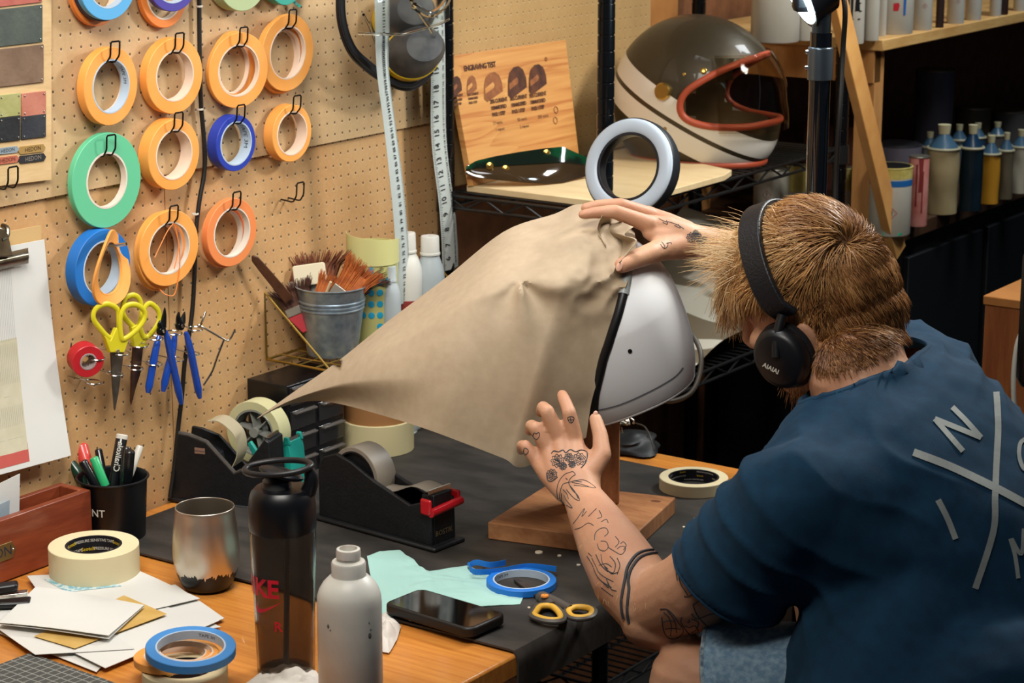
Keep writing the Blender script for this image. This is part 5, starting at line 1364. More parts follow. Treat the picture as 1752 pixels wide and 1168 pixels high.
for (a, b) in ((838, 284), (865, 289), (935, 262), (965, 269)):
    u = (a-797)/(1007-797); p = visr2(u, .35 if a < 900 else .2); p = at(a, b, depth(p)-.006)
    MB().lathe([(.0062, -.004), (.0068, 0), (.0062, .0025), (.001, .0035)], p, frame((CAM-p).normalized()), 20, cap=False).build('press_stud', M_brass, vs_)
for (a, b, w_) in ((884, 270, 12), (925, 277, 14)):
    p = at(a, b, depth(visr2((a-797)/210, .4))-.008)
# ---------------------------------------------------------------- full face helmet
def helmet_shell(prm, nu=96, nv=56):
    """grid of a helmet shell in local axes: x front, y left, z up; prm gives the radii"""
    a_f, a_b, ay, az_t, zb_, chin = prm
    def P(az_, el):
        ca_, sa_ = math.cos(az_), math.sin(az_); ce, se = math.cos(el), math.sin(el)
        sx_ = (abs(ca_)**.92)*(1 if ca_ >= 0 else -1); sy_ = (abs(sa_)**.92)*(1 if sa_ >= 0 else -1)
        z = az_t*se if se > 0 else -zb_*1.35*se*-1
        if se < 0: z = zb_*1.35*se
        e = ce if se > 0 else ce**.55
        x = (a_f if ca_ > 0 else a_b)*e*sx_; y = ay*e*sy_
        if se < 0 and ca_ > 0: x *= 1+chin*(-se)*ca_
        if se < 0: y *= 1-.12*(-se)
        return V((x, y, z))
    return P
def shell_mesh(prm, cut, opening, nu=120, nv=80, shift=None):
    P = helmet_shell(prm); mb = MB(); idx = {}; vs = []; fs = []
    for j in range(nv+1):
        el = -math.radians(62)+(math.radians(62)+math.pi/2)*j/nv
        for i in range(nu):
            vs.append(P(2*math.pi*i/nu, el))
    for j in range(nv):
        for i in range(nu):
            f = (j*nu+i, j*nu+(i+1) % nu, (j+1)*nu+(i+1) % nu, (j+1)*nu+i)
            c_ = (vs[f[0]]+vs[f[1]]+vs[f[2]]+vs[f[3]])/4
            if cut(c_) or opening(c_): continue
            fs.append(f)
    return mb.add(vs, fs)
def clean_shell(mb, fn_snap=None):
    used = sorted({i for f in mb.f for i in f}); mp = {a: b for b, a in enumerate(used)}
    mb.v = [mb.v[i] for i in used]; mb.f = [tuple(mp[i] for i in f) for f in mb.f]; mb.mi = [0]*len(mb.f); return mb
def boundary_loops(mb):
    cnt = {}
    for f in mb.f:
        for a, b in zip(f, f[1:]+f[:1]):
            k = (min(a, b), max(a, b)); cnt[k] = cnt.get(k, 0)+1
    nb = {}
    for (a, b), c_ in cnt.items():
        if c_ == 1: nb.setdefault(a, []).append(b); nb.setdefault(b, []).append(a)
    loops = []; seen = set()
    for s0 in nb:
        if s0 in seen: continue
        L = [s0]; seen.add(s0); cur = s0
        while True:
            nx = [q for q in nb[cur] if q not in seen]
            if not nx: break
            cur = nx[0]; seen.add(cur); L.append(cur)
        loops.append(L)
    return loops
def smooth_loop(mb, L, it=30):
    P = [mb.v[i].copy() for i in L]; n = len(P)
    for _ in range(it): P = [(P[i-1]+P[i]*2+P[(i+1) % n])/4 for i in range(n)]
    for i, p in zip(L, P): mb.v[i] = p
    return P
def place(mb, M):
    mb.v = [M @ p for p in mb.v]; return mb
# frame of the gold helmet: it looks out of the rack, turned a little to the picture's right
hx = V((.985, .17, 0)).normalized(); hy = V((0, 0, 1)).cross(hx); GH = on_z(1222, 268, TS)
GC = V((.212, 3.55, TS+.122))
GM = m4(Matrix((hx, hy, V((0, 0, 1)))).transposed(), GC)
gprm = (.158, .155, .124, .150, .105, .16)
def g_open(c_): 
    if c_.x < 0: return False
    a = (c_.x-.165)/.150; zc = .010+.22*(c_.x-.08); hh = .056+.10*(c_.x-.08)
    return (abs(a)**2.4+abs((c_.z-zc)/hh)**2.4) < 1
def g_cut(c_): return c_.z < -.114+.05*0
m0 = clean_shell(shell_mesh(gprm, g_cut, g_open, 160, 110))
lps = boundary_loops(m0); lps.sort(key=len, reverse=True)
LP = [smooth_loop(m0, L, 25) for L in lps[:2]]
M_gold_h = mat('gold_flake', '3a3322', .42, metal=.2, coat=.35); g = NT(M_gold_h); vec, x, y, z = g.obj_xyz()
# flake paint with white band and stripes following the moulded side
nf = g.new('ShaderNodeTexVoronoi'); nf.inputs['Scale'].default_value = 420; g.link(vec, nf.inputs['Vector'])
fl = g.math('GREATER_THAN', g.math('FRACT', g.math('MULTIPLY', nf.outputs['Distance'], 7.3)), .82)
flake = g.mix(g.math('MULTIPLY', fl, .5), lin('2c271d'), lin('86724a'))
# band coordinate: height above a line falling towards the front
s_ = g.math('ADD', z, g.math('MULTIPLY', x, .55))
def between(v, a, b): return g.math('MULTIPLY', g.math('GREATER_THAN', v, a), g.math('LESS_THAN', v, b))
white = g.math('MAXIMUM', between(s_, -.028, .014), between(s_, -.084, -.038))
g.link(g.mix(white, flake, lin('e4e1d8')), g.b.inputs['Base Color'])
g.link(g.math('MULTIPLY', g.math('SUBTRACT', 1.0, white), .35), g.b.inputs['Metallic'])
gh = thing('racing_helmet', 'gold flake and white full face helmet with orange trim on the rack', 'helmet', (GC.x, GC.y, TS))
sh = MB(); sh.v = [p.copy() for p in m0.v]; sh.f = list(m0.f); sh.mi = [0]*len(sh.f)
o = sh.build('shell', M_gold_h, None, angle=60); o.matrix_world = GM; 
so = o.modifiers.new('solid', 'SOLIDIFY'); so.thickness = .006; so.offset = -1
o.parent = gh; o.matrix_parent_inverse = Matrix.Identity(4); o.location = GC-ORG[gh]; o.rotation_euler = GM.to_euler(); ORG[o] = GC
M_otrim = mat('orange_trim', 'a84a30', .45, sss=.05)
for k, L in enumerate(LP):
    MB().tube([GM @ p for p in L], .0075 if k else .0065, 10, closed=True).build('trim', M_otrim, gh)
inn = MB().ell((0, 0, 0), (.132, .104, .122), None, 32, 20)
inn = MB(); P_ = helmet_shell((.135, .135, .106, .124, .095, .1)); 
inn.grid(lambda u, v: P_(2*math.pi*u, -math.radians(60)+math.radians(150)*v), 48, 24)
inn.f = [f for f in inn.f if not g_open(sum((inn.v[i] for i in f), V((0, 0, 0)))/4*1.0)]
place(inn, GM).build('liner', mat('liner_tan', '6e5a40', .8, c2='826a4a', scale=20), gh)
# clear bubble visor
Pg = helmet_shell((.163, .155, .132, .148, .108, .2))
def bub(u, v):
    a = math.radians(-62+124*u); e = math.radians(-20+56*v); p = Pg(a, e); p.x *= 1.06; return GM @ p
MB().grid(bub, 40, 20, thick=.0016).build('bubble_visor', mat('clear_visor', 'e8e2d4', .04, trans=1.0, ior=1.2), gh)
def gside(x_, z_, off=0.0, side=-1):
    """point on the shell's outside at local x,z on the camera side"""
    best = None
    for p in m0.v:
        if p.y*side > 0:
            d_ = (p.x-x_)**2+(p.z-z_)**2
            if best is None or d_ < best[0]: best = (d_, p)
    p = best[1]; n_ = V((p.x*.8, p.y*1.4, p.z*.9)).normalized(); return GM @ (p+n_*off), (GM.to_3x3() @ n_)
for (x_, z_, r_, h_) in [(-.012, .022, .0155, .010), (.052, .060, .006, .003), (.020, .052, .003, .002), (-.012, -.048, .0035, .004), (.115, .078, .004, .003)]:
    p, n_ = gside(x_, z_); MB().lathe([(r_, -.002), (r_, h_*.8), (r_*.85, h_), (r_*.2, h_)], p, frame(n_), 24).build('brass_stud', M_brass, gh)

# ---------------------------------------------------------------- ring lamp leaning at the shelf corner
rc = at(1080, 287, 3.535); R = .0800; ra = (-FWD*.86-RIGHT*.50+UP*.10).normalized()
fz = rc-V((0, 0, 1))*0; low = rc.z-R*math.sqrt(1-ra.z**2)
rl = thing('ring_lamp', 'round white ring lamp with a clear middle standing at the rack corner', 'ring lamp', rc-V((0, 0, R)))
Rr_ = frame(ra)
MB().torus_prof([(R*.985, -.016), (R, -.012), (R, .006), (R*.985, .009), (R*.70, .009), (R*.70, -.016)], rc, Rr_, 64).build('housing', mat('lamp_housing', '1c2024', .4), rl, bevel=.0008)
MB().torus_prof([(R*.975, .0085)]+[(R*(.82+.155*math.cos(a)), .0085+.006*math.sin(a)) for a in [i*math.pi/10 for i in range(1, 10)]]+[(R*.70, .0085)], rc, Rr_, 64).build('diffuser', mat('diffuser_white', 'b4bfca', .35, sss=.1), rl)
MB().torus_prof([(R*.71, .007), (R*.71, .012), (R*.635, .012), (R*.63, .002), (R*.66, -.014), (R*.71, -.014)], rc, Rr_, 64).build('inner_ring', M_mblk, rl, bevel=.0006)
MB().lathe([(R*.64, .0), (R*.64, .0015)], rc, Rr_, 48).build('glass', M_clear, rl)

# ---------------------------------------------------------------- light stand with LED head
bx_ = V((.62, 3.14, 0)); 
sp0 = at(1397, 300, 3.42); sx0, sy0 = sp0.x, sp0.y
ls = thing('light_stand', 'tall glossy black light stand with a grey clamp in front of the rack post', 'light stand', (sx0, sy0, 0))
MB().lathe([(.0165, .05), (.0165, 1.445)], (sx0, sy0, 0), None, 24).build('pole', mat('pole_gloss', '0a0c10', .15, coat=.6), ls)
zc = on_z(1395, 97, 0).z; kz = at(1397, 97, 3.42).z
MB().lathe([(.0195, kz-.030), (.0195, kz+.018), (.018, kz+.020)], (sx0, sy0, 0), None, 24).build('clamp', mat('clamp_grey', '5a646c', .3, metal=.7), ls, bevel=.001)
for dz_ in (.012, -.012): MB().lathe([(.004, 0), (.004, .004)], V((sx0, sy0, kz+dz_))-RIGHT*.019, frame(-RIGHT), 12).build('screw', M_chrome, ls)
MB().lathe([(.0145, kz+.02), (.0145, kz+.11)], (sx0, sy0, 0), None, 20).build('upper_pole', mat('pole_grey', '3c444a', .3, metal=.6), ls)
MB().box(V((sx0, sy0, kz+.095))-RIGHT*.02, (.05, .03, .045), frame((0, 0, 1), RIGHT)).build('bracket', M_cup, ls, bevel=.008)
for a in (0, 2.1, 4.2): MB().cyl((sx0, sy0, .10), (sx0+.22*math.cos(a+.5), sy0+.22*math.sin(a+.5), .012), .009).build('leg', M_cup, ls)
cbp = [at(1440, -20, 3.36), at(1446, 20, 3.36), at(1442, 90, 3.38), at(1436, 200, 3.38), at(1430, 300, 3.4), at(1428, 420, 3.42), at(1426, 560, 3.5)]
tag(MB().tube(cbp, .0042, 8, sub=6).build('lamp_cable', mat('cable_black', '14120f', .5), loc=cbp[0]), 'black cable hanging down just right of the light stand', 'cable')
lh = at(1366, -8, 3.36); lm = thing('work_lamp', 'bright white LED work lamp head at the top edge of the picture', 'lamp', lh)
tgt = (V((.2, 2.5, 1.15))-lh).normalized(); Rl = frame(tgt)
MB().lathe([(.030, -.055), (.045, -.045), (.052, -.004), (.055, 0)], lh, Rl, 32, cap=True).build('lamp_head', M_cup, lm, bevel=.001)
MB().lathe([(.001, .0015), (.048, .001), (.048, .0005)], lh, Rl, 32, cap=False).build('led_face', mat('led_white', 'ffffff', .5, emit='d8f4ff', estr=40.0), lm)

# ---------------------------------------------------------------- lower rack shelf
LS = .79+.0048
M_foil = mat('silver_sheet', 'd2cebe', .35, metal=.15, c2='7d725e', scale=9, lo=.48, hi=.51, stretch=(.6, 1.8, 1), detail=1)  # pale light streaks and brownish shadows of the sheet put into its colour
fo = MB().grid(lambda u, v: V((.02+.325*u, 3.10+.74*v, LS+.003+.012*math.sin(v*11+u*3)**2+.26*max(0, v-.25)**1.4*(1-.25*u))), 40, 60, thick=-.0006)
tag(fo.build('wavy_sheet', M_foil, loc=(.2, 3.4, LS)), 'silvery wavy sheet with painted-in light streaks on the lower rack shelf behind the white helmet', 'sheet')
M_cgrey = mat('cable_grey', '3c362e', .45)
c3 = [at(1172, 560, 3.62), at(1188, 578, 3.60), at(1199, 605, 3.58), at(1197, 640, 3.57), at(1182, 672, 3.56), at(1150, 686, 3.56), at(1120, 680, 3.57), at(1104, 672, 3.6)]
tag(MB().tube(c3, .0042, 10, sub=6).build('grey_cable', M_cgrey, loc=c3[4]), 'grey cable looping down in front of the lower rack shelf beside the white helmet', 'cable')
# binder clip, black bag
bc0 = at(1064, 722, 3.55); bcl = thing('binder_clip', 'black and silver binder clip hanging under the lower rack shelf', 'binder clip', bc0)
for k, (p_, q_) in enumerate([((1050, 703), (1072, 722)), ((1062, 702), (1083, 720))]):
    MB().tube([at(p_[0], p_[1], 3.54), at(q_[0]-3, q_[1]-4, 3.54), at(q_[0]+2, q_[1], 3.54), at(q_[0], q_[1]+5, 3.54)], .0016, 8, sub=4).build('wire_lever', M_chrome, bcl)
MB().prism([(-.014, -.006), (.014, -.006), (.010, .010), (-.010, .010)], m4(frame(-FWD*.7+V((0, 0, .5)), RIGHT), bc0), .004).build('clip_body', M_clip, bcl, bevel=.001)
MB().tube([at(1044, 706, 3.55), at(1054, 715, 3.55), at(1050, 725, 3.55), at(1058, 738, 3.55), at(1066, 740, 3.55), at(1064, 730, 3.55)], .0013, 8, sub=4).build('wire_hook', M_chrome, bcl)
bgp = V((.40, 2.96, DZ)); bgp = on_z(1082, 772, DZ)+heading(90)*.02
bg = MB().grid(lambda u, v: bgp + V((math.cos(u*2*math.pi), math.sin(u*2*math.pi), 0))*(.050*(1-v)**.5*(1+.45*noise.noise(V((u*6 % 6, v*3, 1))))) + V((0, 0, .002+.028*v**.7)), 36, 14)
tag(bg.build('black_bag', mat('bag_black', '0a0c0e', .55), loc=bgp), 'small black plastic pouch slumped at the far bench edge below the binder clip', 'pouch')
tag(MB().tube([at(1088, 724, 3.52), at(1103, 730, 3.50), at(1113, 748, 3.48), at(1119, 770, 3.47)], .0014, 8, sub=5).build('thin_wire', M_cgrey, loc=at(1119, 770, 3.47)), 'thin grey wire arcing from the binder clip to the black pouch', 'wire')
cbx = V((.62, 3.45, 0))
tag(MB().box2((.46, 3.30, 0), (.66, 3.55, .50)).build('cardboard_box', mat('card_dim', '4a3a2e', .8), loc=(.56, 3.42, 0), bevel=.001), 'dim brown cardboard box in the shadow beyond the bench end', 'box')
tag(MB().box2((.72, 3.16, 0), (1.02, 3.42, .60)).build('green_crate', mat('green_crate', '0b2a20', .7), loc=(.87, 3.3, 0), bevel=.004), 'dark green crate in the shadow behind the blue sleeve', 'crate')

# ================================================================ PAINT TINS
M_tin = mat('tin_white', 'b4b0a4', .35, c2='a8a498', scale=12); M_tinm = mat('tin_metal', '8a857a', .35, metal=.7)
M_hr = mat('hazard_red', 'b0463c', .5); M_hb = mat('hazard_black', '1c1c1e', .6)
def tin(label, px, pyb, wpx, hpx, Z, m=M_tin, lid=M_tinm, band=None, haz=0, drips=None, art=None, name='paint_tin', cat='paint tin', group=None, rimcol=None, writing=None):
    c = on_z(px, pyb, Z); s_ = depth(c)/FPX; R = wpx/2*s_; c = c+V((-math.sin(AZ), math.cos(AZ), 0))*R*.9; c.z = Z; H = hpx*s_
    if Z == PZ1 and c.x+R > PX: c.x = PX-R-.002
    t = thing(name, label, cat, c, group)
    MB().lathe([(.001, 0), (R*.97, 0), (R, .002), (R, H-.004), (R*.985, H-.002), (.001, H-.002)], c, None, 36, cap=False).build('body', m, t)
    MB().torus_prof([(R+.0012*math.cos(q*math.pi/3), H-.001+.0018*math.sin(q*math.pi/3)) for q in range(6)], c, None, 40).build('rim', rimcol or lid, t)
    MB().lathe([(.001, H-.001), (R*.9, H-.001), (R*.9, H+.001), (.001, H+.001)], c, None, 32, cap=False).build('lid', lid, t)
    a0 = math.atan2(CAM.y-c.y, CAM.x-c.x)
    if band:
        for z0_, z1_, bm_ in band: MB().lathe([(R+.0003, H*z0_), (R+.0004, H*z1_)], c, None, 40, cap=False).build('colour_band', bm_, t)
    def patch(ac, zc_, poly, m_, nm):
        P = [(ac+x_/R, zc_+y_) for x_, y_ in poly]
        return MB().add([c+V(((R+.0009)*math.cos(a), (R+.0009)*math.sin(a), z)) for a, z in P], [tuple(range(len(P)))]).build(nm, m_, t, smooth=False, fix=False)
    if haz:
        for i in range(haz):
            ac = a0+(.25 if haz > 1 else .1)+(-.5*(i % 2) if haz > 1 else 0); zc_ = H*(.35+.28*(i//2)+(.14 if i % 2 else 0)); d_ = R*.26
            for q_ in range(4):
                dx = [(0, 1), (1, 0), (0, -1), (-1, 0)]; a_, b_ = dx[q_], dx[(q_+1) % 4]
                mm = MB(); pts = [(a_[0]*d_, a_[1]*d_), (b_[0]*d_, b_[1]*d_), (b_[0]*d_*.86, b_[1]*d_*.86), (a_[0]*d_*.86, a_[1]*d_*.86)]
                patch(ac, zc_, pts, M_hr, 'hazard_frame')
            patch(ac, zc_, [(-d_*.09, d_*.45), (d_*.09, d_*.45), (d_*.05, -d_*.12), (-d_*.05, -d_*.12)], M_hb, 'hazard_mark')
            patch(ac, zc_, [(-d_*.08, -d_*.26), (d_*.08, -d_*.26), (d_*.08, -d_*.42), (-d_*.08, -d_*.42)], M_hb, 'hazard_mark')
    if drips:
        for (da, z0_, z1_, w_) in drips[1]:
            patch(a0+da, 0, [(-w_, H*z1_), (w_, H*z1_), (w_*.6, H*(z0_*.6+z1_*.4)), (w_*.9, H*z0_), (-w_*.7, H*z0_), (-w_*.5, H*(z0_*.5+z1_*.5))], drips[0], 'paint_drip')
    if art:
        for (da, zc_, w_, h_, m_) in art: patch(a0+da, H*zc_, [(-w_, -h_), (w_*.6, -h_*1.0), (w_, h_*.3), (w_*.7, h_), (-w_, h_*.8)], m_, 'splash')
    if writing:
        tb = MB()
        for i, wtxt in enumerate(writing): text_wrap(tb, wtxt, R*.30, c, Matrix.Identity(3), R+.0012, a0+.1, H*(.62-.13*i), thick=.0)
        tb.build('lettering', M_hb, t, smooth=False, fix=False)
    return t
K_ = mat('drip_black', '17181a', .3); Bu = mat('splash_blue', '2058a0', .4); Bl = mat('splash_light_blue', '6a9cc0', .5); Re_ = mat('splash_red', 'b8202c', .4); Ye = mat('band_yellow', 'b8a030', .5)
tin('big white paint tub glowing under the work lamp at the end of the shelf', 1330, 74, 84, 130, PZ1, m=M_tin)
tin('narrow white tin just left of the light stand on the top shelf', 1380, 70, 34, 120, PZ1)
tin('white tin spattered with black drips beside the diagonal plank', 1466, 76, 40, 112, PZ1, drips=(K_, [(-.1, .05, 1, .003), (.35, .5, 1, .006), (-.5, .6, 1, .005)]), art=[(.30, .62, .010, .0016, MATS['hazard_black']), (.30, .50, .012, .0016, MATS['hazard_black']), (.30, .38, .009, .0016, MATS['hazard_black'])])
tin('plain cream tin right of the black dripped tin', 1492, 70, 26, 110, PZ1)
tin('narrow grey white tin with its base set further back on the top shelf', 1508, 62, 18, 100, PZ1)
tin('slim white tin with a yellow side on the top shelf', 1524, 57, 24, 110, PZ1, art=[(.5, .5, .004, .06, Ye)])
tin('white tin splashed with blue and red paint on the top shelf', 1572, 62, 66, 120, PZ1, art=[(-.62, .45, .006, .05, Bl), (.1, .40, .006, .008, Re_), (.55, .50, .0028, .03, Bu), (.4, .62, .016, .0018, Bl)])
tin('white tin with two hazard diamonds right of the splashed tin', 1622, 55, 36, 120, PZ1, haz=2)
tin('dark brown tin between the hazard tins on the top shelf', 1646, 50, 14, 110, PZ1, m=mat('tin_brown', '2e1c18', .5))
tin('white tin with a red hazard diamond near the right edge of the top shelf', 1668, 43, 30, 110, PZ1, haz=2)
tin('cream tin with faint printing on the top shelf near the right edge', 1697, 37, 28, 110, PZ1)
tin('small cream tin second from the right on the top shelf', 1718, 29, 20, 100, PZ1)
tin('dark tin near the top right corner of the picture', 1737, 27, 20, 100, PZ1, m=MATS['tin_brown'])
tin('pale tin cut by the right edge on the top shelf', 1760, 20, 24, 100, PZ1)
# lower shelf
Yr = mat('rim_yellow', 'a89a4e', .6, c2='c2b468', scale=60)
tin('tall white tin with yellow rim, blue band and red hazard diamond on the lower shelf', 1526, 405, 72, 118, PZ2, band=[(.84, .99, Yr), (.73, .82, mat('band_blue', '1c5c9a', .4))], haz=1, rimcol=Yr, lid=K_, art=[(.2, .04, .02, .003, mat('splash_teal', '1f9a7a', .5))])
tin('pink paint streaked white tin right of the tall hazard tin', 1571, 388, 34, 120, PZ2, m=mat('tin_pink', 'b86a60', .5, c2='c88a80', scale=30), drips=(mat('drip_maroon', '7a2a28', .5), [(.2, .5, 1, .005), (-.2, .3, .9, .002), (.4, .2, .8, .002)]))
tin('yellow rimmed pale tin just right of the light stand on the lower shelf', 1444, 372, 30, 84, PZ2, band=[(.55, .99, Yr)], rimcol=Yr)
tin('blue and white tin with a hazard diamond behind the diagonal plank', 1480, 376, 42, 88, PZ2, band=[(.5, .75, MATS['band_blue']), (.80, .99, Yr)], haz=1, rimcol=Yr)
tin('white tin with a hazard diamond seen below the gold helmet', 1322, 374, 62, 84, PZ2, haz=2)
tin('yellow topped white tin left of the light stand on the lower shelf', 1362, 372, 34, 88, PZ2, band=[(.5, .99, Yr)], rimcol=Yr)
def bagged(label, px, pyb, wpx, hpx, m, top=None, cap=True, seed=0, Z=None):
    Z = PZ2 if Z is None else Z
    c = on_z(px, pyb, Z); s_ = depth(c)/FPX; R = wpx/2*s_; c = c+V((-math.sin(AZ), math.cos(AZ), 0))*R*.9; c.z = Z; H = hpx*s_
    t = thing('paint_bottle', label, 'paint bottle', c)
    def f(u, v):
        a = 2*math.pi*u; r = R*(1-.05*v)*(1+.10*noise.noise(V((math.cos(a)*1.2+seed, math.sin(a)*1.2, v*2.4)))); return c+V((r*math.cos(a), r*math.sin(a), .001+H*v))
    MB().grid(f, 40, 18).build('sleeve', m, t)
    MB().torus_prof([(R*.96+.003*math.cos(q*math.pi/3), H+.003*math.sin(q*math.pi/3)) for q in range(6)], c, None, 32).build('sleeve_rim', mat('film_rim', 'a8a284', .4), t)
    MB().lathe([(R*.95, H*.98), (R*.8, H*1.06), (R*.35, H*1.20), (R*.3, H*1.24), (.001, H*1.24)], c, None, 28, cap=False).build('shoulder', top or mat('shoulder_blue', '3c5a70', .3), t)
    if cap: MB().lathe([(R*.34, H*1.22), (R*.40, H*1.36), (.001, H*1.37)], c, None, 20, cap=False).build('cap', mat('cap_cream', 'b8b08c', .5), t)
    return t
bagged('crumpled beige sleeved bottle right of the pink tin', 1614, 368, 56, 112, mat('sleeve_beige', 'a0906c', .3, c2='8a7a58', scale=10))
bagged('dark teal sleeved bottle between the beige and the ochre bottles', 1662, 362, 40, 108, mat('sleeve_teal', '0c1c24', .25), top=mat('shoulder_navy', '14304a', .3), seed=2)
bagged('ochre yellow paint bottle on the lower shelf', 1694, 350, 34, 86, mat('sleeve_ochre', 'b07c20', .35), seed=3)
bagged('grey brown translucent bottle right of the ochre one', 1720, 342, 26, 84, mat('sleeve_brown', '5c5240', .3), seed=4)
bagged('cream bottle cut by the right edge on the lower shelf', 1746, 332, 34, 80, mat('sleeve_cream', 'a8a08c', .4), seed=5)
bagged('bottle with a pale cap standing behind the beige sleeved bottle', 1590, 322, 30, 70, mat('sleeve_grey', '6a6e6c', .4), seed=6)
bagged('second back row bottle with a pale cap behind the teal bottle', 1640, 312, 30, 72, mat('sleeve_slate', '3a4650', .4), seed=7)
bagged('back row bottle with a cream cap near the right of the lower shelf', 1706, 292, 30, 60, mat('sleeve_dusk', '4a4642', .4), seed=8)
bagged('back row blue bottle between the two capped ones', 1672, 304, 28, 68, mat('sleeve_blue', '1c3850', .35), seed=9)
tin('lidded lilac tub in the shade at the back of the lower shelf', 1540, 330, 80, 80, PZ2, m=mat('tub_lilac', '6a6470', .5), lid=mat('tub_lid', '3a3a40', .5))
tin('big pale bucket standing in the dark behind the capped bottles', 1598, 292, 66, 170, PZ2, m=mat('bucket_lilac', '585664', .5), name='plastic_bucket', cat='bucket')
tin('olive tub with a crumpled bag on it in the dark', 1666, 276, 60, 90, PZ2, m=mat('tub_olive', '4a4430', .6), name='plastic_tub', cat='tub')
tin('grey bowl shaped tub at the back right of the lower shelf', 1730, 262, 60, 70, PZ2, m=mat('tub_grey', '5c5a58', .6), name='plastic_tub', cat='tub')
tag(MB().box(V((.12, 4.35, PZ2+.07)), (.12, .14, .14), frame((0, 0, 1), (1, 0, 0))).build('cardboard_box', mat('card_rust', '5a3424', .7), loc=V((.12, 4.35, PZ2)), bevel=.001), 'rust brown cardboard box at the back of the lower paint shelf', 'box')
# crate, chair back and cable at the right edge
cr = at(1686, 505, 3.75); crt = thing('wooden_crate', 'reddish wooden crate standing at the right edge of the picture', 'crate', (cr.x+.14, cr.y+.14, 0))
M_cr = wood('crate_wood', '7a4220', '94582c', axis=(12, 12, 1), scale=5)
M_crt = wood('crate_top', '94602e', 'a87038', axis=(1, 1, 1), scale=5)
MB().box2((cr.x, cr.y, .0), (cr.x+.30, cr.y+.30, cr.z-.016)).build('side_panel', M_cr, crt, bevel=.002)
MB().box2((cr.x-.003, cr.y-.003, cr.z-.016), (cr.x+.303, cr.y+.303, cr.z)).build('top_board', M_crt, crt, bevel=.002)
p0 = at(1752, 545, 3.45)
tag(MB().box(p0+RIGHT*.02, (.05, .05, .22), frame((0, 0, 1), RIGHT)).build('black_case', M_cup, loc=p0, bevel=.014), 'rounded black case at the right edge in front of the wooden crate', 'case')
c5 = [at(1752, 560, 3.5), at(1740, 590, 3.5), at(1734, 640, 3.5), at(1735, 690, 3.5), at(1740, 730, 3.5)]
tag(MB().tube(c5, .004, 10, sub=6).build('white_cable', mat('cable_white', 'a8a69c', .5), loc=c5[0]), 'pale grey cable hanging in front of the wooden crate at the right edge', 'cable')
# ================================================================ WHITE HELMET AND KRAFT PAPER
wf_ = (-RIGHT*.9135 - V((0, 0, 1))*.40 - V((-math.sin(AZ), math.cos(AZ), 0))*.06).normalized()
wl = V((0, 0, 1)).cross(wf_); wl = (wl).normalized(); wu = wf_.cross(wl).normalized()
if wu.z < 0: wu = -wu; wl = -wl
WC = at(1046, 542, 3.16)
WR = Matrix((wf_, wl, wu)).transposed(); WM = m4(WR, WC)
wprm = (.140, .099, .118, .126, .112, .0)
def w_open(c_):
    x_, z_ = c_.x, c_.z
    e = [( -.20, .10), (-.116, .084), (-.07, .066), (-.02, .034), (.03, -.010), (.07, -.044), (.10, -.058), (.128, -.02), (.14, .1)]
    for (a, xa), (b, xb) in zip(e[:-1], e[1:]):
        if a <= z_ < b: return x_ > xa+(xb-xa)*(z_-a)/(b-a)
    return False
def w_cut(c_): return c_.z < -.122+.04*0
wm = clean_shell(shell_mesh(wprm, w_cut, w_open, 200, 140))
wl_ = boundary_loops(wm); wl_.sort(key=len, reverse=True); WLP = smooth_loop(wm, wl_[0], 45)
wh = thing('open_face_helmet', 'matt white open face helmet held by the man on the pine stand', 'helmet', WM @ V((0, 0, -.122)))
M_wsh = mat('white_primer', 'dfe2e4', .5, c2='e4e6e8', scale=10)
sh = MB(); sh.v = [WM @ p for p in wm.v]; sh.f = list(wm.f); sh.mi = [0]*len(sh.f)
o = sh.build('shell', M_wsh, wh, angle=60); so = o.modifiers.new('solid', 'SOLIDIFY'); so.thickness = .005; so.offset = 0
WB = bvh_of(sh)
def on_shell(px, py, off=.001):
    r = ray(px, py).normalized(); h = WB.ray_cast(CAM, r)
    if h[0] is None: return at(px, py, 3.05), -FWD
    n_ = h[1]; n_ = n_ if n_.dot(r) < 0 else -n_
    return h[0]+n_*off, n_
# black edge strip along the opening, camera side, and the bottom seam
def ribbon(cl, w, name, m, par, off=.0015, bv=on_shell, n=30):
    L_ = spline([V((a, b, 0)) for a, b in cl], 8); mb = MB(); rows = []
    for i, p in enumerate(L_):
        q = L_[min(i+1, len(L_)-1)]-L_[max(i-1, 0)]; q.normalize(); nn = V((-q.y, q.x, 0)); ww = w if not callable(w) else w(i/(len(L_)-1))
        rows.append([bv(p.x+nn.x*ww*(k-.5), p.y+nn.y*ww*(k-.5), off)[0] for k in (0, .5, 1)])
    vs = [p for r_ in rows for p in r_]; fs = [(i*3+k, i*3+k+1, (i+1)*3+k+1, (i+1)*3+k) for i in range(len(rows)-1) for k in (0, 1)]
    return mb.add(vs, fs).build(name, m, par, fix=False)
M_bkt = mat('edge_black', '0a0b0e', .45)
wlp3 = [WM @ p for p in WLP]
low_ = [p.z < -.108 for p in WLP]; n_w = len(WLP); st_ = next(i for i in range(n_w) if low_[i-1] and not low_[i])
seq = [(st_+i) % n_w for i in range(n_w)]
up_pts = [wlp3[i] for i in seq if not low_[i]]; lo_pts = [wlp3[i] for i in seq if low_[i]]
MB().tube(up_pts, .0068, 10).build('edge_trim', M_bkt, wh)
MB().tube(lo_pts, .0040, 10).build('bottom_rim', M_wsh, wh)
es = WM.to_3x3()
inn = MB(); P_ = helmet_shell((.128, .089, .106, .114, .104, 0)); inn.grid(lambda u, v: P_(2*math.pi*u, -math.radians(60)+math.radians(150)*v), 40, 20)
inn.f = [f for f in inn.f if not w_open(sum((inn.v[i] for i in f), V((0, 0, 0)))/4)]
place(inn, WM).build('liner', M_bkt, wh)

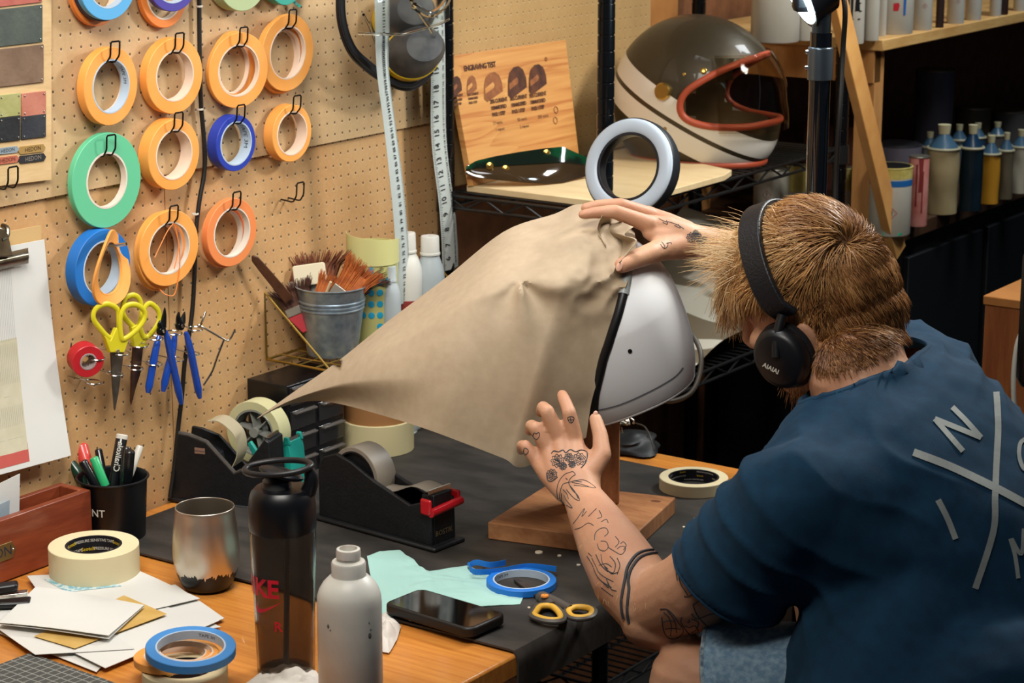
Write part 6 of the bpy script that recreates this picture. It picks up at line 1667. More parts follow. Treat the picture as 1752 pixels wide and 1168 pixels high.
# paper ---------------------------------------------------------------
top_l = [(440, 715), (500, 672), (575, 620), (660, 552), (760, 477), (862, 396), (948, 366), (990, 349), (1040, 360), (1086, 398)]
bot_l = [(440, 716), (482, 696), (532, 686), (582, 691), (660, 712), (730, 734), (800, 760), (862, 784), (900, 798), (1003, 748)]
M_kraft = mat('kraft_paper', 'a69379', .8, c2='ae9b81', scale=70, bump=.12, bscale=120, lo=.3, hi=.7)
right_l = [(1086, 398), (1088, 430), (1078, 468), (1066, 505), (1050, 560), (1034, 610), (1021, 655), (1011, 692), (1003, 748)]
def pl_at(L, u): return lerp_px(L, max(0, min(1, u)))
def sp2(L, sub=6): return [(p.x, p.y) for p in spline([V((a, b, 0)) for a, b in L], sub)]
TL_, BL_, RL_ = sp2(top_l), sp2(bot_l), sp2(right_l)
RID = [(0, .5), (.35, .42), (.55, .34), (.72, .30), (.85, .30), (1, .22)]
def pw(L, x):
    for (a, b), (c_, d_) in zip(L[:-1], L[1:]):
        if x <= c_: return b+(d_-b)*smoothstep(a, c_, x)
    return L[-1][1]
def paper(u, v):
    t = pl_at(TL_, u); b = pl_at(BL_, u)
    px = t[0]+(b[0]-t[0])*v; py = t[1]+(b[1]-t[1])*v
    # curve the right hand edge like the opening of the helmet
    k = smoothstep(.72, 1.0, u)
    if k > 0:
        r_ = pl_at(RL_, v); lin_ = (RL_[0][0]+(RL_[-1][0]-RL_[0][0])*v, RL_[0][1]+(RL_[-1][1]-RL_[0][1])*v)
        px += (r_[0]-lin_[0])*k; py += (r_[1]-lin_[1])*k
    base = 3.30 - .275*smoothstep(0, .62, u) + .035*smoothstep(.80, 1, u)
    rv = pw(RID, u); sp_ = smoothstep(.05, .55, u)
    if v < rv:
        d = base + sp_*((.150-.060*smoothstep(.7, .95, u))*((rv-v)/rv)**1.35) 
    else:
        w = (v-rv)/(1-rv); d = base + sp_*(.030*w**1.2) - .012*math.sin(w*math.pi)*sp_
    # curl of the free lower left edge
    d += .05*smoothstep(.72, 1, v)*(1-smoothstep(.25, .60, u))
    # creases fanning from the pinch near the ridge
    cx, cy = 888, 478; dx, dy = (px-cx)/100, (py-cy)/100; rr = math.hypot(dx, dy); an = math.atan2(dy, dx)
    d -= .016*math.exp(-((an-1.45)/.30)**2)*smoothstep(0, .25, rr)*math.exp(-rr/.9)
    d += .013*math.exp(-((an-.75)/.35)**2)*smoothstep(0, .2, rr)*math.exp(-rr/1.1)
    d += .010*math.exp(-((an-2.2)/.4)**2)*smoothstep(0, .2, rr)*math.exp(-rr/1.0)
    d -= .010*math.exp(-((px-950)/34)**2-((py-492)/16)**2)
    d += .008*math.exp(-((px-915)/30)**2-((py-395)/10)**2)
    d -= .010*math.exp(-((px-960)/70)**2-((py-412)/14)**2)
    # crumpling near the hand
    q = smoothstep(.78, .97, u)*(1-smoothstep(.25, .55, v))
    d += q*.022*(abs(noise.noise(V((px*.020, py*.026, 3))))-.30)*1.6 + q*.004*noise.noise(V((px*.06, py*.06, 8)))-.012*q
    d += .004*noise.noise(V((px*.012, py*.012, 1)))*sp_
    return at(px, py, d)
kp = MB().grid(paper, 150, 90, thick=-.0005)
def in_poly(x_, y_, P_):
    r_ = False; j_ = len(P_)-1
    for i_ in range(len(P_)):
        (a_, b_), (c_, d_) = P_[i_], P_[j_]
        if (b_ > y_) != (d_ > y_) and x_ < (c_-a_)*(y_-b_)/(d_-b_)+a_: r_ = not r_
        j_ = i_
    return r_
kp.f = [f for f in kp.f if not in_poly(*proj(sum((kp.v[i] for i in f), V((0, 0, 0)))/len(f)), [(566, 624), (582, 615), (586, 617), (583, 634), (574, 627)])]
kp = clean_shell(kp)
kraft = kp.build('kraft_paper', M_kraft, loc=at(760, 700, 3.05), angle=50)
tag(kraft, 'large crumpled brown kraft paper sheet wrapped over the front of the white helmet', 'paper')
PB = bvh_of(kp)
# crushed fold pinched under the thumb
def fold1(u, v):
    P = spline([V((1032, 366, 0)), V((1022, 392, 0)), V((1036, 420, 0)), V((1046, 452, 0))], 6); Q = spline([V((1084, 388, 0)), V((1068, 402, 0)), V((1090, 412, 0)), V((1060, 448, 0))], 6)
    i = min(u, .999)*(len(P)-1); k = int(i); a = P[k].lerp(P[k+1], i-k); b = Q[k].lerp(Q[k+1], i-k); p = a.lerp(b, v)
    return at(p.x, p.y, 3.075+.03*math.sin(v*math.pi*1.5)+.018*noise.noise(V((u*4, v*3, 2)))-.02*u)
fo_ = MB().grid(fold1, 30, 20, thick=.0005)
tag(fo_.build('paper_fold', M_kraft, loc=at(1060, 410, 3.07), angle=35), 'small crushed fold of brown paper pinched between thumb and fingers of the upper hand', 'paper')
# masking strips at the edge of the opening
seg_ = [p for p in wlp3 if 452 < proj(p)[1] < 505 and proj(p)[0] > 1055 and (p-WC).dot(FWD) < .02]
seg_.sort(key=lambda p: proj(p)[1])
o = MB().tube(seg_[::2], .0078, 10).build('grey_tape_strip', mat('tape_grey_film', '8a8f8e', .4), loc=seg_[0])
tag(o, 'short grey tape strip joining the paper to the top of the white helmet', 'tape')
MB().lathe([(.0001, .0012), (.0030, .001), (.0030, 0)], on_shell(1077, 599, .0026)[0], frame(on_shell(1077, 599)[1]), 16, cap=False).build('screw_hole', M_bkt, wh)
ribbon([(1020, 700), (1060, 690), (1110, 668), (1150, 645), (1166, 628)], 2.2, 'bottom_seam', mat('seam_grey', '6e757e', .6), wh, off=.0030)
# ================================================================ THE MAN
M_skin = mat('skin', 'c49676', .55, sss=.2, c2='b98668', scale=14, bump=.15, bscale=300)
A = at
HC = at(1396, 506, 2.88)
pt = math.radians(22)
hf = V((-math.cos(pt)*.995, -.06, -math.sin(pt))).normalized()      # where the face points
hl_ = V((0, 0, 1)).cross(hf).normalized()                            # his left
hl_ = (hl_ + V((0, 0, -.10))).normalized(); hu = hf.cross(hl_).normalized(); hl_ = hu.cross(hf)
HR = Matrix((hf, hl_, hu)).transposed(); HM = m4(HR, HC)
def H(x, y, z): return HM @ V((x, y, z))
sp_d = V((.70, -.05, -.71)).normalized(); sh_d = V((-.02, .99, .10)).normalized(); bk_d = sh_d.cross(sp_d).normalized()
if bk_d.z < 0: bk_d = -bk_d
S0 = V((1.085, 2.485, 1.045))
person = thing('person', 'man in navy shirt and denim shorts leaning over the bench holding paper round a helmet', 'person', (1.25, 2.45, 0))
Ls, Le, Lw = A(1352, 862, 2.63), A(1102, 1038, 2.775), A(998, 852, 2.945)
Rs, Re, Rw = A(1598, 655, 2.98), A(1440, 580, 3.22), A(1184, 412, 3.13)
def torso(mb, inf, rings, seg=36):
    vs = []; fs = []
    for (s_, hw, hd, off) in rings:
        c = S0+sp_d*s_+bk_d*off
        for k in range(seg):
            a = 2*math.pi*k/seg; ca, sa = math.cos(a), math.sin(a)
            vs.append(c + sh_d*((hw+inf)*(abs(ca)**.85)*(1 if ca > 0 else -1)) + bk_d*((hd+inf)*(abs(sa)**.85)*(1 if sa > 0 else -1)))
    m = len(rings)
    for i in range(m-1):
        for k in range(seg): fs.append((i*seg+k, i*seg+(k+1) % seg, (i+1)*seg+(k+1) % seg, (i+1)*seg+k))
    fs += [tuple(reversed(range(seg))), tuple(range((m-1)*seg, m*seg))]
    return mb.add(vs, fs)
RINGS = [(-.01, .096, .062, 0), (.015, .15, .070, 0), (.05, .185, .088, .0), (.11, .200, .104, .0), (.20, .190, .115, .0), (.31, .170, .112, 0), (.42, .170, .112, 0), (.52, .175, .115, 0)]
body = MB()
torso(body, 0, RINGS)
# neck and head
NB = S0+V((.0, 0, .0)); 
cap_chain(body, [S0+sp_d*.05, S0+V((-.005, .0, .03)), H(-.030, 0, -.084), H(-.02, 0, -.03)], [.085, .066, .056, .060], 20)
body.ell(H(0, 0, .02), (.098, .077, .098), HR, 28, 18)          # skull
body.ell(H(-.018, 0, -.030), (.074, .067, .072), HR, 24, 14)
body.ell(H(.035, 0, -.045), (.066, .062, .072), HR, 24, 14)     # face
body.ell(H(.060, 0, -.098), (.030, .034, .022), HR, 16, 10)     # chin
for s_ in (1, -1):
    cap_chain(body, [H(-.005, .060*s_, -.055), H(.030, .044*s_, -.092), H(.062, .018*s_, -.104)], [.016, .015, .014], 12)   # jaw
    body.ell(H(.070, .038*s_, -.028), (.022, .024, .018), HR, 14, 8)   # cheekbone
    body.ell(H(.088, .030*s_, .012), (.012, .026, .010), HR, 12, 8)    # brow
cap_chain(body, [H(.094, 0, .008), H(.112, 0, -.028), H(.108, 0, -.036)], [.009, .011, .010], 12)   # nose
for s_ in (1, -1): body.ell(H(.103, .012*s_, -.036), (.008, .007, .006), HR, 10, 6)
for z_, r_ in ((-.062, .0055), (-.071, .0065)): body.ell(H(.093, 0, z_), (.010, .022, r_), HR, 14, 8)  # lips
for s_ in (1, -1): body.ell(H(-.004, .076*s_, -.038), (.015, .007, .024), frame(HR @ V((-.1, .25*s_, 1)), HR @ V((1, 0, 0))), 14, 10)
# arms
cap_chain(body, [Ls, A(1262, 945, 2.665), A(1185, 1010, 2.715), A(1128, 1036, 2.765)], [.054, .052, .051, .046], 22)
cap_chain(body, [A(1128, 1030, 2.765), A(1108, 1062, 2.765), A(1132, 1072, 2.755)], [.044, .034, .030], 18)
cap_chain(body, [A(1112, 1035, 2.772), A(1078, 992, 2.80), A(1046, 938, 2.85), A(1018, 888, 2.90), Lw, A(988, 822, 2.962)], [.045, .048, .0425, .0335, .0265, .027], 22)
cap_chain(body, [Rs, (Rs+Re)/2, Re], [.060, .050, .043], 18)
cap_chain(body, [Re, A(1340, 490, 3.19), A(1258, 436, 3.15), Rw, A(1165, 408, 3.125)], [.042, .040, .033, .0245, .025], 18)
# legs
KN = A(1190, 1168, 2.735); HPl = V((1.42, 2.35, .73)); KR = V((.97, 2.66, .70)); HPr = V((1.42, 2.56, .73))
cap_chain(body, [HPl, HPl.lerp(KN, .5), KN], [.088, .078, .058], 20)
cap_chain(body, [HPr, HPr.lerp(KR, .5), KR], [.088, .078, .058], 20)
for K_n, y_ in ((KN, 2.26), (KR, 2.64)):
    an = V((K_n.x+.06, y_, .10)); cap_chain(body, [K_n, K_n.lerp(an, .35)+V((.015, 0, 0)), an], [.056, .054, .034], 16)
# hands ------------------------------------------------------
def finger(pts, rs): cap_chain(body, pts, rs, 12)
D0 = 2.965
# near hand, back towards us
cap_chain(body, [A(990, 838, 2.95), A(985, 800, 2.968), A(984, 762, 2.982)], [.022, .020, .0135], 14)
cap_chain(body, [A(980, 838, 2.952), A(968, 800, 2.972), A(960, 760, 2.984)], [.020, .019, .0135], 14)
cap_chain(body, [A(974, 838, 2.955), A(953, 805, 2.976), A(940, 772, 2.988)], [.019, .018, .013], 14)
cap_chain(body, [A(968, 838, 2.958), A(942, 812, 2.980), A(922, 790, 2.992)], [.018, .016, .0120], 14)
cap_chain(body, [A(1003, 838, 2.955), A(1006, 805, 2.965), A(996, 775, 2.98)], [.020, .017, .011], 12)
finger([A(985, 757, 2.984), A(974, 706, 2.976), A(966, 685, 2.990), A(962, 676, 3.004)], [.0118, .0098, .0088, .0080])
finger([A(959, 752, 2.986), A(936, 704, 2.978), A(929, 697, 3.000), A(926, 704, 3.018)], [.0118, .0102, .0092, .0082])
finger([A(938, 768, 2.988), A(916, 732, 2.984), A(909, 728, 3.004), A(907, 736, 3.020)], [.0112, .0095, .0087, .0078])
finger([A(920, 789, 2.992), A(899, 763, 2.992), A(893, 762, 3.010), A(892, 770, 3.024)], [.0104, .0087, .0079, .0072])
finger([A(1006, 812, 2.960), A(1030, 778, 2.970), A(1027, 744, 2.985), A(1019, 717, 2.998)], [.016, .0130, .0108, .0092])
# far hand on top of the helmet
cap_chain(body, [A(1172, 405, 3.125), A(1140, 392, 3.118), A(1104, 381, 3.105)], [.022, .019, .0125], 14)
cap_chain(body, [A(1172, 400, 3.14), A(1140, 383, 3.145), A(1108, 366, 3.145)], [.020, .017, .012], 14)
cap_chain(body, [A(1172, 400, 3.155), A(1140, 382, 3.165), A(1108, 364, 3.175)], [.018, .015, .011], 14)
cap_chain(body, [A(1168, 418, 3.12), A(1145, 424, 3.10), A(1120, 430, 3.085)], [.022, .0175, .0150], 14)
cap_chain(body, [A(1160, 400, 3.12), A(1130, 405, 3.105), A(1110, 398, 3.10)], [.018, .015, .010], 12)
finger([A(1108, 383, 3.100), A(1052, 362, 3.082), A(1016, 364, 3.078), A(997, 367, 3.078)], [.0128, .0103, .0085, .0068])
finger([A(1110, 368, 3.140), A(1062, 351, 3.120), A(1022, 352, 3.112), A(1002, 356, 3.112)], [.0125, .0105, .009, .0075])
finger([A(1110, 368, 3.165), A(1066, 354, 3.155), A(1032, 356, 3.150), A(1016, 362, 3.15)], [.012, .0105, .009, .0075])
finger([A(1110, 368, 3.185), A(1075, 360, 3.185), A(1048, 362, 3.185), A(1034, 368, 3.185)], [.011, .009, .008, .007])
finger([A(1136, 424, 3.095), A(1112, 434, 3.070), A(1086, 444, 3.052), A(1064, 454, 3.040)], [.0165, .0150, .0135, .0112])
bm_ = remesh(body, 'person_body', .0027, 5, .5)
bo = bm_.build('body', M_skin, person, fix=False, angle=180)
BB = bvh_of(bm_)
def cast(bv, px, py, off=.0006):
    r = ray(px, py).normalized(); h = bv.ray_cast(CAM, r)
    if h[0] is None: return None
    n_ = h[1] if h[1].dot(r) < 0 else -h[1]
    return h[0]+n_*off
# nails
for (px, py, w_, h_, dr_) in [(1060, 456, 11, 17, -25), (1019, 708, 10, 8, 80)]:
    p = cast(BB, px, py, .0004)
    if p is not None:
        n_ = (CAM-p).normalized(); MB().ell(p, (w_*.5/1220, h_*.5/1220, .0012), frame(n_, RIGHT*math.cos(math.radians(dr_))+UP*math.sin(math.radians(dr_))), 16, 8).build('nail', mat('nail', 'd8a890', .3), person)
# shoes
for y_, K_n in ((2.26, KN), (2.64, KR)):
    sx = K_n.x+.06; mb = MB(); cap_chain(mb, [V((sx+.03, y_, .06)), V((sx-.05, y_, .055)), V((sx-.16, y_, .04))], [.05, .05, .04], 16)
    mb.v = [V((p.x, p.y, max(.012, p.z))) for p in mb.v]
    q = remesh(mb, 'shoe', .006, 3); q.build('shoe', mat('shoe_black', '16171a', .6), person)
# eyes (hidden by the fringe, still there)
for s_ in (1, -1):
    e_ = MB().ell(H(.071, .031*s_, -.004), .0110, HR, 14, 10).build('eye', mat('eye_white', 'd8d2c8', .2), person)
    MB().ell(H(.0803, .031*s_, -.006), (.003, .0050, .0050), HR, 12, 8).build('iris', mat('iris_grey', '3a4a50', .2), e_)

# ---- shirt ---------------------------------------------------------------
shirt = MB()
SR = [(-.012, .090, .058, 0)] + RINGS[1:]
SR = [(-.012, .090, .058, 0), (.015, .15, .070, 0), (.05, .190, .094, 0), (.11, .205, .115, -.008), (.20, .198, .145, -.030), (.31, .185, .155, -.042), (.42, .195, .160, -.042), (.56, .20, .16, -.04), (.66, .20, .15, -.04)]
torso(shirt, .013, SR)
HEM = A(1244, 990, 2.70); hemx = (A(1325, 1055, 2.66)-A(1163, 930, 2.72))
cap_chain(shirt, [A(1358, 862, 2.63), A(1312, 912, 2.65), A(1247, 994, 2.70), A(1212, 1040, 2.72)], [.076, .0765, .0775, .078], 26)
cap_chain(shirt, [A(1620, 960, 2.76), A(1560, 1060, 2.73), A(1525, 1160, 2.69), A(1560, 1290, 2.66)], [.13, .135, .128, .13], 26)
cap_chain(shirt, [A(1560, 1040, 2.70), A(1505, 1130, 2.64), A(1495, 1250, 2.60), A(1700, 1230, 2.62)], [.12, .112, .112, .14], 26)
cap_chain(shirt, [A(1358, 862, 2.63), S0+sp_d*.11-sh_d*.12], [.073, .100], 24)
cap_chain(shirt, [A(1358, 862, 2.63), A(1480, 960, 2.68)], [.070, .10], 24)
cap_chain(shirt, [Rs, Rs.lerp(Re, .35), Rs.lerp(Re, .62)], [.066, .066, .066], 22)
cap_chain(shirt, [S0+sp_d*.05, S0+V((-.010, 0, .045))], [.096, .067], 26)
cap_chain(shirt, [Ls.lerp(S0+sp_d*.03, .25), S0+sp_d*.02+V((0, -.02, 0))], [.070, .083], 22)
cap_chain(shirt, [Rs.lerp(S0+sp_d*.03, .15), S0+sp_d*.02+V((0, .03, 0))], [.072, .085], 22)
sm = remesh(shirt, 'shirt_form', .0042, 34, .6)
# openings: neck, two sleeves, waist
ncc = S0+V((-.012, 0, .032)); nnm = V((-.40, -.02, .92)).normalized()
l_ax = (A(1205, 1045, 2.72)-A(1300, 905, 2.65)).normalized()
r_ax = (Re-Rs).normalized(); rh_ = Rs.lerp(Re, .52)
LH = HEM
def keep(p):
    if (p-Ls).length < .085: return True
    if (p-ncc).dot(nnm) > 0 and (p-ncc).length < .13: return False
    for o_, ax__, rr__ in ((LH, l_ax, .088), (rh_, r_ax, .088)):
        q__ = p-o_; al = q__.dot(ax__)
        if 0 < al < .14 and (q__-ax__*al).length < rr__: return False
    if p.z < .57: return False
    return True
kf = [f for f in sm.f if all(keep(sm.v[i]) for i in f)]
sm.f = kf; sm.mi = [0]*len(kf); sm = clean_shell(sm)
for L_ in boundary_loops(sm): 
    if len(L_) > 20: smooth_loop(sm, L_, 8)
def vnormals(mb):
    N = [V((0, 0, 0)) for _ in mb.v]
    for f in mb.f:
        a, b, c = mb.v[f[0]], mb.v[f[1]], mb.v[f[2]]; n_ = (b-a).cross(c-a)
        for i in f: N[i] += n_
    return [n_.normalized() if n_.length > 0 else V((0, 0, 1)) for n_ in N]
NN = vnormals(sm)
ctr_ = S0+sp_d*.2
sgn_ = 1 if sum((p-ctr_).dot(n_) for p, n_ in list(zip(sm.v, NN))[::50]) > 0 else -1
def ridge(x): return (1-abs(math.sin(x)))**1.6
out_ = []
for p, n_ in zip(sm.v, NN):
    n_ = n_*sgn_; d = 0
    # folds that gather round the near armhole and sleeve
    ws = 1-smoothstep(.10, .26, (p-Ls).length)
    t_ = (p-Ls).dot(l_ax); w_ = noise.noise(p*6)
    d += ws*.0055*(ridge(t_*62+w_*3.4+.6)-.4)*(.5+.5*noise.noise(p*11+V((4, 0, 0)))+.3)
    # folds from the raised far shoulder towards the neck and down the back
    q = p-Rs; wr = 1-smoothstep(.08, .30, q.length)
    d += wr*.0060*(ridge(q.dot(sp_d)*62+q.dot(sh_d)*22+noise.noise(p*7)*2.6)-.35)
    # long soft folds on the back
    d += .0070*noise.noise(V((p.dot(sp_d)*5, p.dot(sh_d)*9, p.dot(bk_d)*6)))+.0022*noise.noise(p*26)
    # fabric hangs away from the belly side and waist
    out_.append(p+n_*d)
sm.v = out_
M_navy = mat('navy_cotton', '07304a', .95, c2='093852', scale=60, sheen=.0, bump=.15, bscale=900)
so_ = sm.build('shirt', M_navy, person, fix=True, angle=180)
sd_ = so_.modifiers.new('solid', 'SOLIDIFY'); sd_.thickness = .0016; sd_.offset = 0
SBV = bvh_of(sm)
# ribbed collar, sleeve hem stitching
for L_ in boundary_loops(sm):
    if len(L_) < 40: continue
    P = [sm.v[i] for i in L_]; cen = sum(P, V((0, 0, 0)))/len(P)
    if (cen-ncc).length < .08:
        P2 = P[::3]; mb = MB(); n_ = len(P2)
        vs = []; 
        for p in P2:
            out = (p-cen); out = (out-nnm*out.dot(nnm)).normalized()
            vs += [p+out*.004-nnm*.014, p+out*.0030+nnm*.001, p-out*.0035+nnm*.004, p-out*.004-nnm*.002]
        fs = [(i*4+k, i*4+k+1, ((i+1) % n_)*4+k+1, ((i+1) % n_)*4+k) for i in range(n_) for k in range(3)]
        mb.add(vs, fs).build('collar', M_navy, so_, fix=True, angle=180)
    elif (cen-LH).length < .06:
        MB().tube(P[::3], .0022, 6, closed=True).build('sleeve_hem', M_navy, so_)
# printed marks on the back
M_prt = mat('print_grey', '8f9490', .7, c2='9a9e99', scale=60)
def stroke(bv, pts, w, mb, off=.0022, sub=8):
    L_ = spline([V((a, b, 0)) for a, b in pts], sub); rows = []
    for i, p in enumerate(L_):
        q = (L_[min(i+1, len(L_)-1)]-L_[max(i-1, 0)]).normalized(); nn = V((-q.y, q.x, 0)); r_ = [cast(bv, p.x+nn.x*w*k, p.y+nn.y*w*k, off) for k in (-.5, 0, .5)]
        rows.append(None if any(x is None for x in r_) else r_)
    for a, b in zip(rows[:-1], rows[1:]):
        if a and b and max((a[k]-b[k]).length for k in range(3)) < .05: mb.add([a[0], a[1], a[2], b[2], b[1], b[0]], [(0, 1, 4, 5), (1, 2, 3, 4)])
    return mb
pm_ = [([(1703, 672), (1706, 730), (1703, 800), (1701, 850), (1698, 910), (1668, 1007)], 11, 'cross_stroke'),
       ([(1562, 775), (1620, 797), (1680, 825), (1720, 845), (1775, 875)], 13, 'cross_stroke'),
       ([(1598, 718), (1646, 773)], 9, 'letter_n'), ([(1598, 718), (1640, 735), (1677, 750)], 9, 'letter_n'), ([(1628, 698), (1652, 722), (1677, 750)], 9, 'letter_n'),
       ([(1604, 856), (1620, 888), (1634, 923)], 10, 'letter_i'),
       ([(1752, 752), (1744, 760), (1742, 780), (1748, 800), (1758, 808)], 7, 'letter_o'),
       ([(1727, 922), (1735, 950), (1741, 990)], 7, 'letter_m'), ([(1729, 922), (1746, 948), (1750, 905)], 7, 'letter_m')]
for pts, w_, nm in pm_:
    mb = stroke(SBV, pts, w_, MB())
    if mb.v: mb.build(nm, M_prt, so_, fix=False)

# ---- shorts --------------------------------------------------------------
M_den = mat('denim', '64839c', .85, c2='86a0b2', scale=150, bump=.4, bscale=500, lo=.38, hi=.66)
shs = MB()
cap_chain(shs, [HPl, HPl.lerp(KN, .45)+V((0, 0, .006)), HPl.lerp(KN, .80), HPl.lerp(KN, 1.02)], [.090, .094, .086, .084], 26)
cap_chain(shs, [HPr, HPr.lerp(KR, .45), HPr.lerp(KR, .8), HPr.lerp(KR, 1.0)], [.105, .100, .088, .086], 22)
torso(shs, .014, [(.40, .165, .112, 0), (.46, .175, .116, 0), (.53, .175, .115, 0)])
qs = remesh(shs, 'shorts_form', .005, 6)
tl_ = (KN-HPl).normalized(); tr_ = (KR-HPr).normalized(); hl0 = HPl.lerp(KN, .925); hr0 = HPr.lerp(KR, .9)
kf = [f for f in qs.f if all((qs.v[i]-hl0).dot((tl_+V((0, .0, -.25))).normalized()) < 0 or (qs.v[i]-hl0).length > .16 for i in f) and all((qs.v[i]-hr0).dot(tr_) < 0 or (qs.v[i]-hr0).length > .16 for i in f)]
qs.f = kf; qs = clean_shell(qs)
for L_ in boundary_loops(qs):
    if len(L_) > 20: smooth_loop(qs, L_, 8)
N2 = vnormals(qs)
qs.v = [p+n_*(.0035*noise.noise(p*14)+.002*noise.noise(p*40)) for p, n_ in zip(qs.v, N2)]
sho = qs.build('shorts', M_den, person, fix=True, angle=180); z_ = sho.modifiers.new('solid', 'SOLIDIFY'); z_.thickness = .003; z_.offset = 0
for L_ in boundary_loops(qs):
    if len(L_) > 40:
        P = [qs.v[i] for i in L_]; cen = sum(P, V((0, 0, 0)))/len(P)
        if (cen-hl0).length < .07 or (cen-hr0).length < .07:
            MB().tube(P[::3], .0032, 8, closed=True).build('frayed_hem', mat('denim_worn', '9aa8ae', .9, c2='4c6072', scale=140), sho)

# ---- tattoos -------------------------------------------------------------
M_ink = mat('tattoo_ink', '3b3d42', .7)
ink = MB()
def ln(pts, r=.00055, sub=5, closed=False, mb=ink):
    if closed: pts = list(pts)+[pts[0]]
    P = spline([V((a, b, 0)) for a, b in pts], sub); run = []
    for p in P:
        h = cast(BB, p.x, p.y, .00005)
        if h is None or (run and (h-run[-1]).length > .012):
            if len(run) > 1: mb.tube(run, r, 4)
            run = [] if h is None else [h]
        else: run.append(h)
    if len(run) > 1: mb.tube(run, r, 4)
def z4(L): return [(840+a/3.243, 640+b/3.243) for a, b in L]
def z5(L): return [(880+a/3.369, 880+b/3.369) for a, b in L]
def rose(cx, cy, r, mb=None):
    kw = dict(mb=mb) if mb else {}
    for k, f_ in enumerate((1, .7, .42)):
        n_ = 9-2*k; pts = []
        for i in range(n_*2): a = math.pi*i/n_+k; rr = r*f_*(1 if i % 2 else .80); pts.append((cx+rr*math.cos(a), cy+rr*math.sin(a)))
        ln(pts, .0006, 3, True, **kw)
    ln([(cx-r*.2, cy), (cx, cy-r*.2), (cx+r*.2, cy), (cx, cy+r*.15)], .0009, 4, **kw)
t_hand = MB(); 
for (a, b, r) in [(370, 480, 38), (432, 462, 26), (490, 470, 36), (338, 555, 30), (450, 500, 20), (400, 510, 22)]: rose(840+a/3.243, 640+b/3.243, r/3.243, t_hand)
for L_ in [[(335, 440), (350, 425), (375, 430), (400, 420), (415, 435), (440, 418), (470, 430), (500, 420), (530, 430), (535, 455), (525, 490), (500, 520)], [(310, 545), (315, 585), (340, 592), (370, 570)], [(350, 470), (385, 490), (360, 500)]]: ln(z4(L_), .0009, 5, mb=t_hand)
t_bird = MB()
for L_ in [[(370, 690), (366, 640), (380, 590), (410, 555), (435, 545), (455, 540), (468, 556), (455, 565), (440, 580), (430, 600)], [(380, 690), (385, 650), (400, 610), (430, 600), (470, 590), (510, 585), (545, 600), (580, 630), (540, 625), (500, 620), (460, 615)],
           [(430, 600), (450, 640), (480, 670), (492, 700), (465, 690), (440, 665), (420, 640)], [(400, 640), (420, 660), (430, 690)], [(450, 600), (500, 610), (540, 622)], [(460, 590), (505, 598)], [(440, 620), (465, 650), (485, 690)],
           [(385, 700), (410, 720), (452, 742), (420, 700), (405, 670)], [(392, 660), (388, 730), (380, 745)], [(415, 575), (425, 585)]]: ln(z4(L_), .0006, 5, mb=t_bird)
t_fing = MB()
for L_, c_ in [([(425, 240), (440, 235), (460, 240), (455, 262), (443, 270), (430, 258)], True), ([(440, 240), (445, 268)], False), ([(430, 252), (458, 252)], False), ([(232, 345), (240, 325), (252, 330), (265, 322), (270, 340), (258, 358), (248, 360)], True),
               ([(180, 430), (185, 410), (198, 412), (208, 425), (200, 440), (188, 444)], True)]: ln(z4(L_), .0006, 4, c_, mb=t_fing)
t_arm = MB()
for L_ in [[(455, 830), (480, 800), (500, 770), (520, 745), (505, 790), (530, 760)], [(540, 790), (560, 770), (585, 745)], [(600, 755), (615, 790), (590, 800)], [(465, 860), (500, 850), (540, 825), (570, 840)], [(610, 820), (640, 805), (650, 825)],
           [(575, 920), (580, 880), (610, 855), (640, 855), (650, 880), (630, 900)], [(590, 940), (600, 970), (630, 980), (650, 960), (640, 930), (610, 925)], [(650, 960), (690, 985), (720, 1000), (740, 985), (745, 960), (720, 955), (700, 970)],
           [(690, 900), (710, 930), (690, 960)], [(720, 940), (735, 930), (750, 950), (735, 975)], [(560, 1020), (580, 1060), (600, 1100), (640, 1130), (680, 1150)], [(610, 1000), (620, 1050), (650, 1080)], [(660, 1010), (690, 1050), (680, 1100), (650, 1090)], [(540, 990), (560, 1010)],
           [(700, 1020), (715, 1060), (700, 1110)], [(600, 1060), (640, 1050), (670, 1070)]]: ln(z4(L_), .0006, 5, mb=t_arm)
for L_ in [[(420, 240), (450, 290), (470, 340), (500, 380), (560, 420)], [(470, 230), (500, 290), (540, 330)], [(520, 300), (560, 340), (600, 330)], [(500, 420), (540, 450), (570, 470)], [(540, 390), (560, 430), (590, 440)], [(480, 360), (520, 400), (545, 420), (530, 370)]]: ln(z5(L_), .0007, 5, mb=t_arm)
t_band = MB()
ln(z5([(858, 232), (810, 205), (760, 208), (715, 225), (680, 260), (652, 310), (640, 370), (628, 430), (618, 500), (622, 560), (632, 600)]), .0024, 5, mb=t_band)
ln(z5([(868, 240), (820, 222), (770, 228), (725, 248), (692, 285), (668, 330), (658, 380), (662, 430), (655, 500), (652, 560), (662, 625)]), .0024, 5, mb=t_band)
t_up = MB()
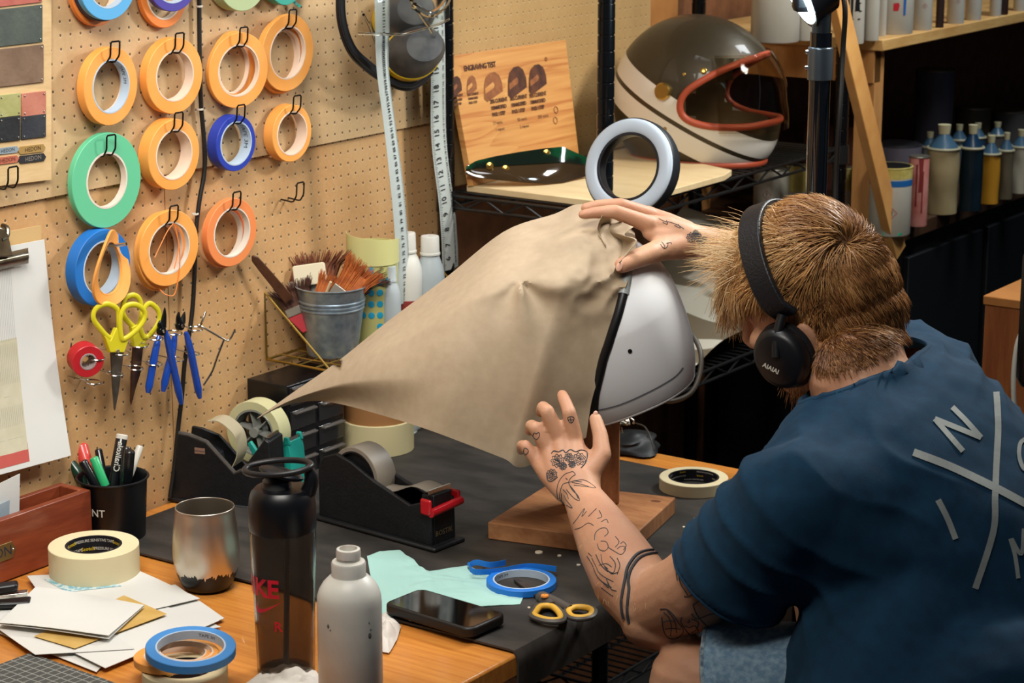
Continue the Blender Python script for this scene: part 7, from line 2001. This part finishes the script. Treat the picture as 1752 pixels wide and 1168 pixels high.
for L_ in [[(940, 380), (935, 340), (950, 310)], [(965, 300), (950, 350), (960, 400), (985, 440), (1000, 465)], [(985, 310), (975, 360), (1000, 410), (1040, 440)], [(980, 470), (1010, 470), (1060, 440)], [(1000, 370), (1010, 410), (1060, 430)],
           [(1030, 520), (1060, 500), (1110, 485)], [(1030, 520), (1045, 560), (1070, 600), (1110, 640), (1160, 665)], [(840, 545), (880, 545), (920, 580), (945, 620), (975, 670), (940, 710), (900, 715), (870, 690), (855, 640), (850, 590)], [(860, 560), (890, 590), (905, 640), (900, 700)], [(880, 550), (925, 610), (935, 680)],
           [(850, 620), (890, 610), (930, 615)], [(870, 660), (910, 655), (960, 660)], [(965, 590), (960, 620), (985, 660), (1010, 690)], [(1000, 605), (1010, 612), (1003, 622), (993, 615)], [(1020, 570), (1050, 600), (1100, 585), (1150, 570), (1200, 590), (1190, 630), (1220, 640)],
           [(1020, 600), (1060, 620), (1050, 660), (1020, 680)], [(1140, 560), (1180, 540), (1230, 560), (1220, 600), (1260, 610), (1290, 590)], [(1180, 600), (1210, 600), (1215, 630), (1190, 640)], [(1250, 620), (1280, 600), (1310, 620)], [(980, 640), (1010, 650), (1040, 640), (1060, 670)]]: ln(z5(L_), .0008, 5, mb=t_up)
t_far = MB()
def z6(L): return [(960+a/2.994, 330+b/2.994) for a, b in L]
for L_ in [[(515, 250), (530, 270), (528, 285)], [(548, 255), (545, 272), (530, 284), (515, 272), (510, 262)], [(540, 258), (562, 254), (565, 262)]]: ln(z6(L_), .0006, 4, mb=t_far)
for (a, b, r) in [(668, 228, 26), (700, 222, 22), (715, 248, 22), (690, 205, 16), (735, 235, 14)]: rose(960+a/2.994, 330+b/2.994, r/2.994, t_far)
for L_ in [[(500, 130), (530, 145), (560, 150), (600, 165), (630, 185)], [(520, 150), (545, 160), (540, 140)], [(580, 165), (610, 180), (600, 160)]]: ln(z6(L_), .0006, 4, mb=t_far)
for mb, lb in ((t_hand, 'rose tattoos on the back of the near hand'), (t_bird, 'swallow tattoo at the near wrist'), (t_fing, 'small heart tattoos on the fingers'), (t_arm, 'fine line tattoos on the near forearm'), (t_band, 'double black band tattoo below the elbow'), (t_up, 'butterfly and flower tattoos on the upper arm'), (t_far, 'anchor and flower tattoos on the far hand')):
    if mb.v: mb.build('tattoo', M_ink, bo if bo in ORG else person, label=lb)

# ---- hair ----------------------------------------------------------------
m_h = mat('hair_blond', '9a7448', .42, spec=.6); g = NT(m_h)
vec, x, y, z = g.obj_xyz(); at_ = g.new('ShaderNodeAttribute', attribute_name='strand'); 
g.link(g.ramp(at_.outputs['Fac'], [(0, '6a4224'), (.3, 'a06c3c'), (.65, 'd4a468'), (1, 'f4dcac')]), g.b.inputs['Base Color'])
rnd = random.Random(11)
hb = MB(); tone = []
WH = V((-.080, .030, .058))      # crown whorl, local
def scalp(d_, k=1.0): 
    d_ = d_.normalized(); zz = .100 if d_.z > 0 else .100+.070*smoothstep(.1, -.4, d_.x); fl = 1+.05*smoothstep(-.35, -.9, d_.z)
    return V((d_.x*.100*k*fl, d_.y*.079*k*fl, d_.z*zz*k))+V((0, 0, .02))
def hairline(d_):
    # True where hair grows
    if d_.z < (-.86 if d_.x < -.2 else -.62): return False
    if d_.x > .72 and d_.z < .30: return False
    if d_.x > .15 and d_.z < .10-.25*(1-abs(d_.y)) and abs(d_.y) < 1.1: return d_.z > -.05
    if d_.x > -.22 and d_.z < -.28: return False
    return True
def strand_(p0, dirs, n_, r0, tn):
    pts = [p0]
    for q in dirs: pts.append(pts[-1]+q)
    nb = len(hb.v); hb.tube([HM @ q for q in pts], [r0, r0*.95, r0*.8, r0*.6, r0*.25][:len(pts)], 3)
    tone.extend([tn]*(len(hb.v)-nb))
N_ = 0
while N_ < 12500:
    d_ = V((rnd.gauss(0, 1), rnd.gauss(0, 1), rnd.gauss(0, 1))).normalized()
    if not hairline(d_): continue
    if d_.x < .2 and rnd.random() < .18: continue
    N_ += 1
    p = scalp(d_, 1.0); nrm_ = V((d_.x/.1, d_.y/.079, d_.z/.1)).normalized()
    fl_ = p-WH; fl_ = fl_-nrm_*fl_.dot(nrm_); fl_ = fl_.normalized() if fl_.length > 1e-4 else V((1, 0, 0))
    sw_ = nrm_.cross(fl_)*(.75*math.exp(-((p-WH).length/.045)))
    front = smoothstep(-.1, .7, d_.x)*smoothstep(-.1, .4, d_.z)
    top_ = smoothstep(.0, .5, d_.z)
    ln_ = (.028+.026*top_+.046*front)*rnd.uniform(.75, 1.15)*(.8+.2*smoothstep(-.4, .3, d_.z))
    cl = noise.noise(V((p.x*26, p.y*26, p.z*26))); c2_ = noise.noise(V((p.x*30+9, p.y*30, p.z*30+4))); c3_ = noise.noise(V((p.x*75, p.y*75+5, p.z*75)))
    side_ = nrm_.cross(fl_)
    dd = (fl_+sw_+side_*(c2_*1.5+c3_*.8)+V((rnd.gauss(0, .20), rnd.gauss(0, .20), rnd.gauss(0, .14)))+V((.25*front, 0, -.18*front))).normalized()
    dirs = []; cur = p.copy(); bk_ = .25+.75*smoothstep(-.45, .25, d_.z); up_ = 1.005+bk_*(.05*rnd.random()+.05*cl+.03*top_)
    for k in range(4):
        nx = cur+dd*ln_/4
        c0_ = nx-V((0, 0, .02)); zz_ = .100 if c0_.z > 0 else .100+.070*smoothstep(.1, -.4, c0_.x/.1)
        r_ = math.sqrt((c0_.x/.100)**2+(c0_.y/.079)**2+(c0_.z/zz_)**2)
        tg_ = up_+bk_*(.055+.06*front+.06*c3_)*(k+1)/4
        free = front*smoothstep(.35, .8, d_.x)
        nx2 = V((0, 0, .02))+c0_*(tg_/max(r_, .2))
        nx = nx2.lerp(nx, free*.85)
        dirs.append(nx-cur); 
        q_ = (nx-cur).normalized(); dd = (q_*.75+dd*.25+side_*(.22*c2_+.10*math.sin(k+cl*6))+V((.16*front, 0, -.12)) ).normalized(); cur = nx
    tn = min(1, max(0, .42+.35*cl+.22*front+.12*top_*(1 if d_.x > -.2 else .3)+rnd.gauss(0, .13)-.30*smoothstep(.1, -.5, d_.z)-.15*smoothstep(-.2, -.8, d_.x)))  # lit top and fringe, shaded nape and back worked into the strand tone
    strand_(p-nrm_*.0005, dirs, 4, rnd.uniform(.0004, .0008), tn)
# stray wisps at the fringe
for i in range(420):
    d_ = V((rnd.uniform(.45, 1), rnd.uniform(-.6, .8), rnd.uniform(.45, 1))).normalized(); p = scalp(d_); b_ = (V((.9, 0, rnd.uniform(-.3, .9)))+V((0, rnd.gauss(0, .4), 0))).normalized()
    L_ = rnd.uniform(.045, .080); strand_(p, [b_*L_/4, (b_+V((.1, .05, .02))).normalized()*L_/4, (b_+V((.2, .1, -.05))).normalized()*L_/4, (b_+V((.2, rnd.gauss(0, .3), -.2))).normalized()*L_/4], 4, .0004, rnd.uniform(.6, 1))
poly = [(1402, 470), (1450, 420), (1530, 395), (1541, 540), (1533, 572), (1500, 606), (1455, 632), (1405, 642), (1392, 630), (1398, 560)]
def inside(x, y):
    r = False; n = len(poly); j = n-1
    for i in range(n):
        (xi, yi), (xj, yj) = poly[i], poly[j]
        if (yi > y) != (yj > y) and x < (xj-xi)*(y-yi)/(yj-yi)+xi: r = not r
        j = i
    return r
HMI = HM.inverted(); cnt_ = 0; tries = 0
while cnt_ < 4200 and tries < 20000:
    tries += 1
    px, py = rnd.uniform(1390, 1542), rnd.uniform(395, 662)
    if not inside(px, py): continue
    h = BB.ray_cast(CAM, ray(px, py).normalized())
    if h[0] is None: continue
    for mir in (1, -1):
        q = HMI @ h[0]; n_ = (HMI.to_3x3() @ h[1]).normalized(); n_.normalize()
        if n_.dot(q-V((-.0, 0, q.z))) < 0: n_ = -n_
        if mir < 0:
            q.y *= -1; nr = BB.find_nearest(HM @ q)
            if (nr[0]-HM @ q).length > .012: continue
            q = HMI @ nr[0]; n_ = (HMI.to_3x3() @ nr[1]).normalized()
            if n_.dot(V((q.x, q.y, 0))) < 0: n_ = -n_
        cl = noise.noise(q*40)
        t0 = V((-.25+rnd.gauss(0, .12), rnd.gauss(0, .12)+.25*cl, -1)); t0 = (t0-n_*t0.dot(n_)).normalized()
        L_ = rnd.uniform(.020, .032)*(1-.60*smoothstep(540, 635, py)); d0 = (t0+n_*(.60-.42*smoothstep(500, 620, py))).normalized()*L_/4; d1 = (t0+n_*.05).normalized()*L_/4
        q = q+n_*.014*(1-smoothstep(500, 605, py))*smoothstep(1398, 1460, px)*smoothstep(395, 490, py)
        strand_(q, [d0, d0.lerp(d1, .5), d1, d1], 4, rnd.uniform(.0004, .0008), min(1, max(0, .30+.3*cl+rnd.gauss(0, .12)-.15*smoothstep(560, 650, py))))  # nape strands toned darker downwards, shade put into their colour
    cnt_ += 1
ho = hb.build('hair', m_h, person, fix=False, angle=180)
at1 = ho.data.attributes.new('strand', 'FLOAT', 'POINT'); at1.data.foreach_set('value', tone)
ho['kind'] = 'stuff'
# scalp cap under the strands
cpm = MB(); cpm.grid(lambda u, v: scalp(V((math.cos(2*math.pi*u)*math.cos(-1.1+2.66*v), math.sin(2*math.pi*u)*math.cos(-1.1+2.66*v), math.sin(-1.1+2.66*v))), .992), 60, 30)
cpm.f = [f for f in cpm.f if hairline(((sum((cpm.v[i] for i in f), V((0, 0, 0)))/4-V((0, 0, .02)))).normalized())]
place(cpm, HM).build('hair_base', mat('hair_root', '5a3c20', .6), person, fix=False)
# beard
hb = MB(); tone = []
for i in range(1500):
    s_ = rnd.choice((1, -1)); t_ = rnd.random(); base_ = V((-.005+.072*t_, s_*(.066-.048*t_), -.060-.044*t_))+V((rnd.gauss(0, .006), rnd.gauss(0, .006), rnd.gauss(0, .010)))
    out = V((base_.x-.02, base_.y, (base_.z+.06)*1.2)).normalized(); p = V((base_.x, base_.y, base_.z))+out*.006
    dd = (out*.8+V((.25, 0, -.8))+V((rnd.gauss(0, .25), rnd.gauss(0, .25), rnd.gauss(0, .2)))).normalized()*rnd.uniform(.010, .016)
    strand_(p, [dd/4]*4, 4, .0005, rnd.uniform(.1, .6))
bd_ = hb.build('beard', m_h, person, fix=False, angle=180); a2 = bd_.data.attributes.new('strand', 'FLOAT', 'POINT'); a2.data.foreach_set('value', tone); bd_['kind'] = 'stuff'
# fair hairs on the near forearm
hb = MB()
for i in range(420):
    px = rnd.uniform(985, 1135); py = rnd.uniform(850, 1040); h = cast(BB, px, py, 0)
    if h is None: continue
    if (h-Le).length > .26 or depth(h) > 2.96 or depth(h) < 2.70: continue
    n_ = (CAM-h).normalized(); q = (RIGHT*rnd.gauss(.3, .5)-UP*rnd.uniform(.3, 1)+n_*.35).normalized()*rnd.uniform(.004, .008)
    hb.tube([h, h+q*.5, h+q], [.00018, .00015, .00006], 3)
if hb.v: ah = hb.build('arm_hair', mat('hair_fair', 'c8a878', .5), person, fix=False); ah['kind'] = 'stuff'

# ---- headphones ----------------------------------------------------------
hp = thing('headphones', 'black over ear headphones worn over the blond hair', 'headphones', H(-.0, 0, .12))
M_lea = mat('headband_leather', '15161a', .42, bump=.4, bscale=350); M_hpb = mat('headphone_black', '0b0c0f', .45)
def bandp(a, r_=1.0, x_=.0):   # arc from ear to ear
    return V((.012+x_+.018*math.sin(a), math.cos(a)*.097*r_, .022+math.sin(a)*(.108)*r_ if math.sin(a) > 0 else .022+math.sin(a)*.05))
def bnd(u, v):
    a = math.radians(-28+236*u); w_ = .032; c_ = bandp(a, 1.07, 0); return HM @ (c_+V(((v-.5)*w_, 0, 0)))
bb_ = MB().grid(bnd, 60, 6, thick=.010).build('headband', M_lea, hp, angle=50, bevel=.002)
MB().grid(lambda u, v: HM @ (bandp(math.radians(30+120*u), 1.0, 0)+V(((v-.5)*.026, 0, 0))), 40, 4, thick=.006).build('pad', M_hpb, hp)
for s_, nm in ((1, 'near'), (-1, 'far')):
    ax_ = HR @ V((.02, s_, .06)); c_ = H(.024, .088*s_, -.048); R_ = frame(ax_, HR @ V((.25, 0, 1)))
    def shp_(prof, nmx, m_, par):
        mb = MB().lathe(prof, V((0, 0, 0)), None, 40); mb.v = [c_+R_ @ V((p.x*1.12, p.y*.96, p.z)) for p in mb.v]; return mb.build(nmx, m_, par, bevel=0)
    cu = shp_([(.030, .004), (.036, .006), (.0375, .014), (.036, .020)], 'cup', M_hpb, hp)
    shp_([(.036, .020), (.034, .026), (.028, .030), (.001, .0305)], 'outer_shell', mat('headphone_gloss', '0d0e12', .38), hp)
    shp_([(.024, -.010), (.036, -.008), (.040, -.001), (.038, .006), (.028, .008)], 'ear_cushion', M_lea, hp)
    MB().tube([bnd(.03 if s_ > 0 else .97, .5), H(.018, .110*s_, -.020), H(.024, .118*s_, -.042)], [.007, .006, .006], 10, sub=4).build('yoke', M_hpb, hp)
    if s_ > 0:
        an_ = ax_.normalized(); q_ = -RIGHT*.011-UP*.012; pz = c_+an_*.0312+(q_-an_*q_.dot(an_))
        Rx = frame(an_ if an_.dot(CAM-pz) > 0 else -an_, RIGHT*.9-UP*.28)
        tb = MB(); text_flat(tb, 'AIAIAI', .0085, m4(Rx, pz), thick=.03); tb.build('lettering', M_pw, cu, smooth=False, fix=False)
# stool under him
stl = thing('work_stool', 'black padded work stool under the seated man', 'stool', (1.47, 2.45, 0))
MB().lathe([(.16, .505), (.18, .52), (.18, .55), (.16, .565), (.001, .568)], (1.47, 2.45, 0), None, 40).build('seat', M_mblk, stl)
MB().lathe([(.025, .06), (.025, .51)], (1.47, 2.45, 0), None, 20).build('column', M_chrome, stl)
for k in range(5):
    a = k*2*math.pi/5; MB().cyl((1.47, 2.45, .07), (1.47+.26*math.cos(a), 2.45+.26*math.sin(a), .04), .016).build('foot_bar', M_chrome, stl)
    MB().ell((1.47+.26*math.cos(a), 2.45+.26*math.sin(a), .025), .025).build('castor', M_mblk, stl)
# ================================================================ families of repeats
def fam(test, g):
    for o in col.objects:
        if o.get('label') and o.get('category') and o.parent is None and test(o): o['group'] = g
kind_ = lambda o: o.name.split('.')[0]
fam(lambda o: kind_(o) == 'tape_roll' and o.location.x < .07 and o.location.z > 1.0, 'tape rolls hanging on the pegboard')
fam(lambda o: kind_(o) == 'tape_roll' and o.location.z < .9, 'tape rings lying on the bench')
fam(lambda o: kind_(o) == 'masking_tape_roll', 'masking tape rolls on the bench')
fam(lambda o: kind_(o) == 'paint_tin' and o.location.z > 1.2, 'paint tins on the top shelf')
fam(lambda o: kind_(o) == 'paint_tin' and o.location.z < 1.2, 'paint tins on the lower shelf')
fam(lambda o: kind_(o) == 'paint_bottle', 'sleeved paint bottles on the lower shelf')
fam(lambda o: kind_(o) == 'paint_brush', 'paint brushes in the bucket')
fam(lambda o: kind_(o) == 'marker_pen', 'marker pens in the black cup')
fam(lambda o: kind_(o) == 'paint_chip', 'paint chips scattered on the mat')
fam(lambda o: kind_(o) == 'solvent_bottle', 'bottles behind the bucket')
fam(lambda o: kind_(o) == 'pegboard', 'pegboards on the wall')
fam(lambda o: kind_(o) == 'pliers', 'blue gripped pliers on the pegboard')
fam(lambda o: kind_(o) == 'scissors' and o.location.z > .85, 'yellow scissors on the pegboard')
fam(lambda o: kind_(o) == 'tape_dispenser', 'tape dispensers on the bench')
fam(lambda o: kind_(o) == 'paper_sheet' and o.location.x > .2, 'loose papers piled at the front left of the bench')
fam(lambda o: kind_(o) == 'tissue', 'crumpled tissues on the bench')
